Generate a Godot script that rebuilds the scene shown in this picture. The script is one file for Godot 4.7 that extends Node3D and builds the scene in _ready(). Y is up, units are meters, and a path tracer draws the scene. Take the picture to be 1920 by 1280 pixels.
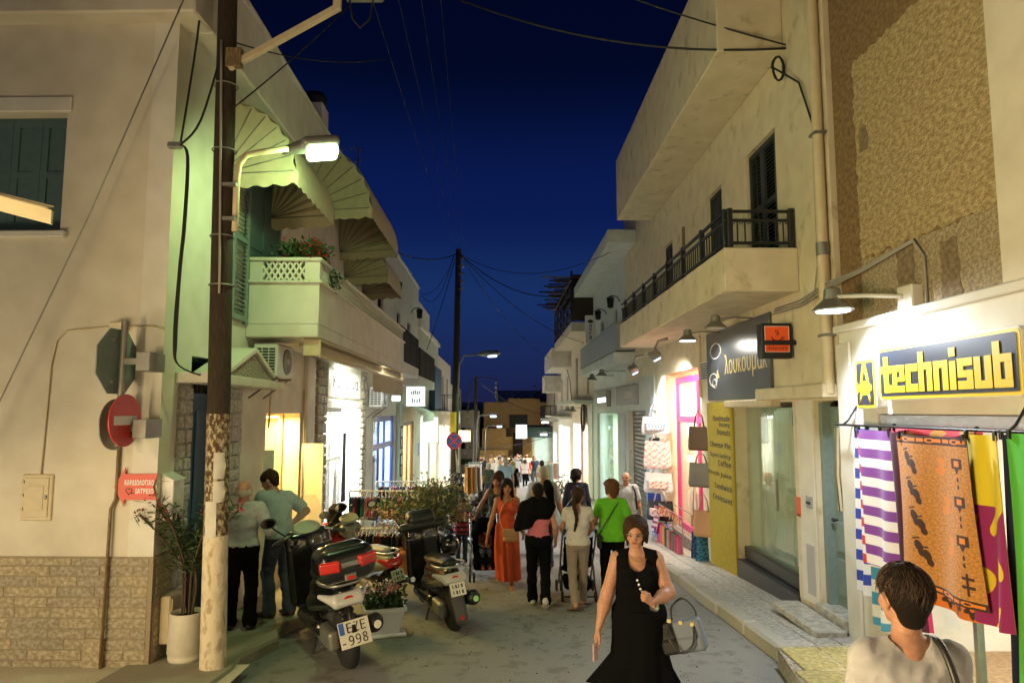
extends Node3D
# The street runs along -z, its left house fronts at x = LX, its right ones at x = RX. RD is the fall of the road per metre.
const LX := -3.41
const RX := 3.8
const RD := 0.055
var M := {}
var LF := Transform3D(Basis(Vector3(-0.007, 0, -1).normalized(), Vector3.UP, Vector3(1, 0, -0.007).normalized()), Vector3(LX + 0.048, 0, 0))
var RF := Transform3D(Basis(Vector3(0, 0, -1), Vector3.UP, Vector3.LEFT), Vector3(RX, 0, 0))
var rng := RandomNumberGenerator.new()

func lin(r: float, g: float, b: float) -> Color:
	return Color(r, g, b).linear_to_srgb()

func road_y(z: float) -> float:
	return RD * minf(z, 0.0)

# ---------------------------------------------------------------- shapes
class G:
	var st := SurfaceTool.new()
	var xf := Transform3D()
	var flip := false
	var col := Color.WHITE
	func _init(t := Transform3D()):
		st.begin(Mesh.PRIMITIVE_TRIANGLES)
		st.set_smooth_group(-1)
		xf = t
		flip = t.basis.determinant() < 0
	func smooth(on := true) -> G:
		st.set_smooth_group(1 if on else -1)
		return self
	func tri(a: Vector3, b: Vector3, c: Vector3):
		var p = [xf * a, xf * b, xf * c] if flip else [xf * a, xf * c, xf * b]
		for v in p:
			st.set_color(col)
			st.add_vertex(v)
	func triuv(a: Vector3, b: Vector3, c: Vector3, ua: Vector2, ub: Vector2, uc: Vector2):
		for q in ([[a, ua], [b, ub], [c, uc]] if flip else [[a, ua], [c, uc], [b, ub]]):
			st.set_color(col)
			st.set_uv(q[1])
			st.add_vertex(xf * q[0])
	func quad(a: Vector3, b: Vector3, c: Vector3, d: Vector3):
		tri(a, b, c)
		tri(a, c, d)
	func quaduv(a: Vector3, b: Vector3, c: Vector3, d: Vector3):
		triuv(a, b, c, Vector2(0, 1), Vector2(1, 1), Vector2(1, 0))
		triuv(a, c, d, Vector2(0, 1), Vector2(1, 0), Vector2(0, 0))
	func box(c: Vector3, s: Vector3, bv := 0.0, bs := Basis()) -> G:
		var h := s / 2
		if bv <= 0.0:
			var p = []
			for i in 8:
				p.append(c + bs * Vector3(h.x if i & 1 else -h.x, h.y if i & 2 else -h.y, h.z if i & 4 else -h.z))
			quad(p[4], p[5], p[7], p[6])
			quad(p[1], p[0], p[2], p[3])
			quad(p[5], p[1], p[3], p[7])
			quad(p[0], p[4], p[6], p[2])
			quad(p[6], p[7], p[3], p[2])
			quad(p[0], p[1], p[5], p[4])
			return self
		bv = minf(bv, minf(h.x, minf(h.y, h.z)) * 0.95)
		var f := func(sx, sy, sz, k):
			return c + bs * Vector3(sx * (h.x - (0.0 if k == 0 else bv)), sy * (h.y - (0.0 if k == 1 else bv)), sz * (h.z - (0.0 if k == 2 else bv)))
		for s1 in [-1, 1]:
			for k in 3:
				var q = []
				for uv in [[-1, -1], [1, -1], [1, 1], [-1, 1]]:
					var e = [0, 0, 0]
					e[k] = s1
					e[(k + 1) % 3] = uv[0]
					e[(k + 2) % 3] = uv[1]
					q.append(f.call(e[0], e[1], e[2], k))
				if s1 > 0: quad(q[0], q[1], q[2], q[3])
				else: quad(q[3], q[2], q[1], q[0])
		for k in 3:
			var i := (k + 1) % 3
			var j := (k + 2) % 3
			for a in [-1, 1]:
				for b in [-1, 1]:
					var e0 = [0, 0, 0]
					e0[i] = a
					e0[j] = b
					var e1 = e0.duplicate()
					e0[k] = -1
					e1[k] = 1
					var p0 = f.call(e0[0], e0[1], e0[2], i)
					var p1 = f.call(e1[0], e1[1], e1[2], i)
					var p2 = f.call(e1[0], e1[1], e1[2], j)
					var p3 = f.call(e0[0], e0[1], e0[2], j)
					if a * b > 0: quad(p3, p2, p1, p0)
					else: quad(p0, p1, p2, p3)
		for sx in [-1, 1]:
			for sy in [-1, 1]:
				for sz in [-1, 1]:
					var a = f.call(sx, sy, sz, 0)
					var b = f.call(sx, sy, sz, 1)
					var d = f.call(sx, sy, sz, 2)
					if sx * sy * sz > 0: tri(a, b, d)
					else: tri(a, d, b)
		return self
	func b2(x0: float, x1: float, y0: float, y1: float, z0: float, z1: float, bv := 0.0) -> G:
		return box(Vector3(x0 + x1, y0 + y1, z0 + z1) / 2, Vector3(absf(x1 - x0), absf(y1 - y0), absf(z1 - z0)), bv)
	func ring(c: Vector3, u: Vector3, v: Vector3, ru: float, rv: float, n: int) -> PackedVector3Array:
		var r := PackedVector3Array()
		for i in n:
			var a := TAU * i / n
			r.append(c + u * cos(a) * ru + v * sin(a) * rv)
		return r
	func join(a: PackedVector3Array, b: PackedVector3Array):
		var n := a.size()
		for i in n:
			var k := (i + 1) % n
			quad(a[i], a[k], b[k], b[i])
	func fan(a: PackedVector3Array, up: bool):
		var c := Vector3.ZERO
		for p in a: c += p / a.size()
		for i in a.size():
			var k := (i + 1) % a.size()
			if up: tri(c, a[i], a[k])
			else: tri(c, a[k], a[i])
	func frame(d: Vector3) -> Array:
		var u := d.cross(Vector3.UP if absf(d.normalized().y) < 0.95 else Vector3.RIGHT).normalized()
		return [u, d.normalized().cross(u).normalized()]
	func cyl(a: Vector3, b: Vector3, ra: float, rb := -1.0, n := 12, caps := true) -> G:
		if rb < 0: rb = ra
		var f := frame(b - a)
		var r0 := ring(a, f[0], f[1], ra, ra, n)
		var r1 := ring(b, f[0], f[1], rb, rb, n)
		st.set_smooth_group(1)
		join(r0, r1)
		st.set_smooth_group(-1)
		if caps:
			fan(r0, false)
			fan(r1, true)
		return self
	func curve(p: Array, r: float, n := 6) -> G:
		var q := []
		for i in p.size() - 1:
			var a: Vector3 = p[maxi(i - 1, 0)]
			var d: Vector3 = p[mini(i + 2, p.size() - 1)]
			for k in 5: q.append(p[i].cubic_interpolate(p[i + 1], a, d, k / 5.0))
		q.append(p[-1])
		return tube(q, r, n)
	func tube(pts: Array, r: float, n := 6, r1 := -1.0) -> G:
		st.set_smooth_group(1)
		var last := PackedVector3Array()
		var u := Vector3.ZERO
		for i in pts.size():
			var d: Vector3 = (pts[mini(i + 1, pts.size() - 1)] - pts[maxi(i - 1, 0)]).normalized()
			if i == 0: u = frame(d)[0]
			else: u = (u - d * u.dot(d)).normalized()
			var rr := r if r1 < 0 else lerpf(r, r1, float(i) / (pts.size() - 1))
			var rg := ring(pts[i], u, d.cross(u), rr, rr, n)
			if i > 0: join(last, rg)
			else: fan(rg, false)
			last = rg
		fan(last, true)
		st.set_smooth_group(-1)
		return self
	func lathe(c: Vector3, prof: Array, n := 16, ax := Vector3.UP, sx := 1.0, sz := 1.0) -> G:
		var f := frame(ax)
		var u: Vector3 = f[0]
		var v: Vector3 = f[1]
		var last := PackedVector3Array()
		for i in prof.size():
			var rg := ring(c + ax * prof[i].y, u, v, maxf(prof[i].x, 0.0005) * sx, maxf(prof[i].x, 0.0005) * sz, n)
			if i > 0: join(last, rg)
			else: fan(rg, false)
			last = rg
		fan(last, true)
		return self
	func prism(poly: Array, d: Vector3) -> G:
		var pl := PackedVector3Array(poly)
		var n := d.normalized()
		var u := (pl[1] - pl[0]).normalized()
		var v := n.cross(u)
		var p2 := PackedVector2Array()
		for p in pl: p2.append(Vector2(p.dot(u), p.dot(v)))
		if not Geometry2D.is_polygon_clockwise(p2): pass
		else:
			pl.reverse()
			p2.reverse()
		var t := Geometry2D.triangulate_polygon(p2)
		for i in range(0, t.size(), 3):
			var a := t[i]
			var b := t[i + 1]
			var c := t[i + 2]
			if (p2[b] - p2[a]).cross(p2[c] - p2[a]) < 0:
				var s := b
				b = c
				c = s
			tri(pl[a] + d, pl[b] + d, pl[c] + d)
			tri(pl[c], pl[b], pl[a])
		for i in pl.size():
			var k := (i + 1) % pl.size()
			quad(pl[i], pl[k], pl[k] + d, pl[i] + d)
		return self
	func sheet(rows: Array, th := 0.0, uv := false) -> G:
		st.set_smooth_group(1)
		var h := rows.size()
		var w: int = rows[0].size()
		for i in h - 1:
			for j in w - 1:
				var a: Vector3 = rows[i][j]
				var b: Vector3 = rows[i][j + 1]
				var c: Vector3 = rows[i + 1][j + 1]
				var d: Vector3 = rows[i + 1][j]
				if uv:
					var q := func(r, s): return Vector2(float(s) / (w - 1), 1.0 - float(r) / (h - 1))
					triuv(a, b, c, q.call(i, j), q.call(i, j + 1), q.call(i + 1, j + 1))
					triuv(a, c, d, q.call(i, j), q.call(i + 1, j + 1), q.call(i + 1, j))
				else: quad(a, b, c, d)
		if th > 0.0:
			st.set_smooth_group(2)
			var n: Vector3 = (rows[0][w - 1] - rows[0][0]).cross(rows[h - 1][0] - rows[0][0]).normalized() * th
			for i in h - 1:
				for j in w - 1: quad(rows[i][j + 1] - n, rows[i][j] - n, rows[i + 1][j] - n, rows[i + 1][j + 1] - n)
			st.set_smooth_group(-1)
			for j in w - 1:
				quad(rows[0][j] - n, rows[0][j + 1] - n, rows[0][j + 1], rows[0][j])
				quad(rows[h - 1][j], rows[h - 1][j + 1], rows[h - 1][j + 1] - n, rows[h - 1][j] - n)
			for i in h - 1:
				quad(rows[i][0], rows[i + 1][0], rows[i + 1][0] - n, rows[i][0] - n)
				quad(rows[i][w - 1] - n, rows[i + 1][w - 1] - n, rows[i + 1][w - 1], rows[i][w - 1])
		st.set_smooth_group(-1)
		return self
	func wall(us: Array, vs: Array, open: Callable, th: float) -> G:
		var nu := us.size() - 1
		var nv := vs.size() - 1
		var solid := func(i, j): return i >= 0 and j >= 0 and i < nu and j < nv and not open.call(i, j)
		for i in nu:
			for j in nv:
				if not solid.call(i, j): continue
				var a := Vector3(us[i], vs[j], 0)
				var b := Vector3(us[i + 1], vs[j], 0)
				var c := Vector3(us[i + 1], vs[j + 1], 0)
				var d := Vector3(us[i], vs[j + 1], 0)
				var k := Vector3(0, 0, -th)
				quad(a, b, c, d)
				quad(b + k, a + k, d + k, c + k)
				if not solid.call(i, j - 1): quad(a + k, b + k, b, a)
				if not solid.call(i, j + 1): quad(d, c, c + k, d + k)
				if not solid.call(i - 1, j): quad(a + k, a, d, d + k)
				if not solid.call(i + 1, j): quad(b, b + k, c + k, c)
		return self
	func mesh() -> ArrayMesh:
		st.generate_normals()
		return st.commit()

func V(x: float, y: float, z: float) -> Vector3: return Vector3(x, y, z)

func wall_with(g: G, u0: float, u1: float, v0: float, v1: float, holes: Array, th: float):
	var us := [u0, u1]
	var vs := [v0, v1]
	for h in holes:
		for k in 2:
			if h[k] > u0 and h[k] < u1 and not us.has(h[k]): us.append(h[k])
			if h[k + 2] > v0 and h[k + 2] < v1 and not vs.has(h[k + 2]): vs.append(h[k + 2])
	us.sort()
	vs.sort()
	g.wall(us, vs, func(i, j):
		var cu = (us[i] + us[i + 1]) / 2
		var cv = (vs[j] + vs[j + 1]) / 2
		for h in holes:
			if cu > h[0] and cu < h[1] and cv > h[2] and cv < h[3]: return true
		return false, th)

# ---------------------------------------------------------------- things and parts
func tag(o: Node3D, label: String, category := "", group := "", kind := "") -> Node3D:
	if label: o.set_meta("label", label)
	if category: o.set_meta("category", category)
	if group: o.set_meta("group", group)
	if kind: o.set_meta("kind", kind)
	return o

func thing(called: String, label: String, category: String, at := Vector3.ZERO, turn := 0.0, group := "") -> Node3D:
	var o := Node3D.new()
	o.name = called
	add_child(o, true)
	o.position = at
	o.rotation.y = turn
	tag(o, label, category, group)
	return o

func put(called: String, m: Mesh, mat: Material, parent: Node3D = self, at := Vector3.ZERO, b := Basis()) -> MeshInstance3D:
	var o := MeshInstance3D.new()
	o.name = called
	o.mesh = m
	o.material_override = mat
	o.transform = Transform3D(b, at)
	parent.add_child(o, true)
	return o

func wput(called: String, g: G, mat: Material, parent: Node3D = self) -> MeshInstance3D:
	var p := Vector3.ZERO
	var n: Node = parent
	while n != self:
		p += n.position
		n = n.get_parent()
	return put(called, g.mesh(), mat, parent, -p)

func copy(o: Node3D, at: Vector3, turn: float, label: String) -> Node3D:
	var c: Node3D = o.duplicate()
	c.name = o.name
	add_child(c, true)
	c.position = at
	c.rotation.y = turn
	c.set_meta("label", label)
	return c

func structure(called: String, g: G, mat: Material) -> MeshInstance3D:
	var o := wput(called, g, mat)
	o.set_meta("kind", "structure")
	return o

func lettering(text: String, h: float, mat: Material, parent: Node3D, xf: Transform3D, bold := true, depth := 0.004, face := "Droid Sans", width := 0.0, called := "lettering") -> MeshInstance3D:
	var t := TextMesh.new()
	var f := SystemFont.new()
	f.font_names = PackedStringArray([face])
	f.font_weight = 700 if bold else 400
	t.font = f
	t.text = text
	t.font_size = 64
	t.pixel_size = 0.01
	t.depth = depth
	t.curve_step = 2.0
	var box := t.get_aabb()
	var k := h / box.size.y
	var kx := k if width <= 0 else width / box.size.x
	var o := MeshInstance3D.new()
	o.name = called
	t.depth = depth
	o.mesh = t
	o.material_override = mat
	var c := box.get_center()
	o.transform = xf * Transform3D(Basis.from_scale(V(kx, k, 1)), V(-c.x * kx, -c.y * k, 0))
	parent.add_child(o, true)
	return o

func spot(at: Vector3, to: Vector3, e: float, c: Color, angle := 60.0, size := 0.06):
	var l := SpotLight3D.new()
	l.name = "spot_lamp"
	l.light_energy = e
	l.light_color = c
	l.spot_angle = angle
	l.spot_angle_attenuation = 0.6
	l.spot_range = 40.0
	l.spot_attenuation = 2.0
	l.light_size = size
	l.shadow_enabled = true
	add_child(l, true)
	l.look_at_from_position(at, to, Vector3.UP if absf((to - at).normalized().y) < 0.98 else Vector3.RIGHT)

func omni(at: Vector3, e: float, c: Color, size := 0.05):
	var l := OmniLight3D.new()
	l.name = "bulb_lamp"
	l.light_energy = e
	l.light_color = c
	l.omni_range = 40.0
	l.omni_attenuation = 2.0
	l.light_size = size
	l.shadow_enabled = true
	l.position = at
	add_child(l, true)

func area(at: Vector3, to: Vector3, size: Vector2, e: float, c: Color):
	var l := AreaLight3D.new()
	l.name = "panel_lamp"
	l.area_size = size
	l.light_energy = e
	l.light_color = c
	l.area_range = 40.0
	l.shadow_enabled = true
	add_child(l, true)
	l.look_at_from_position(at, to, Vector3.UP if absf((to - at).normalized().y) < 0.98 else Vector3.RIGHT)

# ---------------------------------------------------------------- materials
func noise_tex(freq: float, oct: int, lo: Color, hi: Color, sd: int, size := 512, kind := FastNoiseLite.TYPE_SIMPLEX_SMOOTH, mid := -1.0) -> NoiseTexture2D:
	var n := FastNoiseLite.new()
	n.noise_type = kind
	n.frequency = freq
	n.fractal_octaves = oct
	n.seed = sd
	var t := NoiseTexture2D.new()
	t.width = size
	t.height = size
	t.seamless = true
	t.noise = n
	var g := Gradient.new()
	g.set_color(0, lo)
	g.set_color(1, hi)
	if mid > 0:
		g.set_offset(0, mid - 0.12)
		g.set_offset(1, mid + 0.12)
	t.color_ramp = g
	return t

func mat(called: String, c: Color, rough := 0.8, o := {}) -> StandardMaterial3D:
	var m := StandardMaterial3D.new()
	m.resource_name = called
	m.albedo_color = c
	m.roughness = rough
	m.metallic = o.get("metal", 0.0)
	m.metallic_specular = o.get("spec", 0.5)
	if o.has("tex"):
		m.albedo_texture = o.tex
	if o.has("bump"):
		m.heightmap_enabled = true
		m.heightmap_texture = o.bump
		m.heightmap_scale = o.get("height", 0.3)
	if o.has("tex") or o.has("bump"):
		if not o.get("uv", false):
			m.uv1_triplanar = true
			m.uv1_world_triplanar = o.get("world", true)
		m.uv1_scale = o.get("scale", Vector3.ONE)
	if o.get("vc", false):
		m.vertex_color_use_as_albedo = true
	if o.has("emit"):
		m.emission_enabled = true
		m.emission = o.emit
		m.emission_energy_multiplier = o.get("power", 1.0)
	if o.has("coat"):
		m.clearcoat_enabled = true
		m.clearcoat = o.coat
		m.clearcoat_roughness = 0.1
	if o.has("alpha"):
		m.transparency = BaseMaterial3D.TRANSPARENCY_ALPHA
		m.albedo_color.a = o.alpha
	if o.has("back"):
		m.backlight_enabled = true
		m.backlight = o.back
	if o.has("rim"):
		m.rim_enabled = true
		m.rim = o.rim
		m.rim_tint = 0.5
	if o.has("sss"):
		m.subsurf_scatter_enabled = true
		m.subsurf_scatter_strength = o.sss
	M[called] = m
	return m

func cloth(called: String, c: Color) -> StandardMaterial3D:
	if M.has(called): return M[called]
	return mat(called, c, 0.9, {"bump": M.t_weave, "height": 0.08, "scale": V(5, 5, 5), "world": false, "rim": 0.3, "tex": M.t_cloth})

# ---------------------------------------------------------------- soft shapes meshed as surface nets
class Field:
	var lo: Vector3
	var cell: float
	var nx: int
	var ny: int
	var nz: int
	var k: float
	var acc := PackedFloat32Array()
	var cuts := []    
	var wrinkle := 0.0
	var fold: FastNoiseLite
	var bites := []   
	func _init(a: Vector3, b: Vector3, c: float, kk: float):
		lo = a
		cell = c
		k = kk
		nx = int(ceil((b.x - a.x) / c)) + 1
		ny = int(ceil((b.y - a.y) / c)) + 1
		nz = int(ceil((b.z - a.z) / c)) + 1
		acc.resize(nx * ny * nz)
	func bone(a: Vector3, b: Vector3, ra: float, rb := -1.0, ax := Vector3.ZERO, s := 1.0) -> Field:
		if rb < 0.0: rb = ra
		var m := maxf(ra, rb) + 2.5 / k
		var l0 := ((a.min(b) - Vector3(m, m, m) - lo) / cell).floor()
		var l1 := ((a.max(b) + Vector3(m, m, m) - lo) / cell).ceil()
		var i0 := maxi(0, int(l0.x))
		var i1 := mini(nx - 1, int(l1.x))
		var j0 := maxi(0, int(l0.y))
		var j1 := mini(ny - 1, int(l1.y))
		var k0 := maxi(0, int(l0.z))
		var k1 := mini(nz - 1, int(l1.z))
		var ab := b - a
		var sq := s != 1.0
		var s1 := s - 1.0
		if sq: ab += ax * (ax.dot(ab) * s1)
		var inv := 1.0 / maxf(ab.length_squared(), 1e-9)
		var dr := rb - ra
		var lim := 2.5 / k
		for z in range(k0, k1 + 1):
			for y in range(j0, j1 + 1):
				var row := (z * ny + y) * nx
				var p := Vector3(lo.x + i0 * cell, lo.y + y * cell, lo.z + z * cell) - a
				for x in range(i0, i1 + 1):
					var q := p
					if sq: q += ax * (ax.dot(p) * s1)
					var t := clampf(q.dot(ab) * inv, 0.0, 1.0)
					var d := (q - ab * t).length() - ra - dr * t
					if d < lim: acc[row + x] += exp(-k * d)
					p.x += cell
		return self
	func rbox(c: Vector3, h: Vector3, r: float, bs := Basis()) -> Field:
		var ext := (bs.x * h.x).abs() + (bs.y * h.y).abs() + (bs.z * h.z).abs() + Vector3.ONE * (2.5 / k)
		var l0 := ((c - ext - lo) / cell).floor()
		var l1 := ((c + ext - lo) / cell).ceil()
		var inv := bs.transposed()
		var hh := h - Vector3(r, r, r)
		for z in range(maxi(0, int(l0.z)), mini(nz - 1, int(l1.z)) + 1):
			for y in range(maxi(0, int(l0.y)), mini(ny - 1, int(l1.y)) + 1):
				for x in range(maxi(0, int(l0.x)), mini(nx - 1, int(l1.x)) + 1):
					var q := (inv * (lo + Vector3(x, y, z) * cell - c)).abs() - hh
					var d := q.max(Vector3.ZERO).length() + minf(maxf(q.x, maxf(q.y, q.z)), 0.0) - r
					if d < 2.5 / k: acc[(z * ny + y) * nx + x] += exp(-k * d)
		return self
	func cut(n: Vector3, off: float) -> Field:
		cuts.append([n, off])
		return self
	func bite(c: Vector3, r: Vector3) -> Field:
		bites.append([c, r])
		return self
	func mesh(paint = null) -> ArrayMesh:
		var n := acc.size()
		var d := PackedFloat32Array()
		d.resize(n)
		d.fill(0.1)
		var ik := 1.0 / k
		var special := cuts.size() + bites.size() > 0 or wrinkle > 0.0
		if wrinkle > 0.0:
			fold = FastNoiseLite.new()
			fold.seed = n % 1000
			fold.frequency = 1.0
			fold.fractal_octaves = 2
		for i in n:
			var a := acc[i]
			if a > 0.05:
				var v := -log(a) * ik
				if special:
					var p := lo + Vector3(i % nx, (i / nx) % ny, i / (nx * ny)) * cell
					if wrinkle > 0.0 and absf(v) < 0.04: v += wrinkle * (absf(fold.get_noise_3d(p.x * 7.0 + p.y * 4.0, p.y * 5.5 - p.x * 2.0, p.z * 7.0)) * 1.7 - 0.75)
					for c in cuts: v = maxf(v, p.dot(c[0]) - c[1])
					for b in bites:
						var e: Vector3 = (p - b[0]) / b[1]
						v = maxf(v, (1.0 - e.length()) * minf(b[1].x, minf(b[1].y, b[1].z)))
				d[i] = clampf(v, -0.1, 0.1)
		var sy := nx
		var sz := nx * ny
		var ids := PackedInt32Array()
		ids.resize(n)
		ids.fill(-1)
		var vs := PackedVector3Array()
		var ns := PackedVector3Array()
		var offs := [0, 1, sy, sy + 1, sz, sz + 1, sz + sy, sz + sy + 1]
		var ea := [0, 2, 4, 6, 0, 1, 4, 5, 0, 1, 2, 3]
		var eb := [1, 3, 5, 7, 2, 3, 6, 7, 4, 5, 6, 7]
		for z in nz - 1:
			for y in ny - 1:
				var row := z * sz + y * sy
				for x in nx - 1:
					var i := row + x
					var c0 := d[i]
					if c0 >= 0.1 and d[i + 1 + sy + sz] >= 0.1: continue
					var c1 := d[i + 1]
					var c2 := d[i + sy]
					var c3 := d[i + sy + 1]
					var c4 := d[i + sz]
					var c5 := d[i + sz + 1]
					var c6 := d[i + sz + sy]
					var c7 := d[i + sz + sy + 1]
					if c0 < 0.0:
						if c1 < 0.0 and c2 < 0.0 and c3 < 0.0 and c4 < 0.0 and c5 < 0.0 and c6 < 0.0 and c7 < 0.0: continue
					elif c1 >= 0.0 and c2 >= 0.0 and c3 >= 0.0 and c4 >= 0.0 and c5 >= 0.0 and c6 >= 0.0 and c7 >= 0.0: continue
					var cs := [c0, c1, c2, c3, c4, c5, c6, c7]
					var sum := Vector3.ZERO
					var cnt := 0
					for e in 12:
						var a: int = ea[e]
						var b: int = eb[e]
						var va: float = cs[a]
						var vb: float = cs[b]
						if (va < 0.0) != (vb < 0.0):
							var t := va / (va - vb)
							var p := Vector3(a & 1, (a >> 1) & 1, a >> 2)
							sum += p + (Vector3(b & 1, (b >> 1) & 1, b >> 2) - p) * t
							cnt += 1
					ids[i] = vs.size()
					vs.append(lo + (Vector3(x, y, z) + sum / cnt) * cell)
					ns.append(Vector3(c1 + c3 + c5 + c7 - c0 - c2 - c4 - c6, c2 + c3 + c6 + c7 - c0 - c1 - c4 - c5, c4 + c5 + c6 + c7 - c0 - c1 - c2 - c3).normalized())
		var ix := PackedInt32Array()
		for z in range(1, nz - 1):
			for y in range(1, ny - 1):
				for x in range(1, nx - 1):
					var i := z * sz + y * sy + x
					if ids[i] < 0: continue
					var s := d[i] < 0.0
					for ax in 3:
						var st: int = [1, sy, sz][ax]
						if (d[i + st] < 0.0) == s: continue
						var u: int = [sy, sz, 1][ax]
						var v: int = [sz, 1, sy][ax]
						var q0 := ids[i]
						var q1 := ids[i - u]
						var q2 := ids[i - u - v]
						var q3 := ids[i - v]
						if q0 < 0 or q1 < 0 or q2 < 0 or q3 < 0: continue
						if s:
							ix.append_array(PackedInt32Array([q0, q2, q1, q0, q3, q2]))
						else:
							ix.append_array(PackedInt32Array([q0, q1, q2, q0, q2, q3]))
		var ar := []
		ar.resize(Mesh.ARRAY_MAX)
		ar[Mesh.ARRAY_VERTEX] = vs
		ar[Mesh.ARRAY_NORMAL] = ns
		if paint != null:
			var cl := PackedColorArray()
			for i in vs.size(): cl.append(paint.call(vs[i], ns[i]))
			ar[Mesh.ARRAY_COLOR] = cl
		ar[Mesh.ARRAY_INDEX] = ix
		var m := ArrayMesh.new()
		if vs.size() > 0: m.add_surface_from_arrays(Mesh.PRIMITIVE_TRIANGLES, ar)
		return m

# ---------------------------------------------------------------- people
var P := {}

func hand_shape(side: float, curl: float, spread := 0.0) -> ArrayMesh:
	var f := Field.new(V(-0.09, -0.2, -0.065), V(0.09, 0.03, 0.085), 0.0035, 330.0)
	var px := -side
	f.bone(V(0, 0.03, 0), V(0, -0.012, 0.0), 0.025, 0.025, Vector3.RIGHT, 1.35)
	var zs := [0.031, 0.011, -0.009, -0.027]
	var ln := [0.072, 0.081, 0.075, 0.058]
	for i in 4:
		var kn := V(0, -0.088 + 0.006 * absf(i - 1.2), zs[i])
		f.bone(V(0, -0.012, zs[i] * 0.55), kn, 0.0135, 0.0115)
		var p := kn
		var a := curl * (1.0 + 0.12 * i)
		for s in 3:
			var l: float = ln[i] * [0.46, 0.3, 0.24][s]
			var q := p + V(px * sin(a), -cos(a), 0) * l + V(0, 0, (1.5 - i) * spread * l)
			f.bone(p, q, 0.0095 - 0.0008 * s - (0.001 if i == 3 else 0.0), 0.0087 - 0.0008 * s - (0.001 if i == 3 else 0.0))
			p = q
			a += curl * 1.1
	f.bone(V(px * 0.004, -0.022, 0.022), V(px * 0.014, -0.055, 0.047), 0.0155, 0.012)
	f.bone(V(px * 0.014, -0.055, 0.047), V(px * (0.02 + 0.012 * curl), -0.088, 0.054 - 0.012 * curl), 0.0112, 0.0095)
	f.bone(V(px * (0.02 + 0.012 * curl), -0.088, 0.054 - 0.012 * curl), V(px * (0.026 + 0.02 * curl), -0.112, 0.05 - 0.02 * curl), 0.0095, 0.0078)
	return f.mesh(func(_p, _n): return Color.WHITE)

func head_shape(kind: String, cell := 0.004) -> ArrayMesh:
	var f := Field.new(V(-0.115, -0.05, -0.13), V(0.115, 0.235, 0.145), cell, 170.0)
	var w := 1.0 if kind != "child" else 1.05
	f.bone(V(0, 0.128, -0.03), V(0, 0.13, 0.022), 0.081 * w, 0.077 * w, Vector3.RIGHT, 1.08)
	f.bone(V(0, -0.05, -0.008), V(0, 0.06, -0.015), 0.046, 0.05)
	f.bone(V(0, 0.1, 0.04), V(0, 0.045, 0.048), 0.054, 0.04, Vector3.RIGHT, 0.96)
	for s in [-1, 1]:
		f.bone(V(s * 0.05, 0.05, 0.0), V(s * 0.018, 0.014, 0.062), 0.021, 0.017)
		f.bone(V(s * 0.038, 0.072, 0.058), V(s * 0.03, 0.055, 0.06), 0.026, 0.02)
		f.bone(V(s * 0.01, 0.122, 0.083), V(s * 0.045, 0.12, 0.068), 0.011, 0.009)
		f.bone(V(s * 0.078, 0.105, -0.012), V(s * 0.075, 0.07, -0.002), 0.021, 0.014, V(0.85, 0, -0.5 * s).normalized() * V(1, 1, s).abs(), 2.6)
		f.bone(V(s * 0.011, 0.07, 0.094), V(s * 0.009, 0.068, 0.09), 0.0085)
	f.bone(V(0, 0.118, 0.086), V(0, 0.078, 0.104), 0.0075, 0.011)
	f.bone(V(0, 0.016, 0.068), V(0, 0.018, 0.064), 0.019, 0.02)
	f.bone(V(-0.016, 0.0475, 0.079), V(0.016, 0.0475, 0.079), 0.0085, 0.0085, Vector3.UP, 1.4)
	f.bone(V(-0.014, 0.038, 0.078), V(0.014, 0.038, 0.078), 0.0088, 0.0088, Vector3.UP, 1.3)
	for s in [-1, 1]: f.bite(V(s * 0.033, 0.101, 0.098), V(0.017, 0.011, 0.017))
	var lip := Color(0.72, 0.42, 0.4) if kind == "woman" else Color(0.85, 0.62, 0.58)
	return f.mesh(func(p, _n):
		if p.z > 0.05:
			var dl := Vector2(p.x / 0.025, (p.y - 0.043) / 0.0105).length()
			if dl < 1.0: return lip if absf(p.y - 0.043) > 0.0022 else Color(0.3, 0.14, 0.12)
			for s in [-1, 1]:
				var e := Vector2((p.x - s * 0.033) / 0.0145, (p.y - 0.101) / 0.0062).length()
				if e < 1.0: return Color(0.05, 0.03, 0.02) if absf(p.x - s * 0.033) < 0.0065 else Color(0.85, 0.85, 0.85)
				if e < 1.35 and p.y > 0.1: return Color(0.28, 0.16, 0.12)
				var b := Vector2((p.x - s * 0.035) / 0.024, (p.y - 0.123 + absf(p.x - s * 0.03) * 0.15) / 0.0055).length()
				if b < 1.0: return Color(0.2, 0.11, 0.07)
		return Color.WHITE)

func shoe_shape() -> ArrayMesh:
	var f := Field.new(V(-0.07, -0.12, -0.11), V(0.07, 0.06, 0.23), 0.007, 110.0)
	f.bone(V(0, -0.045, -0.045), V(0, -0.055, 0.09), 0.038, 0.04)
	f.bone(V(0, -0.062, 0.07), V(0.0, -0.066, 0.155), 0.042, 0.034, Vector3.UP, 1.35)
	f.bone(V(0, -0.02, -0.02), V(0, 0.02, -0.02), 0.042, 0.04)
	f.cut(Vector3.DOWN, 0.09).cut(Vector3.UP, 0.02)
	return f.mesh(func(p, _n): return Color(1.6, 1.6, 1.6) if p.y < -0.074 else Color.WHITE)

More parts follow.
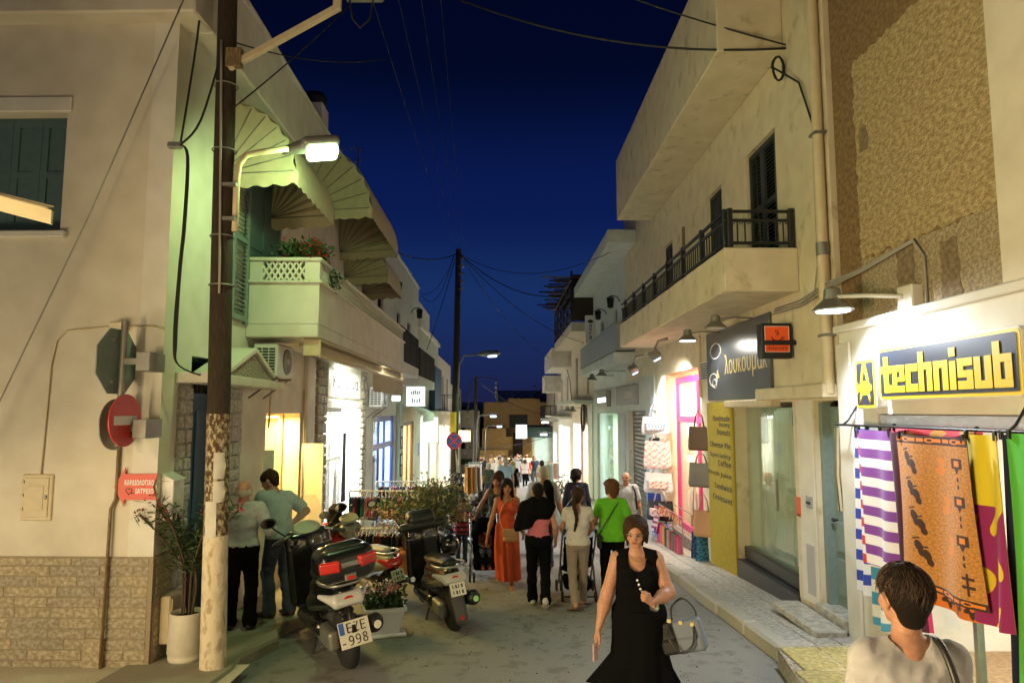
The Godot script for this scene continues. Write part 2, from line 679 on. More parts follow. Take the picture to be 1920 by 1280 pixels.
func foot_shape() -> ArrayMesh:
	var f := Field.new(V(-0.06, -0.12, -0.09), V(0.06, 0.06, 0.21), 0.006, 130.0)
	f.bone(V(0, -0.055, -0.035), V(0, -0.05, 0.03), 0.03, 0.032)
	f.bone(V(0, -0.035, 0.0), V(0, -0.065, 0.1), 0.034, 0.026)
	f.bone(V(0, 0.05, 0), V(0, -0.03, -0.01), 0.036, 0.034)
	for i in 5: f.bone(V(-0.028 + 0.014 * i, -0.068, 0.1), V(-0.032 + 0.015 * i, -0.075, 0.15 - 0.008 * absf(i - 1)), 0.013, 0.009)
	f.cut(Vector3.DOWN, 0.085)
	return f.mesh(func(_p, _n): return Color.WHITE)

func hair_shape(style: String, cell := 0.006) -> ArrayMesh:
	var lo := V(-0.16, -0.42, -0.24) if style in ["long", "pony"] else V(-0.14, -0.14, -0.17)
	var f := Field.new(lo, V(0.16, 0.26, 0.14), cell, 130.0)
	var face := V(0, 0.045, 0.115)
	if style == "balding":
		f.bone(V(-0.05, 0.075, -0.03), V(0.05, 0.075, -0.03), 0.052, 0.052)
		f.bone(V(0, 0.07, -0.06), V(0, 0.09, -0.06), 0.055)
		f.bite(V(0, 0.2, 0.03), V(0.1, 0.09, 0.11)).bite(face, V(0.12, 0.14, 0.12))
		f.cut(Vector3.DOWN, -0.03)
		return f.mesh()
	var r := 0.087 if style == "short" else 0.094
	f.bone(V(0, 0.134, -0.036), V(0, 0.138, 0.016), r, r - 0.006, Vector3.RIGHT, 1.06)
	f.bone(V(0, 0.09, -0.055), V(0, 0.05, -0.05), 0.062, 0.05, Vector3.BACK, 1.1)
	for i in 44:
		var a := TAU * i / 44.0 + 0.2 * sin(i * 2.3)
		var rr := (r - (0.003 if style != "short" else 0.006)) * (1.0 + 0.05 * sin(i * 3.7))
		var last := V(0, 0.222, -0.04)
		for j in 3:
			var b := 0.5 + 0.42 * j + 0.1 * sin(i * 1.9)
			var q := V(cos(a + 0.14 * j) * sin(b) * rr * 0.95, 0.134 + cos(b) * rr, sin(a + 0.14 * j) * sin(b) * rr * 1.22 - 0.012)
			f.bone(last, q, 0.009 if style != "short" else 0.006, 0.013 if style != "short" else 0.008)
			last = q
	if style in ["bob", "curly"]:
		for s in [-1, 1]:
			f.bone(V(s * 0.072, 0.14, -0.01), V(s * 0.076, 0.055, -0.02), 0.03, 0.026)
		f.bone(V(0, 0.06, -0.07), V(0, 0.01, -0.058), 0.06, 0.05)
		for i in 9:
			var x := -0.06 + 0.016 * i
			f.bone(V(x * 0.6 - 0.03, 0.218 - 0.3 * x * x, 0.02), V(x * 1.25 + 0.01, 0.188 - 0.02 * sin(i * 2.0) - 4.0 * x * x, 0.074 - 0.35 * x * x * 8), 0.013, 0.008)
		for i in 13:
			var a := lerpf(0.35, PI * 2 - 0.35, i / 12.0) + PI / 2
			f.bone(V(cos(a) * 0.088, 0.1, sin(a) * 0.088 - 0.02), V(cos(a) * (0.084 + 0.01 * sin(i * 2.7)), 0.035 - 0.02 * sin(i * 1.9), sin(a) * 0.09 - 0.02), 0.022, 0.011)
		if style == "curly":
			for i in 40:
				var a := i * 2.4
				var h := fmod(i * 0.618, 1.0)
				f.bone(V(cos(a) * 0.088, 0.05 + 0.15 * h, sin(a) * 0.088 - 0.03), V(cos(a) * 0.095, 0.045 + 0.15 * h, sin(a) * 0.095 - 0.03), 0.018)
	if style == "long":
		for i in 9:
			var x := -0.088 + 0.022 * i
			var b := 0.035 * absf(i - 4) / 4.0
			f.bone(V(x * 0.85, 0.13, -0.075 + b), V(x, -0.02, -0.085 + b), 0.03, 0.03)
			f.bone(V(x, -0.02, -0.085 + b), V(x * 1.05, -0.22 - 0.05 * sin(i * 1.7), -0.1 + b), 0.03, 0.016)
		for s in [-1, 1]:
			f.bone(V(s * 0.07, 0.16, 0.02), V(s * 0.088, 0.03, 0.015), 0.024, 0.024)
			f.bone(V(s * 0.088, 0.03, 0.015), V(s * 0.1, -0.2, 0.03), 0.026, 0.016)
		f.bone(V(-0.05, 0.18, 0.062), V(0.05, 0.17, 0.066), 0.024, 0.02)
	if style == "pony":
		for i in 6:
			var y := 0.13 - 0.085 * i
			f.bone(V(0.02 * sin(i * 1.2) + 0.02, y, -0.125 - 0.02 * sin(i * 0.7)), V(0.02 * sin(i * 1.2 + 1.2) + 0.02, y - 0.085, -0.125 - 0.02 * sin(i * 0.7 + 0.7)), 0.033 - 0.002 * i, 0.031 - 0.003 * i)
	if style == "short":
		f.bite(face, V(0.1, 0.1, 0.115))
		f.cut(V(0, -1, 0.15).normalized(), -0.016)
		for s in [-1, 1]: f.bite(V(s * 0.085, 0.075, 0.012), V(0.03, 0.045, 0.04))
	elif style == "long":
		f.bite(V(0, 0.03, 0.12), V(0.062, 0.125, 0.1))
	else:
		f.bite(V(0.008, 0.055, 0.12), V(0.078, 0.124, 0.105))
		if style == "pony": f.bite(V(0, -0.02, 0.02), V(0.1, 0.06, 0.09))
	return f.mesh()

func strands(style: String, n: int, sd: int) -> ArrayMesh:
	var g := G.new()
	var q := RandomNumberGenerator.new()
	q.seed = sd
	for i in n:
		var a := q.randf() * TAU
		var end := q.randf_range(1.5, 2.15) if sin(a) < 0.35 else q.randf_range(0.75, 1.05)
		var r := (0.0975 if style == "short" else 0.1085) + q.randf_range(-0.003, 0.004)
		var b0 := q.randf_range(0.05, end * 0.75)
		var b1 := minf(end, b0 + q.randf_range(0.3, 0.8 if style == "short" else 1.3))
		var sw := q.randf_range(-0.25, 0.4)
		var p := []
		for k in 6:
			var f := k / 5.0
			var b := lerpf(b0, b1, f)
			var aa := a + sw * f
			p.append(V(cos(aa) * sin(b) * r * 0.93, 0.136 + cos(b) * r, sin(aa) * sin(b) * r * 1.2 - 0.012) + V(q.randfn(0, 0.001), q.randfn(0, 0.001), 0) + V(cos(aa), 0, sin(aa)) * (0.004 * f if style != "short" else 0.0))
		var v := q.randf_range(0.5, 2.2)
		g.col = Color(v, v, v)
		g.tube(p, 0.0019, 3, 0.0006)
	return g.mesh()

func make_shared():
	P.relaxed = [hand_shape(1, 0.28), hand_shape(-1, 0.28)]
	P.grip = [hand_shape(1, 1.0), hand_shape(-1, 1.0)]
	P.man = head_shape("man")
	P.woman = head_shape("woman")
	P.child = head_shape("child")
	P.shoe = shoe_shape()
	P.foot = foot_shape()
	for s in ["short", "bob", "curly", "long", "pony", "balding"]: P["hair_" + s] = hair_shape(s)

func ik(a: Vector3, c: Vector3, l1: float, l2: float, pole: Vector3) -> Vector3:
	var d := c - a
	var l := clampf(d.length(), 0.05, (l1 + l2) * 0.999)
	var n := d.normalized()
	var x := (l1 * l1 - l2 * l2 + l * l) / (2 * l)
	var h := sqrt(maxf(l1 * l1 - x * x, 0.0))
	return a + n * x + (pole - n * pole.dot(n)).normalized() * h

func aim(dir: Vector3, ahead: Vector3) -> Basis:
	var y := -dir.normalized()
	var z := (ahead - y * ahead.dot(y)).normalized()
	return Basis(y.cross(z), y, z)

func torso(f: Field, s: Dictionary, J: Dictionary, inf: float):
	var g: float = s.get("g", 1.0)
	var w: float = s.get("w", 1.0)
	var U: Transform3D = J.up
	var bz := U.basis.z
	var fem: bool = s.get("sex", "f") == "f"
	f.bone(V(-0.075, 0.93, -0.005), V(0.075, 0.93, -0.005), 0.098 * g + inf, -1.0, Vector3.BACK, 1.05)
	f.bone(V(-0.05, 0.9, -0.045), V(0.05, 0.9, -0.045), 0.075 * g + inf)
	f.bone(U * V(-0.05 * g, 1.07, 0), U * V(0.05 * g, 1.07, 0), 0.083 * g + inf, -1.0, bz, 1.0)
	f.bone(U * V(-0.06 * w, 1.2, -0.005), U * V(0.06 * w, 1.2, -0.005), 0.096 * g + inf, -1.0, bz, 1.08)
	f.bone(U * V(-0.085 * w, 1.31, -0.01), U * V(0.085 * w, 1.31, -0.01), 0.08 * sqrt(g) + inf, -1.0, bz, 1.05)
	f.bone(U * V(0, 0.95, 0), U * V(0, 1.3, 0), 0.09 * g + inf)
	if g > 1.15: f.bone(U * V(-0.05, 1.03, 0.045), U * V(0.05, 1.03, 0.045), 0.075 * g + inf)
	for k in [0, 1]:
		var sd := 1.0 if k == 0 else -1.0
		f.bone(U * V(sd * 0.03, 1.432, -0.015), J.sh[k], 0.036 + inf * 0.6, 0.044 + inf * 0.7)
		f.bone(U * V(sd * 0.1, 1.36, -0.015), J.sh[k], 0.055 + inf * 0.7, 0.046 + inf * 0.7)
		if fem: f.bone(U * V(sd * 0.078, 1.27, 0.075), U * V(sd * 0.075, 1.255, 0.08), 0.058 * s.get("bust", 1.0) + inf)

func person(label: String, s: Dictionary, at: Vector3, turn: float, group := "") -> Node3D:
	var t := thing("person", label, "person", at, turn, group)
	var k: float = s.get("h", 1.7) / 1.7
	var g: float = s.get("g", 1.0)
	var fem: bool = s.get("sex", "f") == "f"
	var cell: float = s.get("cell", 0.014)
	var J := {}
	var hipy := V(0, s.get("drop", 0.0), 0)
	var pv := V(0, 0.98, 0)
	var R := Basis.from_euler(V(s.get("lean", 0.0), s.get("twist", 0.0), s.get("tilt", 0.0)))
	J.up = Transform3D(R, pv - R * pv)
	var sw: float = s.get("shoulder", 0.158 if fem else 0.178)
	J.sh = [J.up * V(sw, 1.378, -0.01), J.up * V(-sw, 1.378, -0.01)]
	var hands := [s.get("lh", V(0.25, 0.84, 0.05)), s.get("rh", V(-0.25, 0.84, 0.05))]
	var feet := [s.get("lf", V(0.09, 0.09, 0.0)), s.get("rf", V(-0.09, 0.09, 0.0))]
	var poles := [s.get("lp", V(0.35, -0.1, -1.0)), s.get("rp", V(-0.35, -0.1, -1.0))]
	J.el = []
	J.kn = []
	J.hip = [V(0.085, 0.9, 0), V(-0.085, 0.9, 0)]
	for i in 2:
		J.el.append(ik(J.sh[i], hands[i], 0.285, 0.25, poles[i]))
		J.kn.append(ik(J.hip[i], feet[i], 0.415, 0.41, V(0.1 if i == 0 else -0.1, 0, 1)))
	J.neck = J.up * V(0, 1.475, 0.005)
	var lo := V(9, 9, 9)
	var hi := -lo
	for p in J.sh + hands + feet + J.el + J.kn + [J.neck, pv]:
		lo = lo.min(p)
		hi = hi.max(p)
	lo -= Vector3.ONE * 0.24
	hi += V(0.24, 0.16, 0.24)
	lo.y = minf(lo.y, 0.0) - 0.02
	# the body
	var f := Field.new(lo, hi, cell, 85.0)
	torso(f, s, J, -0.004)
	f.bone(J.up * V(0, 1.4, -0.015), J.neck + R.y * 0.03, 0.053 if fem else 0.062, 0.046 if fem else 0.056)
	var ag: float = s.get("arm", 1.0 if fem else 1.12)
	for i in 2:
		f.bone(J.sh[i], J.el[i], 0.046 * ag, 0.037 * ag)
		f.bone(J.el[i], J.el[i].lerp(hands[i], 0.35), 0.036 * ag, 0.038 * ag)
		f.bone(J.el[i].lerp(hands[i], 0.35), hands[i], 0.038 * ag, 0.025)
		f.bone(J.hip[i], J.kn[i], 0.083 * g, 0.053)
		f.bone(J.kn[i], J.kn[i].lerp(feet[i], 0.4) - V(0, 0, 0.012), 0.05, 0.052)
		f.bone(J.kn[i].lerp(feet[i], 0.4) - V(0, 0, 0.012), feet[i], 0.05, 0.034)
	var st := SurfaceTool.new()
	st.begin(Mesh.PRIMITIVE_TRIANGLES)
	st.append_from(f.mesh(func(_p, _n): return Color.WHITE), 0, Transform3D())
	var hs: float = s.get("head", 1.0)
	var HB := Basis.from_euler(V(s.get("hp", 0.0), s.get("hy", 0.0), s.get("hr", 0.0))) * Basis.from_euler(V(s.get("lean", 0.0) * 0.5, 0, 0))
	var HT := Transform3D(HB.scaled(V(hs, hs, hs)), J.neck + R.y * 0.015)
	st.append_from(P[s.get("face", "woman" if fem else "man")], 0, HT)
	for i in 2:
		var d: Vector3 = hands[i] - J.el[i]
		if s.has("hd"): d = s.hd[i] if s.hd[i] is Vector3 else d
		var thumb: Vector3 = s.thumb[i] if s.has("thumb") else V(0, 0, 1)
		var hm: float = s.get("hand", 0.93 if fem else 1.03)
		st.append_from(P[s.get("hold", ["relaxed", "relaxed"])[i]][i], 0, Transform3D(aim(d, thumb).scaled(V(hm, hm, hm)), hands[i]))
		if s.get("bare", false): st.append_from(P.foot, 0, Transform3D(Basis(Vector3.UP, 0.12 if i == 0 else -0.12) * Basis(Vector3.RIGHT, s.get("toe", [0.0, 0.0])[i]), feet[i]))
	st.set_material(null)
	var S := Basis.from_scale(V(k, k, k))
	put("body", st.commit(), s.get("skin", M.skin), t, Vector3.ZERO, S)
	# hair
	if s.has("strands"): put("hair_strands", strands(s.hair, s.strands, 3), s.get("strand_mat"), t, S * HT.origin, S * HT.basis).set_meta("kind", "stuff")
	if s.has("hair"): put("hair", P["hair_" + s.hair], s.get("hair_mat", M.hair_dark), t, S * HT.origin, S * HT.basis)
	# what is worn above
	if s.has("top"):
		var c: Dictionary = s.top
		var inf: float = c.get("loose", 0.012)
		f = Field.new(lo, hi, c.get("cell", cell), 95.0)
		f.wrinkle = c.get("wrinkle", 0.007)
		torso(f, s, J, inf)
		if c.get("hem", 0.86) < 0.9:
			f.bone(V(-0.07, 0.86, -0.01), V(0.07, 0.86, -0.01), 0.108 * g + inf, -1.0, Vector3.BACK, 1.08)
			f.bone(V(-0.075, 0.94, -0.008), V(0.075, 0.94, -0.008), 0.108 * g + inf, -1.0, Vector3.BACK, 1.04)
			f.bone(V(-0.055, 0.89, -0.045), V(0.055, 0.89, -0.045), 0.086 * g + inf)
			for i in 2: f.bone(J.hip[i], J.hip[i].lerp(J.kn[i], 0.3), 0.094 * g + inf, 0.088 * g + inf)
		if c.get("sleeve", 0.55) > 0.0 and c.get("hem", 0.86) < 0.9:
			for i in 2: f.bone(J.up * V(0.055 - 0.11 * i, 1.25, 0), V(0.065 - 0.13 * i, 0.93, 0), 0.093 * g + inf, 0.097 * g + inf)
		for i in 2:
			var sl: float = c.get("sleeve", 0.55)
			if sl > 0.0:
				f.bone(J.sh[i], J.sh[i].lerp(J.el[i], minf(sl, 1.0)), 0.05 * ag + inf, (0.047 if sl < 1.0 else 0.04) * ag + inf)
				if sl > 1.0: f.bone(J.el[i], J.el[i].lerp(hands[i], sl - 1.0), 0.04 * ag + inf, 0.03 * ag + inf)
				if sl < 1.0:
					var e: Vector3 = J.sh[i].lerp(J.el[i], sl)
					var n: Vector3 = (J.el[i] - J.sh[i]).normalized()
					f.bite(e + n * 0.066, V(0.064, 0.064, 0.064))
			else:
				var o := V(1 if i == 0 else -1, 0, 0)
				f.bite(J.sh[i] + R * (o * 0.075 + V(0, 0.005, 0)), V(c.get("armhole", 0.085), 0.15, 0.12))
		if c.has("neck"): f.bite(J.up * V(0, 1.475, c.neck[0]), V(c.neck[1], c.neck[2], 0.11))
		else: f.cut(R.y, (J.up * V(0, 1.462, 0)).dot(R.y))
		f.cut(Vector3.DOWN, -c.get("hem", 0.86))
		if c.has("folds"): pass
		put("top", f.mesh(c.get("paint")), c.mat, t, Vector3.ZERO, S)
	if s.has("legs"):
		var c: Dictionary = s.legs
		f = Field.new(V(lo.x, lo.y, lo.z), V(hi.x, 1.08, hi.z), c.get("cell", cell), 95.0)
		f.wrinkle = 0.007
		var inf: float = c.get("loose", 0.004)
		f.bone(V(-0.075, 0.94, -0.005), V(0.075, 0.94, -0.005), 0.1 * g + inf, -1.0, Vector3.BACK, 1.05)
		f.bone(V(-0.055, 0.9, -0.045), V(0.055, 0.9, -0.045), 0.078 * g + inf)
		var to: float = c.get("to", 2.0)
		for i in 2:
			var hemr: float = c.get("hem", 0.06)
			f.bone(J.hip[i], J.hip[i].lerp(J.kn[i], minf(to, 1.0)), 0.088 * g + inf, 0.057 + inf)
			if to > 1.0:
				var e: Vector3 = J.kn[i].lerp(feet[i] + V(0, -0.03, 0), to - 1.0)
				var ca: Vector3 = J.kn[i].lerp(feet[i], 0.4) - V(0, 0, 0.012)
				f.bone(J.kn[i], ca, 0.054 + inf, maxf(0.056 + inf, lerpf(0.056, hemr, 0.5)))
				f.bone(ca, e, maxf(0.054 + inf, lerpf(0.056, hemr, 0.5)), hemr)
				f.bone(e.lerp(J.kn[i], 0.1) + V(-0.012, 0, 0), e.lerp(J.kn[i], 0.13) + V(0.012, 0.012, 0.005), hemr - 0.008)
				f.bone(J.kn[i] + V(-0.02, 0.03, -0.02), J.kn[i] + V(0.02, 0.05, -0.02), 0.05)
				f.bite(e + (feet[i] - J.kn[i]).normalized() * 0.11, V(0.1, 0.1, 0.1))
			else:
				var n: Vector3 = (J.kn[i] - J.hip[i]).normalized()
				f.bite(J.hip[i].lerp(J.kn[i], to) + n * 0.13, V(0.12, 0.12, 0.12))
		f.cut(Vector3.UP, c.get("waist", 1.0))
		put(c.get("called", "trousers"), f.mesh(c.get("paint")), c.mat, t, Vector3.ZERO, S)
	if s.has("skirt"):
		var c: Dictionary = s.skirt
		var gg := G.new()
		var rows := []
		var n := 64
		var rs: Array = c.rings
		for r in rs.size():
			var row := []
			for i in n + 1:
				var a := TAU * i / n
				var q: Array = rs[r]
				var wv: float = 1.0 + q[5] * (sin(a * c.get("n", 9) + 1.3 * sin(a)) * 0.6 + 0.4 * sin(a * (c.get("n", 9) * 1.7) + 2.0))
				row.append(V(q[3] + cos(a) * q[1] * wv, q[0] + c.get("wave", 0.0) * q[5] * sin(a * 2 + 1.0), q[4] - sin(a) * q[2] * wv))
			rows.append(row)
		rows.reverse()
		gg.sheet(rows)
		put("skirt", gg.mesh(), c.mat, t, Vector3.ZERO, S)
	if s.has("shoe"):
		for i in 2:
			put("shoe", P.shoe, s.shoe, t, S * feet[i], S * (Basis(Vector3.UP, 0.12 if i == 0 else -0.12) * Basis(Vector3.RIGHT, s.get("toe", [0.0, 0.0])[i])))
	elif s.has("sole"):
		for i in 2:
			var b := Basis(Vector3.UP, 0.12 if i == 0 else -0.12) * Basis(Vector3.RIGHT, s.get("toe", [0.0, 0.0])[i])
			var q := G.new()
			q.lathe(V(0, -0.098, 0.04), [Vector2(0.04, 0), Vector2(0.043, 0.008), Vector2(0.04, 0.016)], 20, Vector3.UP, 1.0, 3.0)
			var m := q.mesh()
			put("sandal", m, s.sole, t, S * feet[i], S * b)
			q = G.new()
			q.tube([V(-0.04, -0.075, 0.08), V(-0.022, -0.045, 0.075), V(0.022, -0.045, 0.075), V(0.042, -0.075, 0.08)], 0.006, 5)
			put("sandal_strap", q.mesh(), s.sole, t, S * feet[i], S * b)
	t.set_meta("k", k)
	return t

# ---------------------------------------------------------------- the place
func make_materials():
	M.t_blot = noise_tex(0.006, 6, Color(0.92, 0.91, 0.89), Color(1, 1, 1), 11, 1024)
	M.t_speck = noise_tex(0.22, 3, Color(0.72, 0.72, 0.72), Color(1, 1, 1), 12, 512)
	M.t_trowel = noise_tex(0.035, 5, Color.BLACK, Color.WHITE, 13, 512)
	M.t_rough = noise_tex(0.06, 5, Color.BLACK, Color.WHITE, 14, 512)
	M.t_weave = noise_tex(0.2, 2, Color.BLACK, Color.WHITE, 15, 256)
	M.t_cloth = noise_tex(0.02, 4, Color(0.92, 0.92, 0.92), Color.WHITE, 16, 256)
	M.t_asphalt = noise_tex(0.2, 4, Color(0.74, 0.73, 0.72), Color(1, 1, 0.98), 17, 1024)
	M.t_grime = noise_tex(0.011, 8, Color(0.86, 0.84, 0.8), Color.WHITE, 26, 1024, FastNoiseLite.TYPE_SIMPLEX_SMOOTH, 0.2)
	M.t_skin = noise_tex(0.03, 5, Color(0.88, 0.8, 0.77), Color(1, 1, 1), 27, 256)
	M.t_stain = noise_tex(0.008, 6, Color(0.86, 0.85, 0.84), Color.WHITE, 24, 1024, FastNoiseLite.TYPE_SIMPLEX_SMOOTH, 0.27)
	M.t_grit = noise_tex(0.35, 2, Color.BLACK, Color.WHITE, 18, 512)
	M.t_wood = noise_tex(0.05, 5, Color(0.42, 0.4, 0.38), Color.WHITE, 19, 512)
	M.t_stone = noise_tex(0.03, 5, Color(0.66, 0.62, 0.55), Color(1, 1, 1), 20, 512)
	M.t_cell = noise_tex(0.045, 3, Color.BLACK, Color.WHITE, 21, 512, FastNoiseLite.TYPE_CELLULAR)
	M.t_peel = noise_tex(0.018, 6, Color(0.42, 0.32, 0.21), Color(1, 0.97, 0.9), 22, 512, FastNoiseLite.TYPE_SIMPLEX_SMOOTH, 0.52)
	M.t_batik = noise_tex(0.02, 4, Color(0.3, 0.5, 0.6), Color(1, 1, 1), 23, 256, FastNoiseLite.TYPE_SIMPLEX_SMOOTH, 0.5)
	var pl := {"tex": M.t_blot, "bump": M.t_trowel, "height": 0.12, "scale": V(0.3, 0.3, 0.3)}
	mat("plaster_white", lin(0.72, 0.7, 0.63), 0.85, pl)
	mat("plaster_warm", lin(0.68, 0.63, 0.52), 0.85, pl)
	mat("plaster_cream", lin(0.67, 0.6, 0.43), 0.85, pl)
	mat("plaster_blue", lin(0.6, 0.66, 0.66), 0.85, pl)
	mat("plaster_green", lin(0.5, 0.56, 0.47), 0.85, pl)
	mat("plaster_grey", lin(0.55, 0.58, 0.52), 0.85, pl)
	mat("plaster_ochre", lin(0.58, 0.4, 0.18), 0.85, pl)
	mat("plaster_dim", lin(0.58, 0.55, 0.48), 0.9, pl)
	mat("stucco_tan", lin(0.6, 0.48, 0.27), 0.95, {"tex": M.t_stone, "bump": M.t_rough, "height": 1.5, "scale": V(0.8, 1.1, 0.8)})
	mat("stucco_brown", lin(0.3, 0.2, 0.1), 0.95, {"tex": M.t_stone, "bump": M.t_rough, "height": 0.5, "scale": V(0.9, 0.9, 0.9)})
	mat("stucco_grey", lin(0.3, 0.235, 0.15), 0.95, {"tex": M.t_stone, "bump": M.t_rough, "height": 0.5, "scale": V(0.9, 0.9, 0.9)})
	mat("asphalt", lin(0.32, 0.315, 0.3), 0.85, {"tex": M.t_asphalt, "bump": M.t_grit, "height": 0.25, "scale": V(0.3, 0.3, 0.3), "spec": 0.4})
	M.asphalt.detail_enabled = true
	M.asphalt.detail_blend_mode = BaseMaterial3D.BLEND_MODE_MUL
	M.asphalt.detail_albedo = M.t_stain
	M.asphalt.detail_uv_layer = BaseMaterial3D.DETAIL_UV_2
	M.asphalt.uv2_triplanar = true
	M.asphalt.uv2_world_triplanar = true
	M.asphalt.uv2_scale = V(0.37, 0.37, 0.37)
	mat("concrete", lin(0.38, 0.35, 0.27), 0.85, {"tex": M.t_asphalt, "bump": M.t_grit, "height": 0.2, "scale": V(0.4, 0.4, 0.4)})
	mat("concrete_light", lin(0.68, 0.63, 0.5), 0.9, {"tex": M.t_asphalt, "bump": M.t_trowel, "height": 0.4, "scale": V(0.5, 0.5, 0.5)})
	for i in 4:
		var c: Color = [lin(0.54, 0.48, 0.35), lin(0.5, 0.45, 0.34), lin(0.57, 0.5, 0.36), lin(0.47, 0.43, 0.34)][i]
		mat("brick_%d" % i, c, 0.9, {"tex": M.t_stone, "bump": M.t_trowel, "height": 0.3, "scale": V(1.2, 1.2, 1.2)})
		c = [lin(0.57, 0.56, 0.53), lin(0.55, 0.55, 0.52), lin(0.59, 0.58, 0.55), lin(0.54, 0.54, 0.52)][i]
		mat("flag_%d" % i, c, 0.6, {"tex": M.t_stone, "bump": M.t_grit, "height": 0.08, "scale": V(0.8, 0.8, 0.8)})
	mat("stone_dark", lin(0.07, 0.06, 0.05), 0.9)
	mat("mortar", lin(0.42, 0.34, 0.22), 0.95, {"tex": M.t_speck, "bump": M.t_rough, "height": 0.6})
	for n in ["cream", "dim"]:
		var m: StandardMaterial3D = M["plaster_" + n]
		m.detail_enabled = true
		m.detail_blend_mode = BaseMaterial3D.BLEND_MODE_MUL
		m.detail_albedo = M.t_grime
		m.detail_uv_layer = BaseMaterial3D.DETAIL_UV_2
		m.uv2_triplanar = true
		m.uv2_world_triplanar = true
		m.uv2_scale = V(0.21, 0.16, 0.21)
	mat("stone_rough", lin(0.58, 0.55, 0.47), 0.9, {"tex": M.t_stone, "bump": M.t_cell, "height": 3.0, "scale": V(1.4, 1.4, 1.4)})
	mat("marble", lin(0.6, 0.6, 0.57), 0.35, {"tex": M.t_stone, "scale": V(0.5, 0.5, 0.5)})
	mat("granite", lin(0.05, 0.05, 0.048), 0.35, {"tex": M.t_speck})
	mat("tile_yellow", lin(0.62, 0.55, 0.24), 0.45, {"tex": M.t_stone, "bump": M.t_trowel, "height": 0.3})
	mat("wood_pole", lin(0.075, 0.048, 0.026), 0.85, {"tex": M.t_wood, "bump": M.t_wood, "height": 1.2, "scale": V(3.0, 0.22, 3.0)})
	mat("pole_white", lin(0.62, 0.57, 0.46), 0.85, {"tex": M.t_peel, "bump": M.t_wood, "height": 0.8, "scale": V(1.1, 0.5, 1.1)})
	mat("pole_peel", lin(0.5, 0.46, 0.38), 0.85, {"tex": M.t_peel, "bump": M.t_peel, "height": 0.6, "scale": V(2.6, 1.3, 2.6)})
	M.t_peel2 = noise_tex(0.02, 6, Color(0.8, 0.74, 0.64), Color(1, 0.98, 0.93), 25, 512, FastNoiseLite.TYPE_SIMPLEX_SMOOTH, 0.35)
	M.pole_white.albedo_texture = M.t_peel2
	mat("wood_dark", lin(0.055, 0.035, 0.022), 0.7, {"tex": M.t_wood, "bump": M.t_wood, "height": 0.3, "scale": V(2, 0.3, 2)})
	mat("wood_pale", lin(0.4, 0.28, 0.14), 0.6, {"tex": M.t_wood, "scale": V(2, 0.3, 2)})
	mat("teal_paint", lin(0.085, 0.15, 0.155), 0.55, {"tex": M.t_blot, "scale": V(1.5, 1.5, 1.5)})
	mat("teal_light", lin(0.2, 0.27, 0.25), 0.5, {"tex": M.t_blot, "scale": V(1.5, 1.5, 1.5)})
	mat("blue_paint", lin(0.03, 0.09, 0.16), 0.5, {"tex": M.t_blot})
	mat("blue_bright", lin(0.02, 0.06, 0.32), 0.4)
	mat("patch", lin(0.42, 0.41, 0.43), 0.9)
	mat("shutter_dark", lin(0.035, 0.045, 0.042), 0.6, {"tex": M.t_blot})
	mat("iron_black", lin(0.012, 0.012, 0.013), 0.45, {"bump": M.t_grit, "height": 0.05})
	mat("cable", lin(0.012, 0.012, 0.012), 0.6)
	mat("cable_grey", lin(0.3, 0.28, 0.24), 0.6)
	mat("steel", lin(0.45, 0.45, 0.44), 0.35, {"metal": 0.9, "tex": M.t_blot})
	mat("zinc", lin(0.28, 0.28, 0.26), 0.5, {"metal": 0.6, "tex": M.t_blot})
	mat("chrome", lin(0.7, 0.7, 0.7), 0.12, {"metal": 1.0})
	mat("paint_cream", lin(0.62, 0.53, 0.35), 0.5, {"tex": M.t_blot})
	mat("paint_white", lin(0.75, 0.75, 0.72), 0.45, {"tex": M.t_blot})
	mat("plastic_white", lin(0.7, 0.7, 0.68), 0.4)
	mat("plastic_black", lin(0.012, 0.012, 0.012), 0.45, {"bump": M.t_grit, "height": 0.03})
	mat("gloss_black", lin(0.008, 0.008, 0.009), 0.22, {"coat": 0.8})
	mat("rubber", lin(0.018, 0.018, 0.018), 0.8, {"bump": M.t_grit, "height": 0.1})
	mat("grey_board", lin(0.075, 0.085, 0.095), 0.28, {"spec": 0.6})
	mat("navy_board", lin(0.022, 0.026, 0.04), 0.4)
	mat("yellow_print", lin(0.75, 0.55, 0.02), 0.45)
	mat("yellow_wall", lin(0.42, 0.33, 0.015), 0.6, {"tex": M.t_blot})
	mat("orange_print", lin(0.65, 0.11, 0.015), 0.5)
	mat("red_print", lin(0.55, 0.03, 0.025), 0.4)
	mat("red_arrow", lin(0.62, 0.07, 0.03), 0.45)
	mat("sign_blue", lin(0.03, 0.1, 0.42), 0.4)
	mat("ink", lin(0.015, 0.015, 0.015), 0.6)
	mat("white_print", lin(0.8, 0.8, 0.78), 0.5)
	mat("pink_paint", lin(0.72, 0.045, 0.22), 0.35)
	mat("glass", Color(0.75, 0.85, 0.85), 0.05, {"alpha": 0.1})
	mat("glass_dark", lin(0.01, 0.012, 0.015), 0.08)
	mat("awning", lin(0.5, 0.44, 0.3), 0.8, {"tex": M.t_cloth, "bump": M.t_weave, "height": 0.1, "back": Color(0.25, 0.22, 0.15)})
	mat("shutter_metal", lin(0.16, 0.17, 0.17), 0.45, {"metal": 0.4, "tex": M.t_blot})
	mat("terracotta", lin(0.5, 0.2, 0.08), 0.75, {"tex": M.t_stone})
	mat("soil", lin(0.05, 0.035, 0.02), 0.95)
	mat("bark", lin(0.14, 0.1, 0.06), 0.9, {"tex": M.t_wood, "bump": M.t_wood, "height": 0.4, "scale": V(5, 1, 5), "world": false})
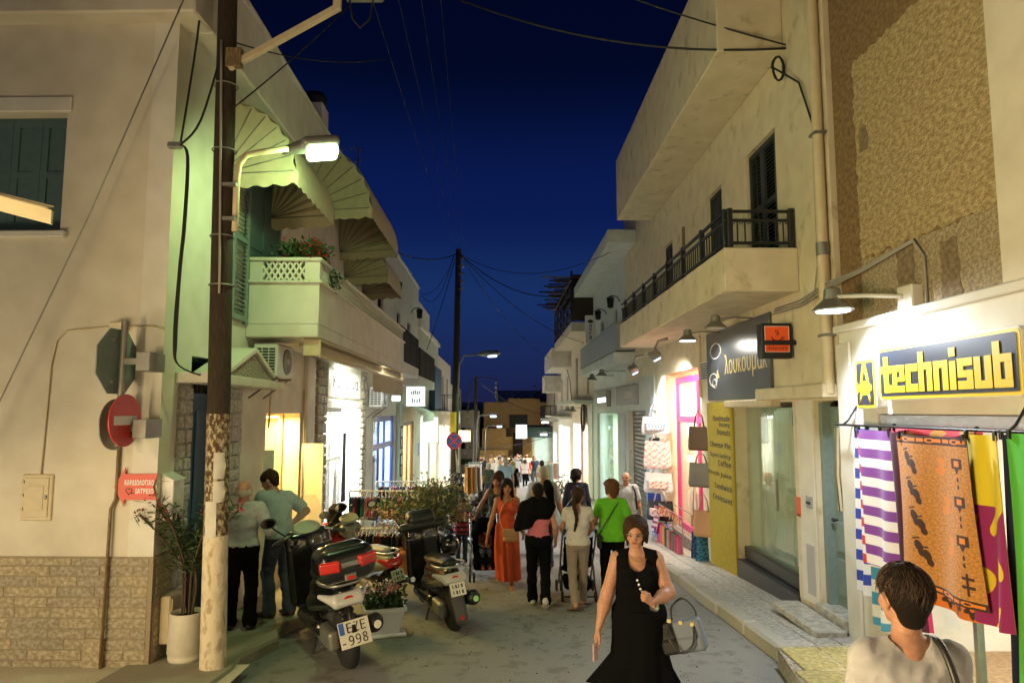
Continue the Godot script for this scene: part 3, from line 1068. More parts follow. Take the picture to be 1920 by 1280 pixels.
	mat("leaf", lin(0.1, 0.13, 0.05), 0.6, {"vc": true, "back": Color(0.15, 0.2, 0.06)})
	mat("leaf_plain", Color.WHITE, 0.6, {"vc": true, "back": Color(0.12, 0.16, 0.05)})
	mat("petal", Color.WHITE, 0.7, {"vc": true, "back": Color(0.3, 0.2, 0.2)})
	var sk := {"vc": true, "sss": 0.06, "tex": M.t_skin, "bump": M.t_grit, "height": 0.025, "scale": V(4, 4, 4), "world": false}
	mat("skin", lin(0.5, 0.27, 0.17), 0.55, sk)
	mat("skin_tan", lin(0.4, 0.19, 0.11), 0.55, sk)
	var hs := {"bump": M.t_wood, "height": 0.7, "scale": V(14, 2.5, 14), "world": false, "spec": 0.25}
	mat("hair_dark", lin(0.012, 0.008, 0.006), 0.6, hs)
	mat("hair_brown", lin(0.045, 0.022, 0.012), 0.65, hs)
	mat("hair_auburn", lin(0.11, 0.045, 0.018), 0.5, hs)
	mat("hair_grey", lin(0.4, 0.37, 0.3), 0.6, hs)
	mat("hair_blond", lin(0.4, 0.26, 0.1), 0.5, hs)
	mat("lamp_white", Color(1, 1, 1), 0.5, {"emit": Color(0.92, 0.97, 1.0), "power": 6.0})
	mat("lamp_green", Color(1, 1, 1), 0.5, {"emit": Color(0.8, 1.0, 0.72), "power": 9.0})
	mat("lamp_warm", Color(1, 1, 1), 0.5, {"emit": Color(1.0, 0.82, 0.5), "power": 5.0})
	mat("lit_white", lin(0.8, 0.8, 0.8), 0.5, {"emit": Color(0.95, 0.98, 1.0), "power": 1.3})
	mat("lit_far", lin(0.8, 0.8, 0.8), 0.5, {"emit": Color(0.95, 0.98, 0.92), "power": 1.6})
	mat("lamp_amber", Color(1, 1, 1), 0.5, {"emit": Color(1.0, 0.7, 0.25), "power": 1.6})
	mat("stucco_grey2", lin(0.52, 0.44, 0.3), 0.95, {"tex": M.t_stone, "bump": M.t_rough, "height": 1.2, "scale": V(1.3, 1.3, 1.3)})
	mat("tile_floor", lin(0.45, 0.3, 0.16), 0.4, {"tex": M.t_stone})
	mat("green_cloth", lin(0.08, 0.42, 0.03), 0.9, {"bump": M.t_weave, "height": 0.1, "scale": V(4, 4, 4), "world": false, "rim": 0.4})
	mat("glass_green", Color(0.7, 0.85, 0.75), 0.04, {"alpha": 0.16})
	mat("curtain_green", lin(0.5, 0.5, 0.3), 0.9, {"tex": M.t_cloth, "scale": V(2, 0.2, 2)})
	mat("gold_print", lin(0.62, 0.5, 0.2), 0.45)
	mat("orange_lit", lin(0.65, 0.1, 0.02), 0.5, {"emit": Color(0.75, 0.16, 0.03), "power": 0.28})
	mat("lamp_blue", Color(1, 1, 1), 0.5, {"emit": Color(0.7, 0.82, 1.0), "power": 2.5})
	mat("batik", lin(0.05, 0.2, 0.3), 0.9, {"tex": M.t_batik, "scale": V(3, 3, 3), "world": false})
	mat("batik_deep", lin(0.03, 0.08, 0.2), 0.9, {"tex": M.t_batik, "scale": V(3, 3, 3), "world": false})
	mat("paint_grey", lin(0.3, 0.34, 0.35), 0.5)
	mat("pink_pale", lin(0.6, 0.35, 0.33), 0.7)
	mat("canopy_green", lin(0.02, 0.035, 0.025), 0.7)
	mat("hill", lin(0.01, 0.012, 0.012), 0.95)
	mat("paper", lin(0.62, 0.6, 0.53), 0.8, {"tex": M.t_blot})
	mat("lit_warm", lin(0.8, 0.8, 0.7), 0.5, {"emit": Color(1.0, 0.8, 0.5), "power": 1.0})
	mat("pot_white", lin(0.62, 0.58, 0.48), 0.6, {"tex": M.t_blot, "world": false})
	mat("wicker", lin(0.42, 0.3, 0.14), 0.8, {"tex": M.t_wood})
	mat("sw_aqua", lin(0.25, 0.5, 0.5), 0.9)
	mat("cloth_lemon", lin(0.5, 0.47, 0.3), 0.9)
	mat("camo", lin(0.12, 0.14, 0.09), 0.9, {"tex": M.t_batik, "scale": V(4, 4, 4), "world": false})
	mat("curtain", lin(0.72, 0.68, 0.5), 0.9, {"tex": M.t_cloth, "scale": V(2, 0.2, 2)})

func sky_picture() -> ImageTexture:
	var im := Image.create(256, 128, false, Image.FORMAT_RGBF)
	var n := FastNoiseLite.new()
	n.seed = 4
	n.frequency = 0.015
	for y in 128:
		var e := (0.5 - (y + 0.5) / 128.0) * 180.0
		for x in 256:
			var c: Color
			var k := [[0.0, Color(0.0115, 0.0135, 0.055)], [4.0, Color(0.0105, 0.021, 0.09)], [9.0, Color(0.0085, 0.0285, 0.122)], [16.5, Color(0.003, 0.0103, 0.077)], [28.0, Color(0.0006, 0.0025, 0.017)], [42.0, Color(0.0005, 0.0015, 0.011)], [90.0, Color(0.0005, 0.0012, 0.008)]]
			c = k[0][1]
			for i in k.size() - 1:
				if e >= k[i][0]: c = k[i][1].lerp(k[i + 1][1], smoothstep(0.0, 1.0, clampf((e - k[i][0]) / (k[i + 1][0] - k[i][0]), 0, 1)))
			var v := 1.0 + 0.08 * n.get_noise_2d(x if x < 128 else 256 - x, y * 2.0)
			im.set_pixel(x, y, Color(c.r * v, c.g * v, c.b * v))
	return ImageTexture.create_from_image(im)

func sky_and_camera():
	var cam := Camera3D.new()
	cam.name = "camera"
	cam.fov = 52.43
	cam.near = 0.05
	cam.far = 1000.0
	cam.position = V(0, 2.15, 0)
	cam.rotation = V(0.09967, -0.01154, 0)
	add_child(cam)
	var e := Environment.new()
	e.background_mode = Environment.BG_SKY
	e.sky = Sky.new()
	var p := PanoramaSkyMaterial.new()
	p.panorama = sky_picture()
	e.sky.sky_material = p
	e.background_energy_multiplier = 1.0
	e.tonemap_mode = Environment.TONE_MAPPER_LINEAR
	e.tonemap_exposure = 1.0
	e.sdfgi_enabled = true
	e.ssao_enabled = true
	e.ssil_enabled = true
	var we := WorldEnvironment.new()
	we.name = "surroundings"
	we.environment = e
	add_child(we)

func ground_and_pavements():
	var g := G.new()
	var rows := []
	for z in [30.0, 8.0, 0.0, -4.0, -8.0, -12.0, -18.0, -26.0, -36.0, -50.0, -64.0, -90.0, -400.0]:
		var r := []
		for x in [-400.0, -60.0, -12.0, -6.0, -2.0, 0.0, 2.0, 6.0, 12.0, 60.0, 400.0]:
			r.append(V(x, road_y(maxf(z, -64.0)), z))
		rows.append(r)
	rows.reverse()
	g.sheet(rows)
	structure("road", g, M.asphalt)
	g = G.new()
	rng.seed = 44
	for k in 420:
		var p := V(rng.randf_range(-2.4, 2.7), 0, -rng.randf_range(5.2, 16.0))
		p.y = road_y(p.z) + 0.003
		var r := rng.randf_range(0.004, 0.013)
		g.box(p, V(r * rng.randf_range(1, 2.6), 0.006, r), 0.0, Basis(Vector3.UP, rng.randf() * 6.0))
	structure("road_grit", g, M.stone_dark).set_meta("kind", "stuff")
	# left: a concrete pavement with a broken lip
	g = G.new()
	var edge := []
	var i := 0
	while i <= 60:
		var z := -6.15 - i * 0.35 if i < 26 else -15.25 - (i - 26) * 1.4
		edge.append(V(-2.62 + 0.05 * sin(i * 1.7) + 0.04 * sin(i * 4.1) + minf(0.35, i * 0.012), road_y(z) + 0.12, z))
		i += 1
	for k in edge.size() - 1:
		var a: Vector3 = edge[k]
		var b: Vector3 = edge[k + 1]
		var o := V(0.02, -0.03, 0)
		g.quad(V(-3.6, a.y, a.z), a, b, V(-3.6, b.y, b.z))
		g.quad(a, a + o, b + o, b)
		g.quad(a + o, a + o + V(0.01, -0.13, 0), b + o + V(0.01, -0.13, 0), b + o)
	structure("pavement_left", g, M.concrete)
	g = G.new()
	rows = []
	for z in [-7.0, -6.6, -6.2, -5.85]:
		var r := []
		for x in [-14.0, -8.0, -5.0, -4.0, -3.3, -2.75, -2.45]:
			r.append(V(x, road_y(z) + (0.1 if z < -6.5 else 0.06 if z < -6.0 else 0.004), z + (0.0 if z < -6.9 or x < -4 else (x + 4) * 0.18)))
		rows.append(r)
	g.sheet(rows)
	structure("apron_path", g, M.concrete_light)
	# right: kerb and flagstones, each its own piece
	var pv := thing("pavement_right", "", "")
	pv.set_meta("kind", "structure")
	g = G.new()
	for k in 40:
		var z0 := -4.2 - k * 1.4
		var z1 := z0 - 1.4
		g.quad(V(2.95, road_y(z0) + 0.115, z0), V(3.95, road_y(z0) + 0.115, z0), V(3.95, road_y(z1) + 0.115, z1), V(2.95, road_y(z1) + 0.115, z1))
	wput("bed", g, M.mortar, pv)
	var kb := noise_kerb()
	for k in 20:
		var z0 := -4.3 - k * 1.02
		g = G.new()
		var sl := Basis(Vector3.RIGHT, -atan(RD))
		var c := V(2.9 + 0.012 * sin(k * 2.2), road_y(z0 - 0.5) + 0.06, z0 - 0.5)
		g.box(c, V(0.2, 0.2, 1.0), 0.03, sl)
		wput("kerb_stone", g, kb, pv)
	rng.seed = 8
	for r in 3:
		var x0: float = [3.01, 3.28, 3.56][r]
		var z := -5.0 + 0.17 * r
		while z > -21.0:
			var l := 0.5 + 0.08 * rng.randf()
			g = G.new()
			g.box(V(x0 + 0.128, road_y(z - l / 2) + 0.112 + 0.004 * rng.randf(), z - l / 2), V(0.264, 0.03, l - 0.012), 0.005, Basis(Vector3.RIGHT, -atan(RD)))
			wput("flagstone", g, M["flag_%d" % (rng.randi() % 4)], pv)
			z -= l

func noise_kerb() -> StandardMaterial3D:
	return mat("kerb", lin(0.5, 0.48, 0.42), 0.9, {"tex": M.t_asphalt, "bump": M.t_rough, "height": 0.4, "scale": V(1, 1, 1)})

# a louvred shutter leaf in the plane of a facade frame: u0..u1, v0..v1, w out
func shutter_leaf(xf: Transform3D, u0: float, u1: float, v0: float, v1: float, w: float, m: Material, parent: Node3D, open_deg := 0.0, louvres := true):
	var t := Transform3D(Basis(Vector3.UP, deg_to_rad(open_deg)), V(u0, 0, w))
	var x := xf * t
	var W := u1 - u0
	var g := G.new(x)
	var f := 0.07
	g.b2(0, f, v0, v1, 0, 0.035)
	g.b2(W - f, W, v0, v1, 0, 0.035)
	for y in [v0, (v0 + v1) / 2 - f / 2, v1 - f]: g.b2(f, W - f, y, y + f, 0.001, 0.034)
	var leaf := wput("shutter", g, m, parent)
	for p in 2:
		var a := lerpf(v0, v1, 0.5 * p) + f * (1.0 if p == 0 else 0.5)
		var b := lerpf(v0, v1, 0.5 + 0.5 * p) - f * (0.5 if p == 0 else 1.0)
		if louvres:
			var n := int((b - a) / 0.055)
			for k in n:
				g = G.new(x)
				g.box(V(W / 2, a + (k + 0.5) * (b - a) / n, 0.017), V(W - 2 * f, 0.006, 0.045), 0.0, Basis(Vector3.RIGHT, 0.7))
				wput("slat", g, m, leaf)
		else:
			g = G.new(x)
			g.b2(f, W - f, a, b, 0.006, 0.016)
			wput("panel", g, m, leaf)

func slab(xf: Transform3D, called: String, u0: float, u1: float, v0: float, v1: float, w0: float, w1: float, m: Material, parent: Node3D, bv := 0.012) -> MeshInstance3D:
	var g := G.new(xf)
	g.b2(u0, u1, v0, v1, w0, w1, bv)
	return wput(called, g, m, parent)

func pane(xf: Transform3D, u0: float, u1: float, v0: float, v1: float, w: float, m: Material, parent: Node3D, called := "pane"):
	var g := G.new(xf)
	g.b2(u0, u1, v0, v1, w - 0.004, w + 0.004)
	return wput(called, g, m, parent)

func frame(xf: Transform3D, called: String, u0: float, u1: float, v0: float, v1: float, w: float, th: float, m: Material, parent: Node3D, bars := []) -> MeshInstance3D:
	var g := G.new(xf)
	g.b2(u0, u0 + th, v0, v1, w - 0.03, w + 0.03)
	g.b2(u1 - th, u1, v0, v1, w - 0.03, w + 0.03)
	g.b2(u0 + th, u1 - th, v1 - th, v1, w - 0.029, w + 0.029)
	g.b2(u0 + th, u1 - th, v0, v0 + th, w - 0.029, w + 0.029)
	for b in bars:
		if b > 0: g.b2(lerpf(u0, u1, b) - th / 2, lerpf(u0, u1, b) + th / 2, v0 + th, v1 - th, w - 0.025, w + 0.025)
		else: g.b2(u0 + th, u1 - th, lerpf(v0, v1, -b) - th / 2, lerpf(v0, v1, -b) + th / 2, w - 0.027, w + 0.027)
	return wput(called, g, m, parent)

func room(xf: Transform3D, u0: float, u1: float, v0: float, v1: float, depth: float, m: Material, fl: Material, parent: Node3D):
	var t := 0.06
	slab(xf, "back_wall", u0 - t, u1 + t, v0 - t, v1 + t, -depth - t, -depth, m, parent, 0)
	slab(xf, "side_wall", u0 - t, u0, v0 - t, v1 + t, -depth, -0.252, m, parent, 0)
	slab(xf, "side_wall", u1, u1 + t, v0 - t, v1 + t, -depth, -0.252, m, parent, 0)
	slab(xf, "ceiling", u0, u1, v1, v1 + t, -depth, -0.252, m, parent, 0)
	slab(xf, "floor", u0, u1, v0 - t, v0, -depth, 0.0, fl, parent, 0)

func facade(t: Node3D, xf: Transform3D, u0: float, u1: float, v1: float, holes: Array, m: Material, depth := 6.0):
	var g := G.new(xf)
	wall_with(g, u0, u1, -4.5, v1, holes, 0.25)
	wput("wall", g, m, t)
	g = G.new(xf)
	g.b2(u0 + 0.002, u0 + 0.25, -4.5, v1, -depth, -0.253)
	g.b2(u1 - 0.25, u1 - 0.002, -4.5, v1, -depth, -0.253)
	g.b2(u0 + 0.002, u1 - 0.002, -4.5, v1, -depth - 0.25, -depth - 0.002)
	wput("end_wall", g, m, t)
	g = G.new(xf)
	g.b2(u0 + 0.004, u1 - 0.004, v1 - 0.4, v1 - 0.2, -depth, -0.26)
	wput("roof", g, M.concrete, t)

# ---------------------------------------------------------------- left side of the street
func corner_house():
	var t := thing("house", "white two storey corner house with stone base, lattice balcony and cream awnings", "house", V(LX, -0.3, -7.0))
	var holes := [[7.6, 8.5, -0.5, 2.75], [10.1, 11.8, -0.75, 2.11], [13.4, 16.9, -0.85, 2.2], [9.05, 10.35, 3.6, 5.45], [12.3, 13.6, 3.6, 5.3], [14.9, 16.2, 3.6, 5.2]]
	var g := G.new(LF)
	wall_with(g, 6.95, 17.45, -1.5, 6.25, holes, 0.25)
	wput("street_wall", g, M.plaster_white, t)
	# the end wall faces the camera; a little turned away
	var EF := Transform3D(Basis(Vector3.RIGHT, Vector3.UP, Vector3.BACK), V(LX, 0, -6.95)) * Transform3D(Basis(Vector3.UP, -0.03), Vector3.ZERO)
	g = G.new(EF)
	wall_with(g, -9.0, 0.0, -1.0, 6.25, [[-2.45, -1.13, 3.98, 5.23]], 0.25)
	var ew := wput("end_wall", g, M.plaster_warm, t)
	g = G.new(EF)
	g.b2(-9.0, 0.26, 6.2, 7.08, -0.2, 0.22, 0.02)
	wput("eaves", g, M.plaster_warm, t)
	g = G.new(LF)
	g.b2(7.16, 17.45, 6.21, 7.09, -0.2, 0.26, 0.02)
	g.b2(6.74, 17.45, 7.09, 7.15, -0.25, 0.3, 0.015)
	wput("eaves", g, M.plaster_white, t)
	g = G.new(LF)
	g.b2(7.2, 17.44, 6.7, 6.9, -9.0, -0.25)
	wput("roof", g, M.concrete, t)
	g = G.new(LF)
	g.b2(17.2, 17.44, -1.5, 7.2, -9.0, -0.26)
	g.b2(7.2, 17.4, -1.5, 7.2, -9.2, -9.0)
	wput("rear_wall", g, M.plaster_dim, t)
	g = G.new(LF)
	g.b2(7.2, 17.19, 2.9, 3.1, -8.9, -0.26)
	wput("upper_floor", g, M.concrete, t)
	# shuttered window in the end wall
	var wn := frame(EF, "window", -2.45, -1.13, 3.98, 5.23, -0.16, 0.05, M.teal_paint, t)
	for k in 4: shutter_leaf(EF, -2.4 + 0.3125 * k, -2.4 + 0.3125 * (k + 1) - 0.004, 4.02, 5.19, -0.15, M.teal_paint, wn, 0.0, false)
	slab(EF, "surround", -2.55, -1.08, 5.235, 5.4, 0.0, 0.03, M.plaster_white, wn)
	slab(EF, "sill", -2.55, -1.05, 3.9, 3.975, -0.1, 0.06, M.plaster_white, wn)
	# stone blocks of the base, on the end wall and round the corner
	rng.seed = 21
	for side in 2:
		var y := -0.42
		var row := 0
		while y < 0.72:
			var h := minf(0.098, 0.735 - y)
			var u := -2.6 + 0.11 * rng.randf() if side == 0 else 7.0
			var end := -0.02 if side == 0 else 7.3
			while u < end - 0.03:
				var l := minf(0.26 + 0.3 * rng.randf(), end - u)
				if end - u - l < 0.1: l = end - u
				g = G.new(EF if side == 0 else LF)
				var pr := 0.018 + 0.006 * rng.randf()
				g.b2(u, u + l - 0.009, y, y + h - 0.009, -0.01, pr, 0.006)
				wput("brick", g, M["brick_%d" % (rng.randi() % 4)], ew)
				u += l
			y += h
			row += 1
	slab(EF, "mortar_bed", -9.0, 0.012, -0.5, 0.74, 0.001, 0.014, M.mortar, ew, 0)
	slab(LF, "mortar_bed", 6.97, 7.3, -0.5, 0.74, 0.001, 0.014, M.mortar, ew, 0)
	slab(EF, "footing", -9.0, 0.03, -0.6, -0.33, 0.0, 0.05, M.concrete_light, ew)
	slab(EF, "buttress", -0.61, -0.42, -0.5, -0.02, 0.0, 0.055, M.brick_2, ew)
	# meter box let into the end wall
	var mb := slab(EF, "meter_box", -1.33, -1.02, 1.08, 1.53, 0.0, 0.02, M.paint_cream, t)
	g = G.new(EF)
	g.b2(-1.295, -1.055, 1.115, 1.495, 0.02, 0.03, 0.004)
	wput("door", g, M.paint_cream, mb)
	g = G.new(EF)
	g.b2(-1.25, -1.1, 1.19, 1.42, 0.03, 0.036, 0.003)
	wput("door_panel", g, M.paint_cream, mb)
	for k in 3: slab(EF, "hinge", -1.325, -1.3, 1.18 + 0.13 * k, 1.21 + 0.13 * k, 0.02, 0.035, M.paint_cream, mb, 0.003)
	slab(EF, "latch", -1.085, -1.065, 1.29, 1.33, 0.03, 0.045, M.zinc, mb, 0.003)
	# door to the house, in rough stone
	for q in [[7.3, 7.6], [8.5, 9.05]]:
		var y := -0.42
		while y < 2.42:
			var h := 0.12 + 0.07 * rng.randf()
			h = minf(h, 2.44 - y)
			g = G.new(LF)
			var m: float = lerpf(q[0], q[1], 0.35 + 0.3 * rng.randf())
			g.b2(q[0], m - 0.008, y, y + h - 0.01, -0.05, 0.03 + 0.02 * rng.randf(), 0.012)
			wput("stone", g, M["flag_%d" % (rng.randi() % 4)], t)
			g = G.new(LF)
			g.b2(m, q[1], y, y + h - 0.01, -0.05, 0.03 + 0.02 * rng.randf(), 0.012)
			wput("stone", g, M["flag_%d" % (rng.randi() % 4)], t)
			y += h
	var dr := slab(LF, "door", 7.6, 8.5, -0.42, 2.3, -0.2, -0.15, M.blue_paint, t, 0)
	for k in 2:
		for q in [[-0.2, 0.6], [0.75, 2.15]]:
			g = G.new(LF)
			g.b2(7.7 + 0.39 * k, 8.01 + 0.39 * k, q[0], q[1], -0.15, -0.13, 0.015)
			wput("panel", g, M.blue_paint, dr)
	g = G.new(LF)
	g.lathe(V(8.1, 0.68, -0.15), [Vector2(0.012, 0), Vector2(0.012, 0.03), Vector2(0.026, 0.045), Vector2(0.02, 0.065)], 10, Vector3.BACK)
	wput("knob", g, M.steel, dr)
	var tr := frame(LF, "fanlight", 7.6, 8.5, 2.3, 2.75, -0.16, 0.05, M.blue_paint, t)
	pane(LF, 7.65, 8.45, 2.35, 2.7, -0.18, M.glass_dark, tr)
	for k in 5:
		g = G.new(LF)
		g.tube([V(7.8 + 0.12 * k, 2.35, -0.14), V(7.84 + 0.12 * k, 2.5, -0.14), V(7.8 + 0.12 * k, 2.7, -0.14)], 0.008)
		wput("bar", g, M.iron_black, tr)
	slab(LF, "door_step", 7.55, 8.6, -0.5, -0.3, -0.25, 0.25, M.concrete_light, t)
	# gabled canopy of stone over the door
	var cn := slab(LF, "canopy", 7.2, 9.75, 2.44, 2.55, 0.0, 0.36, M.plaster_white, t)
	g = G.new(LF)
	g.prism([V(7.75, 2.55, 0.02), V(9.35, 2.55, 0.02), V(8.6, 2.84, 0.02)], V(0, 0, 0.3))
	wput("gable", g, M.stone_rough, cn)
	for s in 2:
		g = G.new(LF)
		var a := V(7.65 if s == 0 else 9.45, 2.55, 0.18)
		var b := V(8.6, 2.9, 0.18)
		var d := (b - a).normalized()
		g.box((a + b) / 2, V((b - a).length(), 0.06, 0.36), 0.01, Basis(d, Vector3.BACK.cross(d), Vector3.BACK))
		wput("coping", g, M.plaster_white, cn)
	# lit display recess with its two cream doors standing open
	room(LF, 10.1, 11.8, -0.4, 2.11, 0.6, M.paint_cream, M.paint_cream, t)
	slab(LF, "stall_riser", 10.1, 11.8, -0.8, 0.15, -0.06, 0.02, M.paint_cream, t)
	slab(LF, "shelf", 10.1, 11.8, 0.15, 0.19, -0.55, 0.03, M.paint_cream, t)
	slab(LF, "display_back", 10.3, 11.0, 0.2, 1.55, -0.3, -0.27, M.paint_white, t)
	slab(LF, "frame_post", 11.15, 11.22, 0.19, 2.1, -0.15, -0.08, M.paint_cream, t)
	g = G.new(LF)
	g.cyl(V(10.3, 2.05, -0.3), V(11.6, 2.05, -0.3), 0.02, 0.02, 8)
	wput("tube_lamp", g, M.lamp_warm, t)
	area(LF * V(10.95, 2.02, -0.3), LF * V(10.95, 0, -0.1), Vector2(1.4, 0.3), 13, Color(1.0, 0.84, 0.5))
	slab(LF, "cabinet_door", 11.86, 11.9, -0.05, 1.6, 0.02, 0.4, M.plaster_white, t)
	slab(LF, "cabinet_door", 9.96, 10.0, -0.2, 1.6, 0.02, 0.17, M.plaster_white, t)
	for k in 3:
		g = G.new(LF)
		g.b2(10.35 + 0.22 * k, 10.45 + 0.22 * k, 0.2, 0.3 + 0.04 * k, -0.24, -0.2, 0.004)
		wput("price_card", g, M.white_print, t)
	g = G.new(LF)
	g.tube([V(11.9, 2.5, 0.03), V(11.88, 1.6, 0.05), V(11.83, 0.8, 0.06), V(11.9, 0.2, 0.05)], 0.012)
	wput("hose", g, M.cable_grey, t)
	# pilasters and the rough stone front of the dress shop
	slab(LF, "pilaster", 11.98, 12.5, -0.9, 3.1, 0.0, 0.07, M.plaster_white, t)
	rng.seed = 5
	for q in [[12.75, 13.4, -0.95, 3.08], [16.9, 17.4, -1.0, 3.1]]:
		var y: float = q[2]
		while y < q[3] - 0.02:
			var h: float = minf(0.11 + 0.12 * rng.randf(), q[3] - y)
			var u: float = q[0]
			while u < q[1] - 0.02:
				var l: float = minf(0.14 + 0.16 * rng.randf(), q[1] - u)
				g = G.new(LF)
				g.box(V(u + l / 2, y + h / 2, 0.02), V(l - 0.015, h - 0.015, 0.08 + 0.05 * rng.randf()), 0.025, Basis(Vector3.BACK, rng.randf_range(-0.06, 0.06)))
				wput("stone", g, M.stone_rough, t)
				u += l
			y += h
	slab(LF, "lintel", 13.4, 16.9, 2.2, 2.36, 0.0, 0.06, M.plaster_white, t)
	# balcony with a pierced parapet
	var bc := slab(LF, "balcony", 9.15, 17.4, 3.12, 3.3, 0.0, 0.96, M.plaster_white, t)
	g = G.new(LF)
	g.b2(9.15, 17.4, 3.3, 3.84, 0.86, 0.96)
	g.b2(9.15, 9.25, 3.3, 3.84, 0.0, 0.86)
	g.b2(17.3, 17.4, 3.3, 3.84, 0.0, 0.86)
	wput("parapet", g, M.plaster_white, bc)
	g = G.new(LF)
	g.b2(9.1, 17.42, 3.84, 3.88, 0.83, 1.0, 0.01)
	g.b2(9.1, 9.28, 3.841, 3.879, 0.0, 0.83, 0.01)
	g.b2(9.11, 17.42, 4.14, 4.19, 0.84, 0.99, 0.01)
	g.b2(9.11, 9.27, 4.141, 4.189, 0.0, 0.84, 0.01)
	g.b2(9.15, 9.25, 3.88, 4.14, 0.0, 0.2)
	g.b2(9.15, 9.25, 3.88, 4.14, 0.76, 0.96)
	wput("coping", g, M.plaster_white, bc)
	# lattice blocks: crossing bars
	var cross := func(c: Vector3, du: Vector3, w: float, h: float):
		for s in [-1, 1]:
			var q := G.new(LF)
			var d := (du * w + V(0, s * h, 0))
			var dn := d.normalized()
			var nn := du.cross(Vector3.UP)
			q.box(c, V(d.length() + 0.02, 0.026, 0.07 + 0.004 * s), 0.0, Basis(dn, nn.cross(dn), nn))
			wput("lattice_bar", q, M.plaster_white, bc)
	for k in 7: cross.call(V(9.2, 4.01, 0.24 + 0.08 * k), Vector3.BACK, 0.16, 0.26)
	for k in 72: cross.call(V(9.27 + 0.112 * (k + 0.5), 4.01, 0.91), Vector3.RIGHT, 0.2, 0.26)
	# first floor doors
	for q in [[9.05, 10.35, 5.45], [12.3, 13.6, 5.3], [14.9, 16.2, 5.2]]:
		var o := frame(LF, "balcony_door", q[0], q[1], 3.3, q[2], -0.12, 0.07, M.teal_light, t, [0.5])
		slab(LF, "leaf", q[0] + 0.07, (q[0] + q[1]) / 2 - 0.035, 3.37, q[2] - 0.07, -0.15, -0.11, M.teal_paint, o, 0)
		pane(LF, (q[0] + q[1]) / 2 + 0.035, q[1] - 0.07, 3.37, q[2] - 0.07, -0.13, M.glass_dark, o)
	var sh := frame(LF, "shutter_frame", 9.03, 10.37, 3.28, 5.47, 0.01, 0.05, M.teal_light, t)
	shutter_leaf(LF, 8.5, 9.02, 3.3, 5.4, 0.03, M.teal_light, sh)
	shutter_leaf(LF, 9.07, 9.7, 3.35, 5.4, 0.0, M.teal_paint, sh, 0.0, false)
	shutter_leaf(LF, 9.7, 10.33, 3.35, 5.4, 0.0, M.teal_paint, sh, 0.0, false)
	# chimney
	g = G.new()
	g.b2(-4.1, -3.65, 7.1, 8.32, -13.9, -13.4, 0.02)
	var ch := wput("chimney", g, M.plaster_white, t)
	g = G.new()
	g.lathe(V(-3.87, 8.32, -13.65), [Vector2(0.2, 0), Vector2(0.24, 0.05), Vector2(0.25, 0.16), Vector2(0.2, 0.26), Vector2(0.08, 0.31)], 16)
	wput("cowl", g, M.iron_black, ch)
	make_hoods()
	corner_house_fittings()

func make_hoods():
	for q in [[8.05, 9.95, 4.95, 0.92, "cream folding hood awning behind the street lamp, nearest the corner"], [11.3, 14.3, 5.45, 1.22, "large cream folding hood awning, middle of the three above the lattice balcony"], [14.75, 16.75, 5.0, 0.95, "cream folding hood awning at the far end of the lattice balcony"]]:
		var t := thing("awning", q[4], "awning", (LF * V(q[0], q[2], 0)), 0.0, "hood awnings over the balcony")
		var n := 7
		var ribs := []
		for k in n + 1:
			var a := lerpf(PI / 2 * 1.02, 0.06, float(k) / n)
			var pt: Vector3 = V(0, sin(a), cos(a)) * q[3]
			ribs.append(pt)
		var rows := []
		for k in n + 1:
			for sub in (4 if k < n else 1):
				var p: Vector3 = ribs[k] if sub == 0 else ribs[k].lerp(ribs[k + 1], sub / 4.0) * (1.0 + 0.005 * sin(PI * sub / 4.0))
				var row := []
				for j in 13: row.append(LF * V(lerpf(q[0], q[1], j / 12.0), q[2] + p.y, 0.02 + p.z))
				rows.append(row)
		rows.reverse()
		var g := G.new()
		g.sheet(rows, 0.004)
		wput("cover", g, M.awning, t)
		for e in 2:
			var u: float = q[e]
			for k in n:
				g = G.new(LF)
				var c := V(u, q[2], 0.02)
				var a: Vector3 = c + ribs[k] * V(1, 1, 1)
				var b: Vector3 = c + ribs[k + 1]
				var m := (a + b) / 2 * 1.0 + V((0.05 if e == 0 else -0.05), 0, 0)
				m = c + (m - c) * 0.97
				m.x = u + (0.002 if e == 0 else -0.06)
				g.tri(c, a, m)
				g.tri(c, m, b)
				wput("side_fold", g, M.awning, t)
		for k in n + 1:
			g = G.new(LF)
			var c := V(q[0], q[2], 0.02)
			var d := V(q[1] - q[0], 0, 0)
			g.tube([c, c + ribs[k] * 0.955, c + d + ribs[k] * 0.955, c + d], 0.009, 5)
			wput("rib", g, M.zinc, t)
		# scalloped valance along the front and the sides
		rows = [[], []]
		var m := 64
		for j in m + 1:
			var f := float(j) / m
			var ln: float = 2 * q[3] + q[1] - q[0]
			var s: float = f * ln
			var p: Vector3
			if s < q[3]: p = V(q[0], q[2] + ribs[n].y * s / q[3], 0.02 + s)
			elif s > q[3] + q[1] - q[0]: p = V(q[1], q[2] + ribs[n].y * (ln - s) / q[3], 0.02 + ln - s)
			else: p = V(q[0] + s - q[3], q[2] + ribs[n].y, 0.024 + q[3])
			rows[0].append(LF * (p - V(0, 0.14 + 0.05 * absf(sin(s * PI / 0.22)), 0)))
			rows[1].append(LF * p)
		g = G.new()
		g.sheet(rows)
		wput("valance", g, M.awning, t)

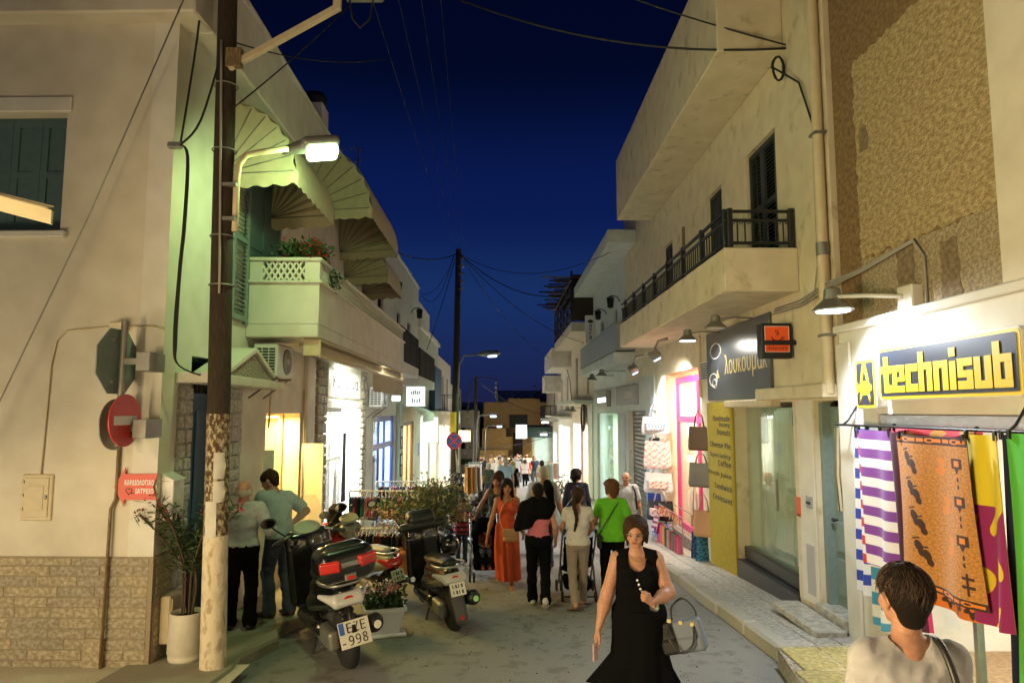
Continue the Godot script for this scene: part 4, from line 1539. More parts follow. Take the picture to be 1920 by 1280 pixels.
func corner_house_fittings():
	var EF := Transform3D(Basis(Vector3.RIGHT, Vector3.UP, Vector3.BACK), V(LX, 0, -6.95)) * Transform3D(Basis(Vector3.UP, -0.03), Vector3.ZERO)
	# air conditioner over the canopy
	air_conditioner(LF, 9.25, 9.98, 2.6, 3.05, "white air conditioner unit with round fan under the lattice balcony")
	air_conditioner(LF, 17.6, 18.5, 2.25, 2.75, "white air conditioner over the blue framed shop front")
	# sign: back of an octagon, a round one and a no entry disc on one post
	var t := thing("stop_sign", "grey back of an octagonal sign on a bracket above the no entry sign", "sign", EF * V(-0.4, 2.6, 0.25))
	var tilt := Transform3D(Basis(Vector3.UP, 1.5), EF * V(-0.3, 2.62, 0.28))
	var g := G.new(tilt)
	var oc := []
	for k in 8: oc.append(V(cos(TAU * (k + 0.5) / 8) * 0.335, sin(TAU * (k + 0.5) / 8) * 0.335, 0))
	g.prism(oc, V(0, 0, 0.012))
	wput("plate", g, M.teal_light, t)
	for y in [-0.2, 0.2]:
		g = G.new(tilt)
		g.b2(-0.1, 0.1, y - 0.015, y + 0.015, 0.012, 0.035)
		wput("clamp", g, M.zinc, t)
	g = G.new()
	var pc := tilt * V(0.0, 0, 0.06)
	g.cyl(V(pc.x, 1.82, pc.z), V(pc.x, 3.02, pc.z), 0.03)
	wput("post", g, M.zinc, t)
	for y in [2.62, 1.98]:
		g = G.new()
		g.b2(pc.x, pc.x + 0.2, y - 0.03, y + 0.03, pc.z - 0.02, pc.z + 0.02)
		wput("bracket", g, M.zinc, t)
		g = G.new()
		g.b2(pc.x + 0.14, pc.x + 0.27, y - 0.09, y + 0.09, -6.955, pc.z + 0.03, 0.004)
		wput("wall_plate", g, M.zinc, t)
	slab(EF, "wall_block", -0.5, -0.36, 2.93, 3.03, 0.0, 0.12, M.plaster_cream, t)
	t = thing("no_entry_sign", "round red no entry sign with a white bar by the house corner", "sign", pc + V(0.1, -0.7, 0))
	var n1 := Transform3D(Basis(Vector3.UP, 1.5), pc + V(0.1, -0.56, 0.1))
	g = G.new(n1)
	g.cyl(V(0, 0, 0), V(0, 0, 0.012), 0.245, 0.245, 32)
	wput("disc", g, M.red_print, t)
	g = G.new(n1)
	g.b2(-0.175, 0.175, -0.042, 0.042, 0.0125, 0.0145)
	wput("bar", g, M.white_print, t)
	t = thing("round_sign", "dark back of a round sign turned away behind the no entry sign", "sign", pc + V(-0.1, -0.7, 0))
	n1 = Transform3D(Basis(Vector3.UP, 1.5), pc + V(-0.1, -0.6, -0.1))
	g = G.new(n1)
	g.cyl(V(0, 0, 0), V(0, 0, 0.012), 0.245, 0.245, 32)
	wput("disc", g, M.zinc, t)
	# red arrow board
	t = thing("arrow_sign", "red arrow board with white Greek lettering pointing left, on the end wall", "sign", EF * V(-0.15, 1.4, 0.03))
	g = G.new(EF)
	g.prism([V(-0.405, 1.41, 0.02), V(-0.3, 1.22, 0.02), V(-0.3, 1.285, 0.02), V(0.02, 1.285, 0.02), V(-0.02, 1.41, 0.02), V(0.02, 1.535, 0.02), V(-0.3, 1.535, 0.02), V(-0.3, 1.6, 0.02)], V(0, 0, 0.012))
	wput("board", g, M.red_arrow, t)
	lettering("ΚΑΡΔΙΟΛΟΓΙΚΟ", 0.052, M.white_print, t, Transform3D(Basis(), -t.position) * EF * Transform3D(Basis(), V(-0.155, 1.452, 0.034)), true, 0.003, "Droid Sans", 0.29)
	lettering("ΙΑΤΡΕΙΟ", 0.05, M.white_print, t, Transform3D(Basis(), -t.position) * EF * Transform3D(Basis(), V(-0.1, 1.37, 0.034)), true, 0.003, "Droid Sans", 0.18)
	g = G.new(EF)
	var hp := []
	for k in 24:
		var a := TAU * k / 24
		hp.append(V(-0.255 + 0.03 * pow(sin(a), 3), 1.37 + 0.0022 * (13 * cos(a) - 5 * cos(2 * a) - 2 * cos(3 * a) - cos(4 * a)), 0.033))
	hp.append(hp[0])
	g.tube(hp, 0.0035, 5)
	g.tube([V(-0.25, 1.352, 0.033), V(-0.235, 1.352, 0.033), V(-0.23, 1.368, 0.033), V(-0.222, 1.34, 0.033), V(-0.215, 1.352, 0.033), V(-0.2, 1.352, 0.033)], 0.003, 5)
	wput("heart", g, M.ink, t)
	# pipes, cables on the end wall
	t = thing("drain_pipe", "thin rust stained pipe running down the end wall under the signs", "pipe", EF * V(-0.42, 0.5, 0.05))
	g = G.new(EF)
	g.tube([V(-0.38, 1.85, 0.03), V(-0.38, 1.3, 0.03), V(-0.42, 1.2, 0.04), V(-0.42, -0.35, 0.07)], 0.016, 8)
	wput("tube", g, M.wood_pale, t)
	g = G.new(EF)
	g.tube([V(-1.15, 1.53, 0.015), V(-1.12, 2.6, 0.015), V(-1.08, 2.85, 0.015), V(-0.98, 2.95, 0.015), V(-0.5, 2.99, 0.02), V(-0.1, 2.99, 0.03), V(0.02, 2.95, 0.03)], 0.008, 6)
	tag(wput("conduit", g, M.paint_cream), "pale conduit from the meter box over the end wall", "cable")
	g = G.new()
	g.tube([V(-3.17, 6.6, -6.72), V(-4.1, 4.1, -6.75), V(-5.4, 1.0, -6.8)], 0.008, 5)
	tag(wput("stay_wire", g, M.cable_grey), "long slanting wire across the end wall from the roof corner", "cable")
	g = G.new()
	var c0 := V(-3.31, 4.85, -6.88)
	for w in [[V(-3.16, 6.8, -6.9), V(-3.2, 6.0, -6.9)], [V(-2.9, 5.9, -6.85), V(-3.1, 5.1, -6.85)]]:
		g.curve([w[0], w[1], c0], 0.011, 6)
	var k := 0.0
	while k < 3:
		g.curve([c0 + V(0, 0, 0.02), c0 + V(0.07 + 0.01 * k, -0.12, 0.0), c0 + V(0.06 + 0.012 * k, -0.8, -0.02), c0 + V(0.03 + 0.012 * k, -1.3, -0.03), c0 + V(0.01 + 0.015 * k, -2.0, -0.04), c0 + V(0.05, -2.25, -0.1), c0 + V(0.22, -2.36, -0.5), c0 + V(0.2, -2.38, -1.2)], 0.008, 6)
		k += 1.0
	tag(wput("cable_bundle", g, M.cable), "black cable bundle tied at the house corner and running down it", "cable")
	g = G.new()
	g.b2(-3.44, -3.3, 4.82, 4.88, -6.93, -6.86, 0.01)
	tag(wput("cable_anchor", g, M.zinc), "rusted cable anchor high on the house corner", "anchor")
	# letter box and the electric box round the corner
	t = thing("letter_box", "white letter box with a sloping lid at the house corner", "letter box", LF * V(7.15, 1.3, 0.06))
	g = G.new(LF)
	g.b2(7.03, 7.27, 1.06, 1.46, 0.0, 0.13, 0.008)
	wput("case", g, M.paint_white, t)
	g = G.new(LF)
	g.prism([V(7.02, 1.46, 0.0), V(7.02, 1.46, 0.145), V(7.02, 1.53, 0.0)], V(0.26, 0, 0))
	wput("lid", g, M.paint_white, t)
	t = thing("junction_box", "cream box low on the stone base round the corner", "box", LF * V(7.2, 0.1, 0.06))
	g = G.new(LF)
	g.b2(7.08, 7.34, -0.13, 0.33, 0.02, 0.13, 0.015)
	wput("case", g, M.paint_cream, t)
	g = G.new(LF)
	g.b2(7.1, 7.32, -0.1, 0.3, 0.13, 0.142, 0.004)
	wput("cover", g, M.paint_cream, t)
	# rolled shop awning under the balcony with tube lamps
	t = thing("shop_awning", "rolled cream shop awning on its box under the lattice balcony", "awning", LF * V(13, 3.0, 0.9))
	g = G.new(LF)
	g.cyl(V(9.3, 3.0, 0.84), V(17.3, 3.0, 0.84), 0.075, 0.075, 14)
	wput("roller", g, M.awning, t)
	g = G.new(LF)
	g.b2(9.28, 17.32, 3.08, 3.11, 0.72, 0.96, 0.004)
	wput("box_lid", g, M.paint_cream, t)
	g = G.new(LF)
	g.b2(9.3, 17.3, 2.86, 2.9, 0.93, 0.97, 0.006)
	wput("front_bar", g, M.paint_cream, t)
	for u in [9.28, 17.3]:
		g = G.new(LF)
		g.b2(u - 0.02, u + 0.02, 2.88, 3.09, 0.73, 0.97, 0.01)
		wput("end_cap", g, M.paint_cream, t)
	var rows := [[], []]
	for j in 31:
		var u := lerpf(13.2, 17.25, j / 30.0)
		rows[0].append(LF * V(u, 2.52 + 0.015 * sin(j * 2.0), 0.97 + 0.012 * sin(j * 0.9)))
		rows[1].append(LF * V(u, 2.88, 0.96))
	g = G.new()
	g.sheet(rows, 0.003)
	wput("valance", g, M.awning, t)
	for u in [9.9, 14.6]:
		t = thing("tube_lamp", "fluorescent tube lamp under the balcony, %s" % ("over the display recess" if u < 12 else "over the white dress shop sign"), "lamp", LF * V(u, 3.08, 0.6), 0.0, "tube lamps under the balcony")
		g = G.new(LF)
		g.b2(u, u + 1.25, 3.06, 3.12, 0.5, 0.58, 0.006)
		wput("batten", g, M.paint_white, t)
		g = G.new(LF)
		g.cyl(V(u + 0.04, 3.04, 0.54), V(u + 1.2, 3.04, 0.54), 0.016, 0.016, 8)
		wput("tube", g, M.lamp_white if u > 12 else M.plastic_white, t)
	# shop sign, lit from a flood lamp
	t = thing("shop_sign", "white shop sign with thin dark Greek lettering underlined in red, over the dress shop", "sign", LF * V(15, 2.7, 0.05))
	g = G.new(LF)
	g.b2(13.5, 16.6, 2.42, 3.0, 0.0, 0.05, 0.006)
	wput("board", g, M.paint_white, t)
	var XL := Transform3D(Basis(), -t.position) * LF
	lettering("Κατερίνα", 0.36, M.ink, t, XL * Transform3D(Basis(), V(15.1, 2.72, 0.054)), false, 0.006, "Droid Sans", 2.4)
	slab(LF, "underline", 14.6, 16.4, 2.52, 2.535, 0.05, 0.054, M.red_print, t, 0)
	spot(LF * V(14.4, 2.98, 0.85), LF * V(15.1, 2.6, 0.0), 9.0, Color(0.97, 1.0, 0.97), 78, 0.12)
	area(LF * V(15.2, 3.0, 0.5), LF * V(15.2, 0, 0.52), Vector2(2.0, 0.15), 7, Color(0.97, 1.0, 0.93))
	flood_lamp(LF, 14.9, 3.06, 0.7, "small flood lamp under the balcony aimed at the dress shop sign")
	# antenna on the roof
	antenna(V(-3.75, 7.0, -17.3), 1.9, "tv antenna with two booms on the far end of the corner house roof")
	# trellis and geraniums on the balcony
	t = thing("trellis", "white diamond trellis leaning by the balcony door", "trellis", LF * V(10.9, 3.8, 0.2))
	for s in [-1, 1]:
		for q in 6:
			g = G.new(LF)
			var a := V(10.5 + 0.17 * q - s * 0.2, 3.7, 0.3 + 0.008 * s)
			g.tube([a, a + V(s * 0.4, 1.0, 0)], 0.011, 4)
			wput("lath", g, M.paint_white, t)
	leafy("geranium", "dark geranium with red flowers in a pot behind the lattice parapet", "plant", LF * V(9.75, 4.3, 0.62), V(0.36, 0.24, 0.36), 900, 0.075, lin(0.035, 0.08, 0.02), true, lin(0.6, 0.02, 0.02), 26, 3.3)
	leafy("geranium", "trailing geranium hanging through the lattice near the balcony corner", "plant", LF * V(9.75, 3.98, 0.98), V(0.18, 0.16, 0.1), 160, 0.05, lin(0.03, 0.075, 0.02), false, lin(0.6, 0.02, 0.02), 0, 3.3)
	leafy("geranium", "low geranium on the balcony floor behind the end lattice", "plant", LF * V(9.4, 4.05, 0.5), V(0.09, 0.1, 0.1), 90, 0.05, lin(0.03, 0.07, 0.02), true, lin(0.6, 0.02, 0.02), 0, 3.3)

func air_conditioner(xf: Transform3D, u0: float, u1: float, v0: float, v1: float, label: String):
	var t := thing("air_conditioner", label, "air conditioner", xf * V((u0 + u1) / 2, v0, 0.2))
	var w := 0.4
	slab(xf, "case", u0, u1, v0, v1, 0.08, w, M.plastic_white, t, 0.02)
	var c := V((u0 + u1) / 2 + 0.06, (v0 + v1) / 2, w)
	var r := (v1 - v0) * 0.4
	var g := G.new(xf)
	g.lathe(c, [Vector2(r, 0.0), Vector2(r, 0.012), Vector2(r - 0.02, 0.016)], 24, Vector3.BACK)
	wput("fan_grille", g, M.zinc, t)
	for k in 5:
		g = G.new(xf)
		var q := []
		for i in 25: q.append(c + V(cos(TAU * i / 24) * r * (k + 0.5) / 5, sin(TAU * i / 24) * r * (k + 0.5) / 5, 0.02))
		g.tube(q, 0.004, 4)
		wput("grille_ring", g, M.plastic_white, t)
	g = G.new(xf)
	g.lathe(c + V(0, 0, 0.015), [Vector2(r * 0.22, 0), Vector2(r * 0.2, 0.015)], 12, Vector3.BACK)
	wput("fan_hub", g, M.plastic_white, t)
	for i in 3:
		for k in 9:
			g = G.new(xf)
			g.b2(u0 - 0.006, u0 + 0.01, v0 + 0.05 + (v1 - v0 - 0.1) * k / 9.0, v0 + 0.05 + (v1 - v0 - 0.1) * (k + 0.62) / 9.0, 0.115 + 0.09 * i, 0.19 + 0.09 * i)
			wput("slot", g, M.ink, t)
	for u in [u0 + 0.08, u1 - 0.08]:
		g = G.new(xf)
		g.b2(u - 0.02, u + 0.02, v0 - 0.03, v0, 0.0, w)
		g.tube([V(u, v0 - 0.28, 0.01), V(u, v0 - 0.03, w - 0.05)], 0.012, 4)
		wput("bracket", g, M.zinc, t)
	g = G.new(xf)
	g.tube([V(u1, v0 + 0.1, 0.15), V(u1 + 0.1, v0 + 0.02, 0.1), V(u1 + 0.14, v0 - 0.2, 0.05), V(u1 + 0.14, v0 - 0.7, 0.03)], 0.016, 6)
	wput("hose", g, M.paint_cream, t)

func antenna(p: Vector3, h: float, label: String):
	var t := thing("antenna", label, "antenna", p)
	var g := G.new()
	g.cyl(Vector3.ZERO, V(0, h, 0), 0.02, 0.02, 6)
	put("mast", g.mesh(), M.zinc, t)
	for k in 2:
		g = G.new()
		var y := h - 0.05 - 0.3 * k
		g.cyl(V(-0.6, y, 0), V(0.15, y, 0), 0.01, 0.01, 5)
		put("boom", g.mesh(), M.zinc, t)
		for i in 6:
			g = G.new()
			g.cyl(V(-0.58 + 0.12 * i, y, -0.25 + 0.02 * i), V(-0.58 + 0.12 * i, y + 0.02, 0.25 - 0.02 * i), 0.006, 0.006, 4)
			put("rod", g.mesh(), M.zinc, t)

func flood_lamp(xf: Transform3D, u: float, v: float, w: float, label: String, on := true, big := 1.0) -> Node3D:
	var t := thing("flood_lamp", label, "lamp", xf * V(u, v, w), 0.0, "wall flood lamps")
	var c := V(u, v, w)
	var g := G.new(xf)
	g.tube([V(u, v + 0.08, 0.0), V(u, v + 0.1, w * 0.5), c + V(0, 0.07, 0)], 0.012, 6)
	wput("arm", g, M.zinc, t)
	g = G.new(xf)
	var s := 0.9 * big
	g.lathe(c, [Vector2(0.15 * s, -0.06 * s), Vector2(0.155 * s, -0.05 * s), Vector2(0.07 * s, 0.03 * s), Vector2(0.06 * s, 0.11 * s), Vector2(0.035 * s, 0.125 * s)], 18)
	wput("shade", g, M.zinc, t)
	g = G.new(xf)
	g.lathe(c, [Vector2(0.125 * s, -0.068 * s), Vector2(0.125 * s, -0.061 * s)], 18)
	wput("lens", g, M.lamp_white if on else M.plastic_white, t)
	return t

# foliage: many small leaves in a crown, with blossoms
func leaf_mesh(n: int, c: Vector3, r: Vector3, size: float, col: Color, sd: int, clump := 14, droop := 0.0) -> ArrayMesh:
	var g := G.new()
	var q := RandomNumberGenerator.new()
	q.seed = sd
	var heads := []
	for i in clump:
		var v := V(q.randf_range(-1, 1), q.randf_range(-1, 1), q.randf_range(-1, 1))
		while v.length() > 1: v = V(q.randf_range(-1, 1), q.randf_range(-1, 1), q.randf_range(-1, 1))
		heads.append(v * 0.8)
	for i in n:
		var h: Vector3 = heads[q.randi() % clump]
		var v := h + V(q.randfn(0, 0.22), q.randfn(0, 0.22), q.randfn(0, 0.22))
		var p := c + v * r
		var d := (v + V(q.randfn(0, 0.6), q.randfn(0, 0.6) - droop, q.randfn(0, 0.6))).normalized()
		var s := size * q.randf_range(0.6, 1.25)
		var side := d.cross(V(q.randfn(0, 1), q.randfn(0, 1), q.randfn(0, 1))).normalized() * s * 0.3
		var k := q.randf_range(0.6, 1.3)
		g.col = Color(col.r * k * q.randf_range(0.8, 1.3), col.g * k, col.b * k)
		g.tri(p, p + d * s * 0.5 + side, p + d * s)
		g.tri(p, p + d * s, p + d * s * 0.5 - side)
	return g.mesh()

func leafy(called: String, label: String, cat: String, c: Vector3, r: Vector3, n: int, size: float, col: Color, pot := false, bloom := Color.BLACK, blooms := 0, base := 0.0) -> Node3D:
	var t := thing(called, label, cat, V(c.x, base, c.z))
	var o := V(0, c.y - base, 0)
	put("foliage", leaf_mesh(n, o, r, size, Color(col.r, col.g, col.b).srgb_to_linear(), int(c.x * 100 + n)), M.leaf_plain, t).set_meta("kind", "stuff")
	if blooms > 0: put("blossom", leaf_mesh(blooms * 8, o + V(0, r.y * 0.3, 0), r * 0.95, size * 0.8, bloom.srgb_to_linear(), 5, blooms), M.petal, t).set_meta("kind", "stuff")
	if pot:
		var g := G.new()
		g.lathe(Vector3.ZERO, [Vector2(0.08, 0), Vector2(0.12, 0.2), Vector2(0.13, 0.2), Vector2(0.13, 0.24)], 14)
		put("pot", g.mesh(), M.terracotta, t)
	return t

var garment_mats := []

func garment(called: String, label: String, cat: String, xf: Transform3D, c: Vector3, w: float, h: float, m: Material, group := "", across := Vector3.RIGHT, kind := 0, hanger := true) -> Node3D:
	var t := thing(called, label, cat, xf * c, 0.0, group)
	var n := across.cross(Vector3.UP)
	var rows := []
	var top := 0.1
	for i in 9:
		var f := i / 8.0
		var row := []
		for side in 2:
			for j in 7:
				var s := (j / 6.0) * 2 - 1
				if side == 1: s = -s
				var ww := w * 0.5
				if kind == 0: ww *= lerpf(0.8, 1.0, f) if i > 0 else 0.35
				elif kind == 1: ww *= lerpf(0.75, 1.25, f * f)
				else: ww *= lerpf(1.0, 0.9, f)
				var dz := (1 - s * s) * 0.035 * (1 if side == 0 else -1) + 0.012 * sin(s * 6 + f * 3 + side) * f
				row.append(xf * (c + across * (s * ww) + V(0, -top - f * h - 0.02 * absf(s) * (1 - f), 0) + n * dz))
		row.append(row[0])
		rows.append(row)
	rows.reverse()
	var g := G.new()
	g.sheet(rows)
	wput("cloth", g, m, t)
	if hanger:
		g = G.new(xf)
		g.tube([c + V(0, 0.02, 0) + across * 0.01, c + V(0, 0.03, 0), c + V(0, -0.03, 0), c + across * (w * 0.42) + V(0, -top - 0.01, 0), c - across * (w * 0.42) + V(0, -top - 0.01, 0), c + V(0, -0.03, 0)], 0.006, 4)
		wput("hanger", g, M.plastic_white, t)
	return t

func lit_shop(t: Node3D, xf: Transform3D, u0: float, u1: float, v0: float, v1: float, depth: float, e: float, c: Color, wall: Material, lamp: Material):
	room(xf, u0, u1, v0, v1, depth, wall, M.concrete_light, t)
	for k in 2:
		var u := lerpf(u0, u1, 0.3 + 0.4 * k)
		var g := G.new(xf)
		g.cyl(V(u, v1 - 0.06, -depth * 0.85), V(u, v1 - 0.06, -depth * 0.3), 0.02, 0.02, 8)
		wput("ceiling_tube", g, lamp, t)
	if e > 0:
		e *= 2.4
		var m := (u0 + u1) / 2
		area(xf * V(m, v1 - 0.09, -depth * 0.45), xf * V(m, v0, -depth * 0.2), Vector2(maxf(0.6, (u1 - u0) * 0.7), depth * 0.5), e, c)

func shelves(t: Node3D, xf: Transform3D, u0: float, u1: float, vs: Array, depth: float, sd: int):
	var q := RandomNumberGenerator.new()
	q.seed = sd
	for v in vs:
		slab(xf, "shelf", u0, u1, v - 0.03, v, -depth, -depth + 0.35, M.paint_white, t, 0)
		var u := u0 + 0.1
		while u < u1 - 0.25:
			var w := q.randf_range(0.12, 0.3)
			var g := G.new(xf)
			g.b2(u, u + w, v, v + q.randf_range(0.1, 0.3), -depth + 0.04, -depth + 0.3, 0.01)
			wput("goods", g, garment_mats[q.randi() % garment_mats.size()], t)
			u += w + q.randf_range(0.03, 0.15)

func upper_window(t: Node3D, xf: Transform3D, u0: float, u1: float, v0: float, v1: float, m: Material, lit := false):
	var f := frame(xf, "window", u0, u1, v0, v1, -0.1, 0.06, m, t, [0.5])
	pane(xf, u0 + 0.06, (u0 + u1) / 2 - 0.03, v0 + 0.06, v1 - 0.06, -0.12, M.glass_dark if not lit else M.lamp_warm, f)
	pane(xf, (u0 + u1) / 2 + 0.03, u1 - 0.06, v0 + 0.06, v1 - 0.06, -0.12, M.glass_dark if not lit else M.lamp_warm, f)

func rail_balcony(t: Node3D, xf: Transform3D, u0: float, u1: float, v: float, w: float, th: float, top: float, slabm: Material, m: Material, step := 0.13, solid := false, bar := 0.011):
	var b := slab(xf, "balcony", u0, u1, v - th, v, 0.0, w, slabm, t, 0.01)
	var rail := G.new(xf)
	for y in [v + 0.06, v + top]:
		rail.b2(u0 + 0.02, u1 - 0.02, y - 0.02, y + 0.02, w - 0.07, w - 0.03)
		for u in [u0 + 0.04, u1 - 0.04]: rail.b2(u - 0.02, u + 0.02, y - 0.019, y + 0.019, 0.0, w - 0.07)
	wput("rail", rail, m, b)
	if solid:
		var g := G.new(xf)
		g.b2(u0 + 0.03, u1 - 0.03, v + 0.08, v + top - 0.03, w - 0.058, w - 0.042)
		wput("panel", g, m, b)
		g = G.new(xf)
		g.b2(u0 + 0.03, u0 + 0.046, v + 0.08, v + top - 0.03, 0.02, w - 0.06)
		wput("panel", g, m, b)
		return
	var n := int((u1 - u0) / step)
	for i in n + 1:
		var u := lerpf(u0 + 0.05, u1 - 0.05, float(i) / n)
		var g := G.new(xf)
		var r := 0.03 if i % 10 == 0 else bar
		g.b2(u - r, u + r, v, v + top, w - 0.05 - r, w - 0.05 + r)
		wput("baluster", g, m, b)
	for i in int(w / step):
		var g := G.new(xf)
		var y := 0.05 + i * step
		g.b2(u0 + 0.04 - bar, u0 + 0.04 + bar, v, v + top, y - bar, y + bar)
		wput("baluster", g, m, b)

func left_row():
	# second house: white, dark wooden balconies, blue framed shop below
	var t := thing("house", "white two storey house with two dark wooden balconies and a blue framed shop", "house", LF * V(23, -1.2, 0))
	facade(t, LF, 17.47, 28.6, 7.2, [[18.7, 22.6, -1.6, 2.0], [24.0, 27.6, -2.2, 1.75], [19.0, 19.9, 3.5, 5.4], [22.6, 23.4, 3.4, 5.4], [25.2, 26.1, 3.3, 5.4]], M.plaster_white)
	slab(LF, "coping", 17.46, 28.62, 7.2, 7.28, -0.3, 0.06, M.plaster_white, t)
	for q in [[19.0, 19.9], [22.6, 23.4], [25.2, 26.1]]: upper_window(t, LF, q[0], q[1], 3.5, 5.4, M.wood_dark)
	rail_balcony(t, LF, 17.9, 21.6, 3.45, 0.85, 0.3, 0.9, M.plaster_white, M.wood_dark, 0.16, false, 0.045)
	rail_balcony(t, LF, 22.0, 27.0, 3.25, 0.85, 0.3, 0.9, M.plaster_white, M.wood_dark, 0.16, false, 0.045)
	lit_shop(t, LF, 18.7, 22.6, -1.1, 2.0, 2.5, 14, Color(0.85, 0.93, 1.0), M.plaster_blue, M.lamp_white)
	frame(LF, "shop_frame", 18.7, 22.6, -1.1, 2.0, -0.1, 0.16, M.blue_bright, t, [0.35, 0.6, -0.72])
	pane(LF, 18.86, 20.0, -0.9, 1.8, -0.1, M.glass, t, "window_pane")
	slab(LF, "poster", 18.95, 19.9, -0.8, 0.9, -0.16, -0.14, M.sign_blue, t, 0)
	slab(LF, "poster", 18.95, 19.9, -1.0, -0.8, -0.165, -0.135, M.yellow_print, t, 0)
	lit_shop(t, LF, 24.0, 27.6, -1.5, 1.75, 2.5, 14, Color(1.0, 0.88, 0.66), M.plaster_warm, M.lamp_warm)
	frame(LF, "shop_frame", 24.0, 27.6, -1.5, 1.75, -0.1, 0.14, M.wood_pale, t, [0.3, 0.65])
	shelves(t, LF, 24.2, 27.4, [-0.6, 0.1, 0.8], 2.3, 4)
	slab(LF, "pilaster", 22.8, 23.7, -1.6, 2.4, 0.0, 0.12, M.plaster_green, t)
	for v in [0.0, 0.9]:
		slab(LF, "photo_board", 23.0, 23.5, v, v + 0.75, 0.121, 0.14, M.ink, t, 0)
		for k in 4: slab(LF, "photo", 23.04 + 0.22 * (k % 2), 23.23 + 0.22 * (k % 2), v + 0.06 + 0.34 * (k / 2), v + 0.34 + 0.34 * (k / 2), 0.14, 0.145, [M.marble, M.terracotta, M.white_print, M.zinc][k], t, 0)
	var c := thing("canopy", "small white fringed canopy over the shop past the blue frame", "awning", LF * V(25.5, 2.0, 0.4))
	var rows := []
	for i in 7:
		var row := []
		for j in 33:
			var f := i / 6.0
			var y := 2.3 - 0.35 * f * f if i < 6 else 1.72 + 0.05 * absf(sin(j * 0.9))
			row.append(LF * V(lerpf(23.8, 27.8, j / 32.0), y, 0.02 + 0.75 * minf(f * 1.2, 1.0)))
		rows.append(row)
	rows.reverse()
	var g := G.new()
	g.sheet(rows, 0.004)
	wput("cover", g, M.plaster_white, c)
	var s := thing("lit_sign", "square white lit box sign with small dark lettering, hung over the fringed canopy", "sign", LF * V(23.6, 2.6, 0.6))
	g = G.new()
	g.b2(-3.3, -2.62, 2.28, 2.98, -23.5, -23.32, 0.01)
	wput("box", g, M.paint_white, s)
	g = G.new()
	g.b2(-3.27, -2.65, 2.31, 2.95, -23.32, -23.31)
	wput("lit_face", g, M.lit_white, s)
	for k in 9:
		g = G.new()
		var lx := -3.12 + 0.065 * k if k < 5 else -3.09 + 0.08 * (k - 5)
		var ly := 2.75 if k < 5 else 2.48
		g.b2(lx, lx + 0.04, ly - 0.05 - 0.02 * (k % 2), ly + 0.05 + 0.02 * (k % 3), -23.31, -23.304)
		wput("stroke", g, M.ink, s)
	g = G.new(LF)
	g.tube([V(23.4, 3.0, 0.02), V(23.4, 3.02, 0.7)], 0.015, 6)
	wput("arm", g, M.zinc, s)
	s = thing("flood_lamp", "bright white square flood lamp beyond the beige awning valance", "lamp", LF * V(18.6, 2.5, 0.7))
	g = G.new(LF)
	g.b2(18.5, 18.62, 2.4, 2.56, 0.5, 0.75, 0.01)
	wput("case", g, M.zinc, s)
	g = G.new(LF)
	g.b2(18.485, 18.499, 2.415, 2.545, 0.52, 0.73)
	wput("lens", g, M.lamp_white, s)
	g = G.new(LF)
	g.tube([V(18.55, 2.56, 0.6), V(18.55, 2.7, 0.6), V(18.55, 2.7, 0.0)], 0.012, 5)
	wput("arm", g, M.zinc, s)
	lantern(LF, 20.6, 5.9, "black wall lantern nearer the lattice balcony, high on the white house")
	lantern(LF, 26.2, 5.9, "black wall lantern near the far corner of the white house")
	# third house, lower and greenish
	t = thing("house", "pale green lower house behind the street pole with a dark shutter and a shop", "house", LF * V(33, -1.7, 0))
	facade(t, LF, 28.62, 38.0, 5.95, [[30.0, 33.0, -2.4, 1.9], [34.2, 37.4, -2.6, 1.7], [33.4, 36.8, 2.3, 4.2]], M.plaster_green)
	slab(LF, "cornice", 28.6, 38.05, 5.6, 5.8, 0.0, 0.12, M.plaster_white, t)
	slab(LF, "parapet", 28.62, 33.0, 5.95, 6.7, -0.3, 0.02, M.plaster_white, t)
	frame(LF, "shutter_frame", 33.4, 36.8, 2.3, 4.2, -0.05, 0.1, M.blue_paint, t)
	shutter_leaf(LF, 33.5, 35.0, 2.4, 4.1, -0.05, M.blue_paint, t, 0.0, false)
	shutter_leaf(LF, 35.0, 36.7, 2.4, 4.1, -0.05, M.blue_paint, t, 0.0, false)
	slab(LF, "shutter_case", 33.3, 36.9, 2.2, 4.3, 0.02, 0.3, M.blue_paint, t)
	lit_shop(t, LF, 30.0, 33.0, -2.0, 1.9, 2.5, 22, Color(0.97, 1.0, 0.93), M.plaster_white, M.lamp_white)
	lit_shop(t, LF, 34.2, 37.4, -2.2, 1.7, 2.5, 22, Color(1.0, 0.94, 0.8), M.plaster_white, M.lamp_warm)
	shelves(t, LF, 30.2, 32.8, [-1.0, -0.2, 0.6], 2.3, 7)
	shelves(t, LF, 34.4, 37.2, [-1.0, -0.2, 0.6], 2.3, 8)
	slab(LF, "slab_canopy", 29.4, 38.0, 2.0, 2.14, 0.0, 0.9, M.plaster_white, t)
	slab(LF, "plaque", 29.1, 29.5, 0.3, 0.8, 0.0, 0.02, M.sign_blue, t, 0)
	s = thing("lit_sign", "plain white lit box sign under the slab canopy behind the street pole", "sign", LF * V(31.5, 1.4, 0.5))
	g = G.new(LF)
	g.b2(30.2, 30.35, 0.75, 1.9, 0.05, 0.75, 0.01)
	wput("box", g, M.paint_white, s)
	g = G.new(LF)
	g.b2(30.185, 30.2, 0.79, 1.86, 0.09, 0.71)
	wput("lit_face", g, M.lit_far, s)
	# fourth and fifth houses
	t = thing("house", "white house with an upper balcony where washing hangs, far along the left side", "house", LF * V(43, -2.2, 0))
	facade(t, LF, 38.02, 48.0, 5.2, [[39.4, 42.2, -2.8, 1.6], [43.4, 47.0, -3.0, 1.5], [41.0, 42.0, 2.2, 4.2], [44.5, 45.5, 2.2, 4.2]], M.plaster_warm)
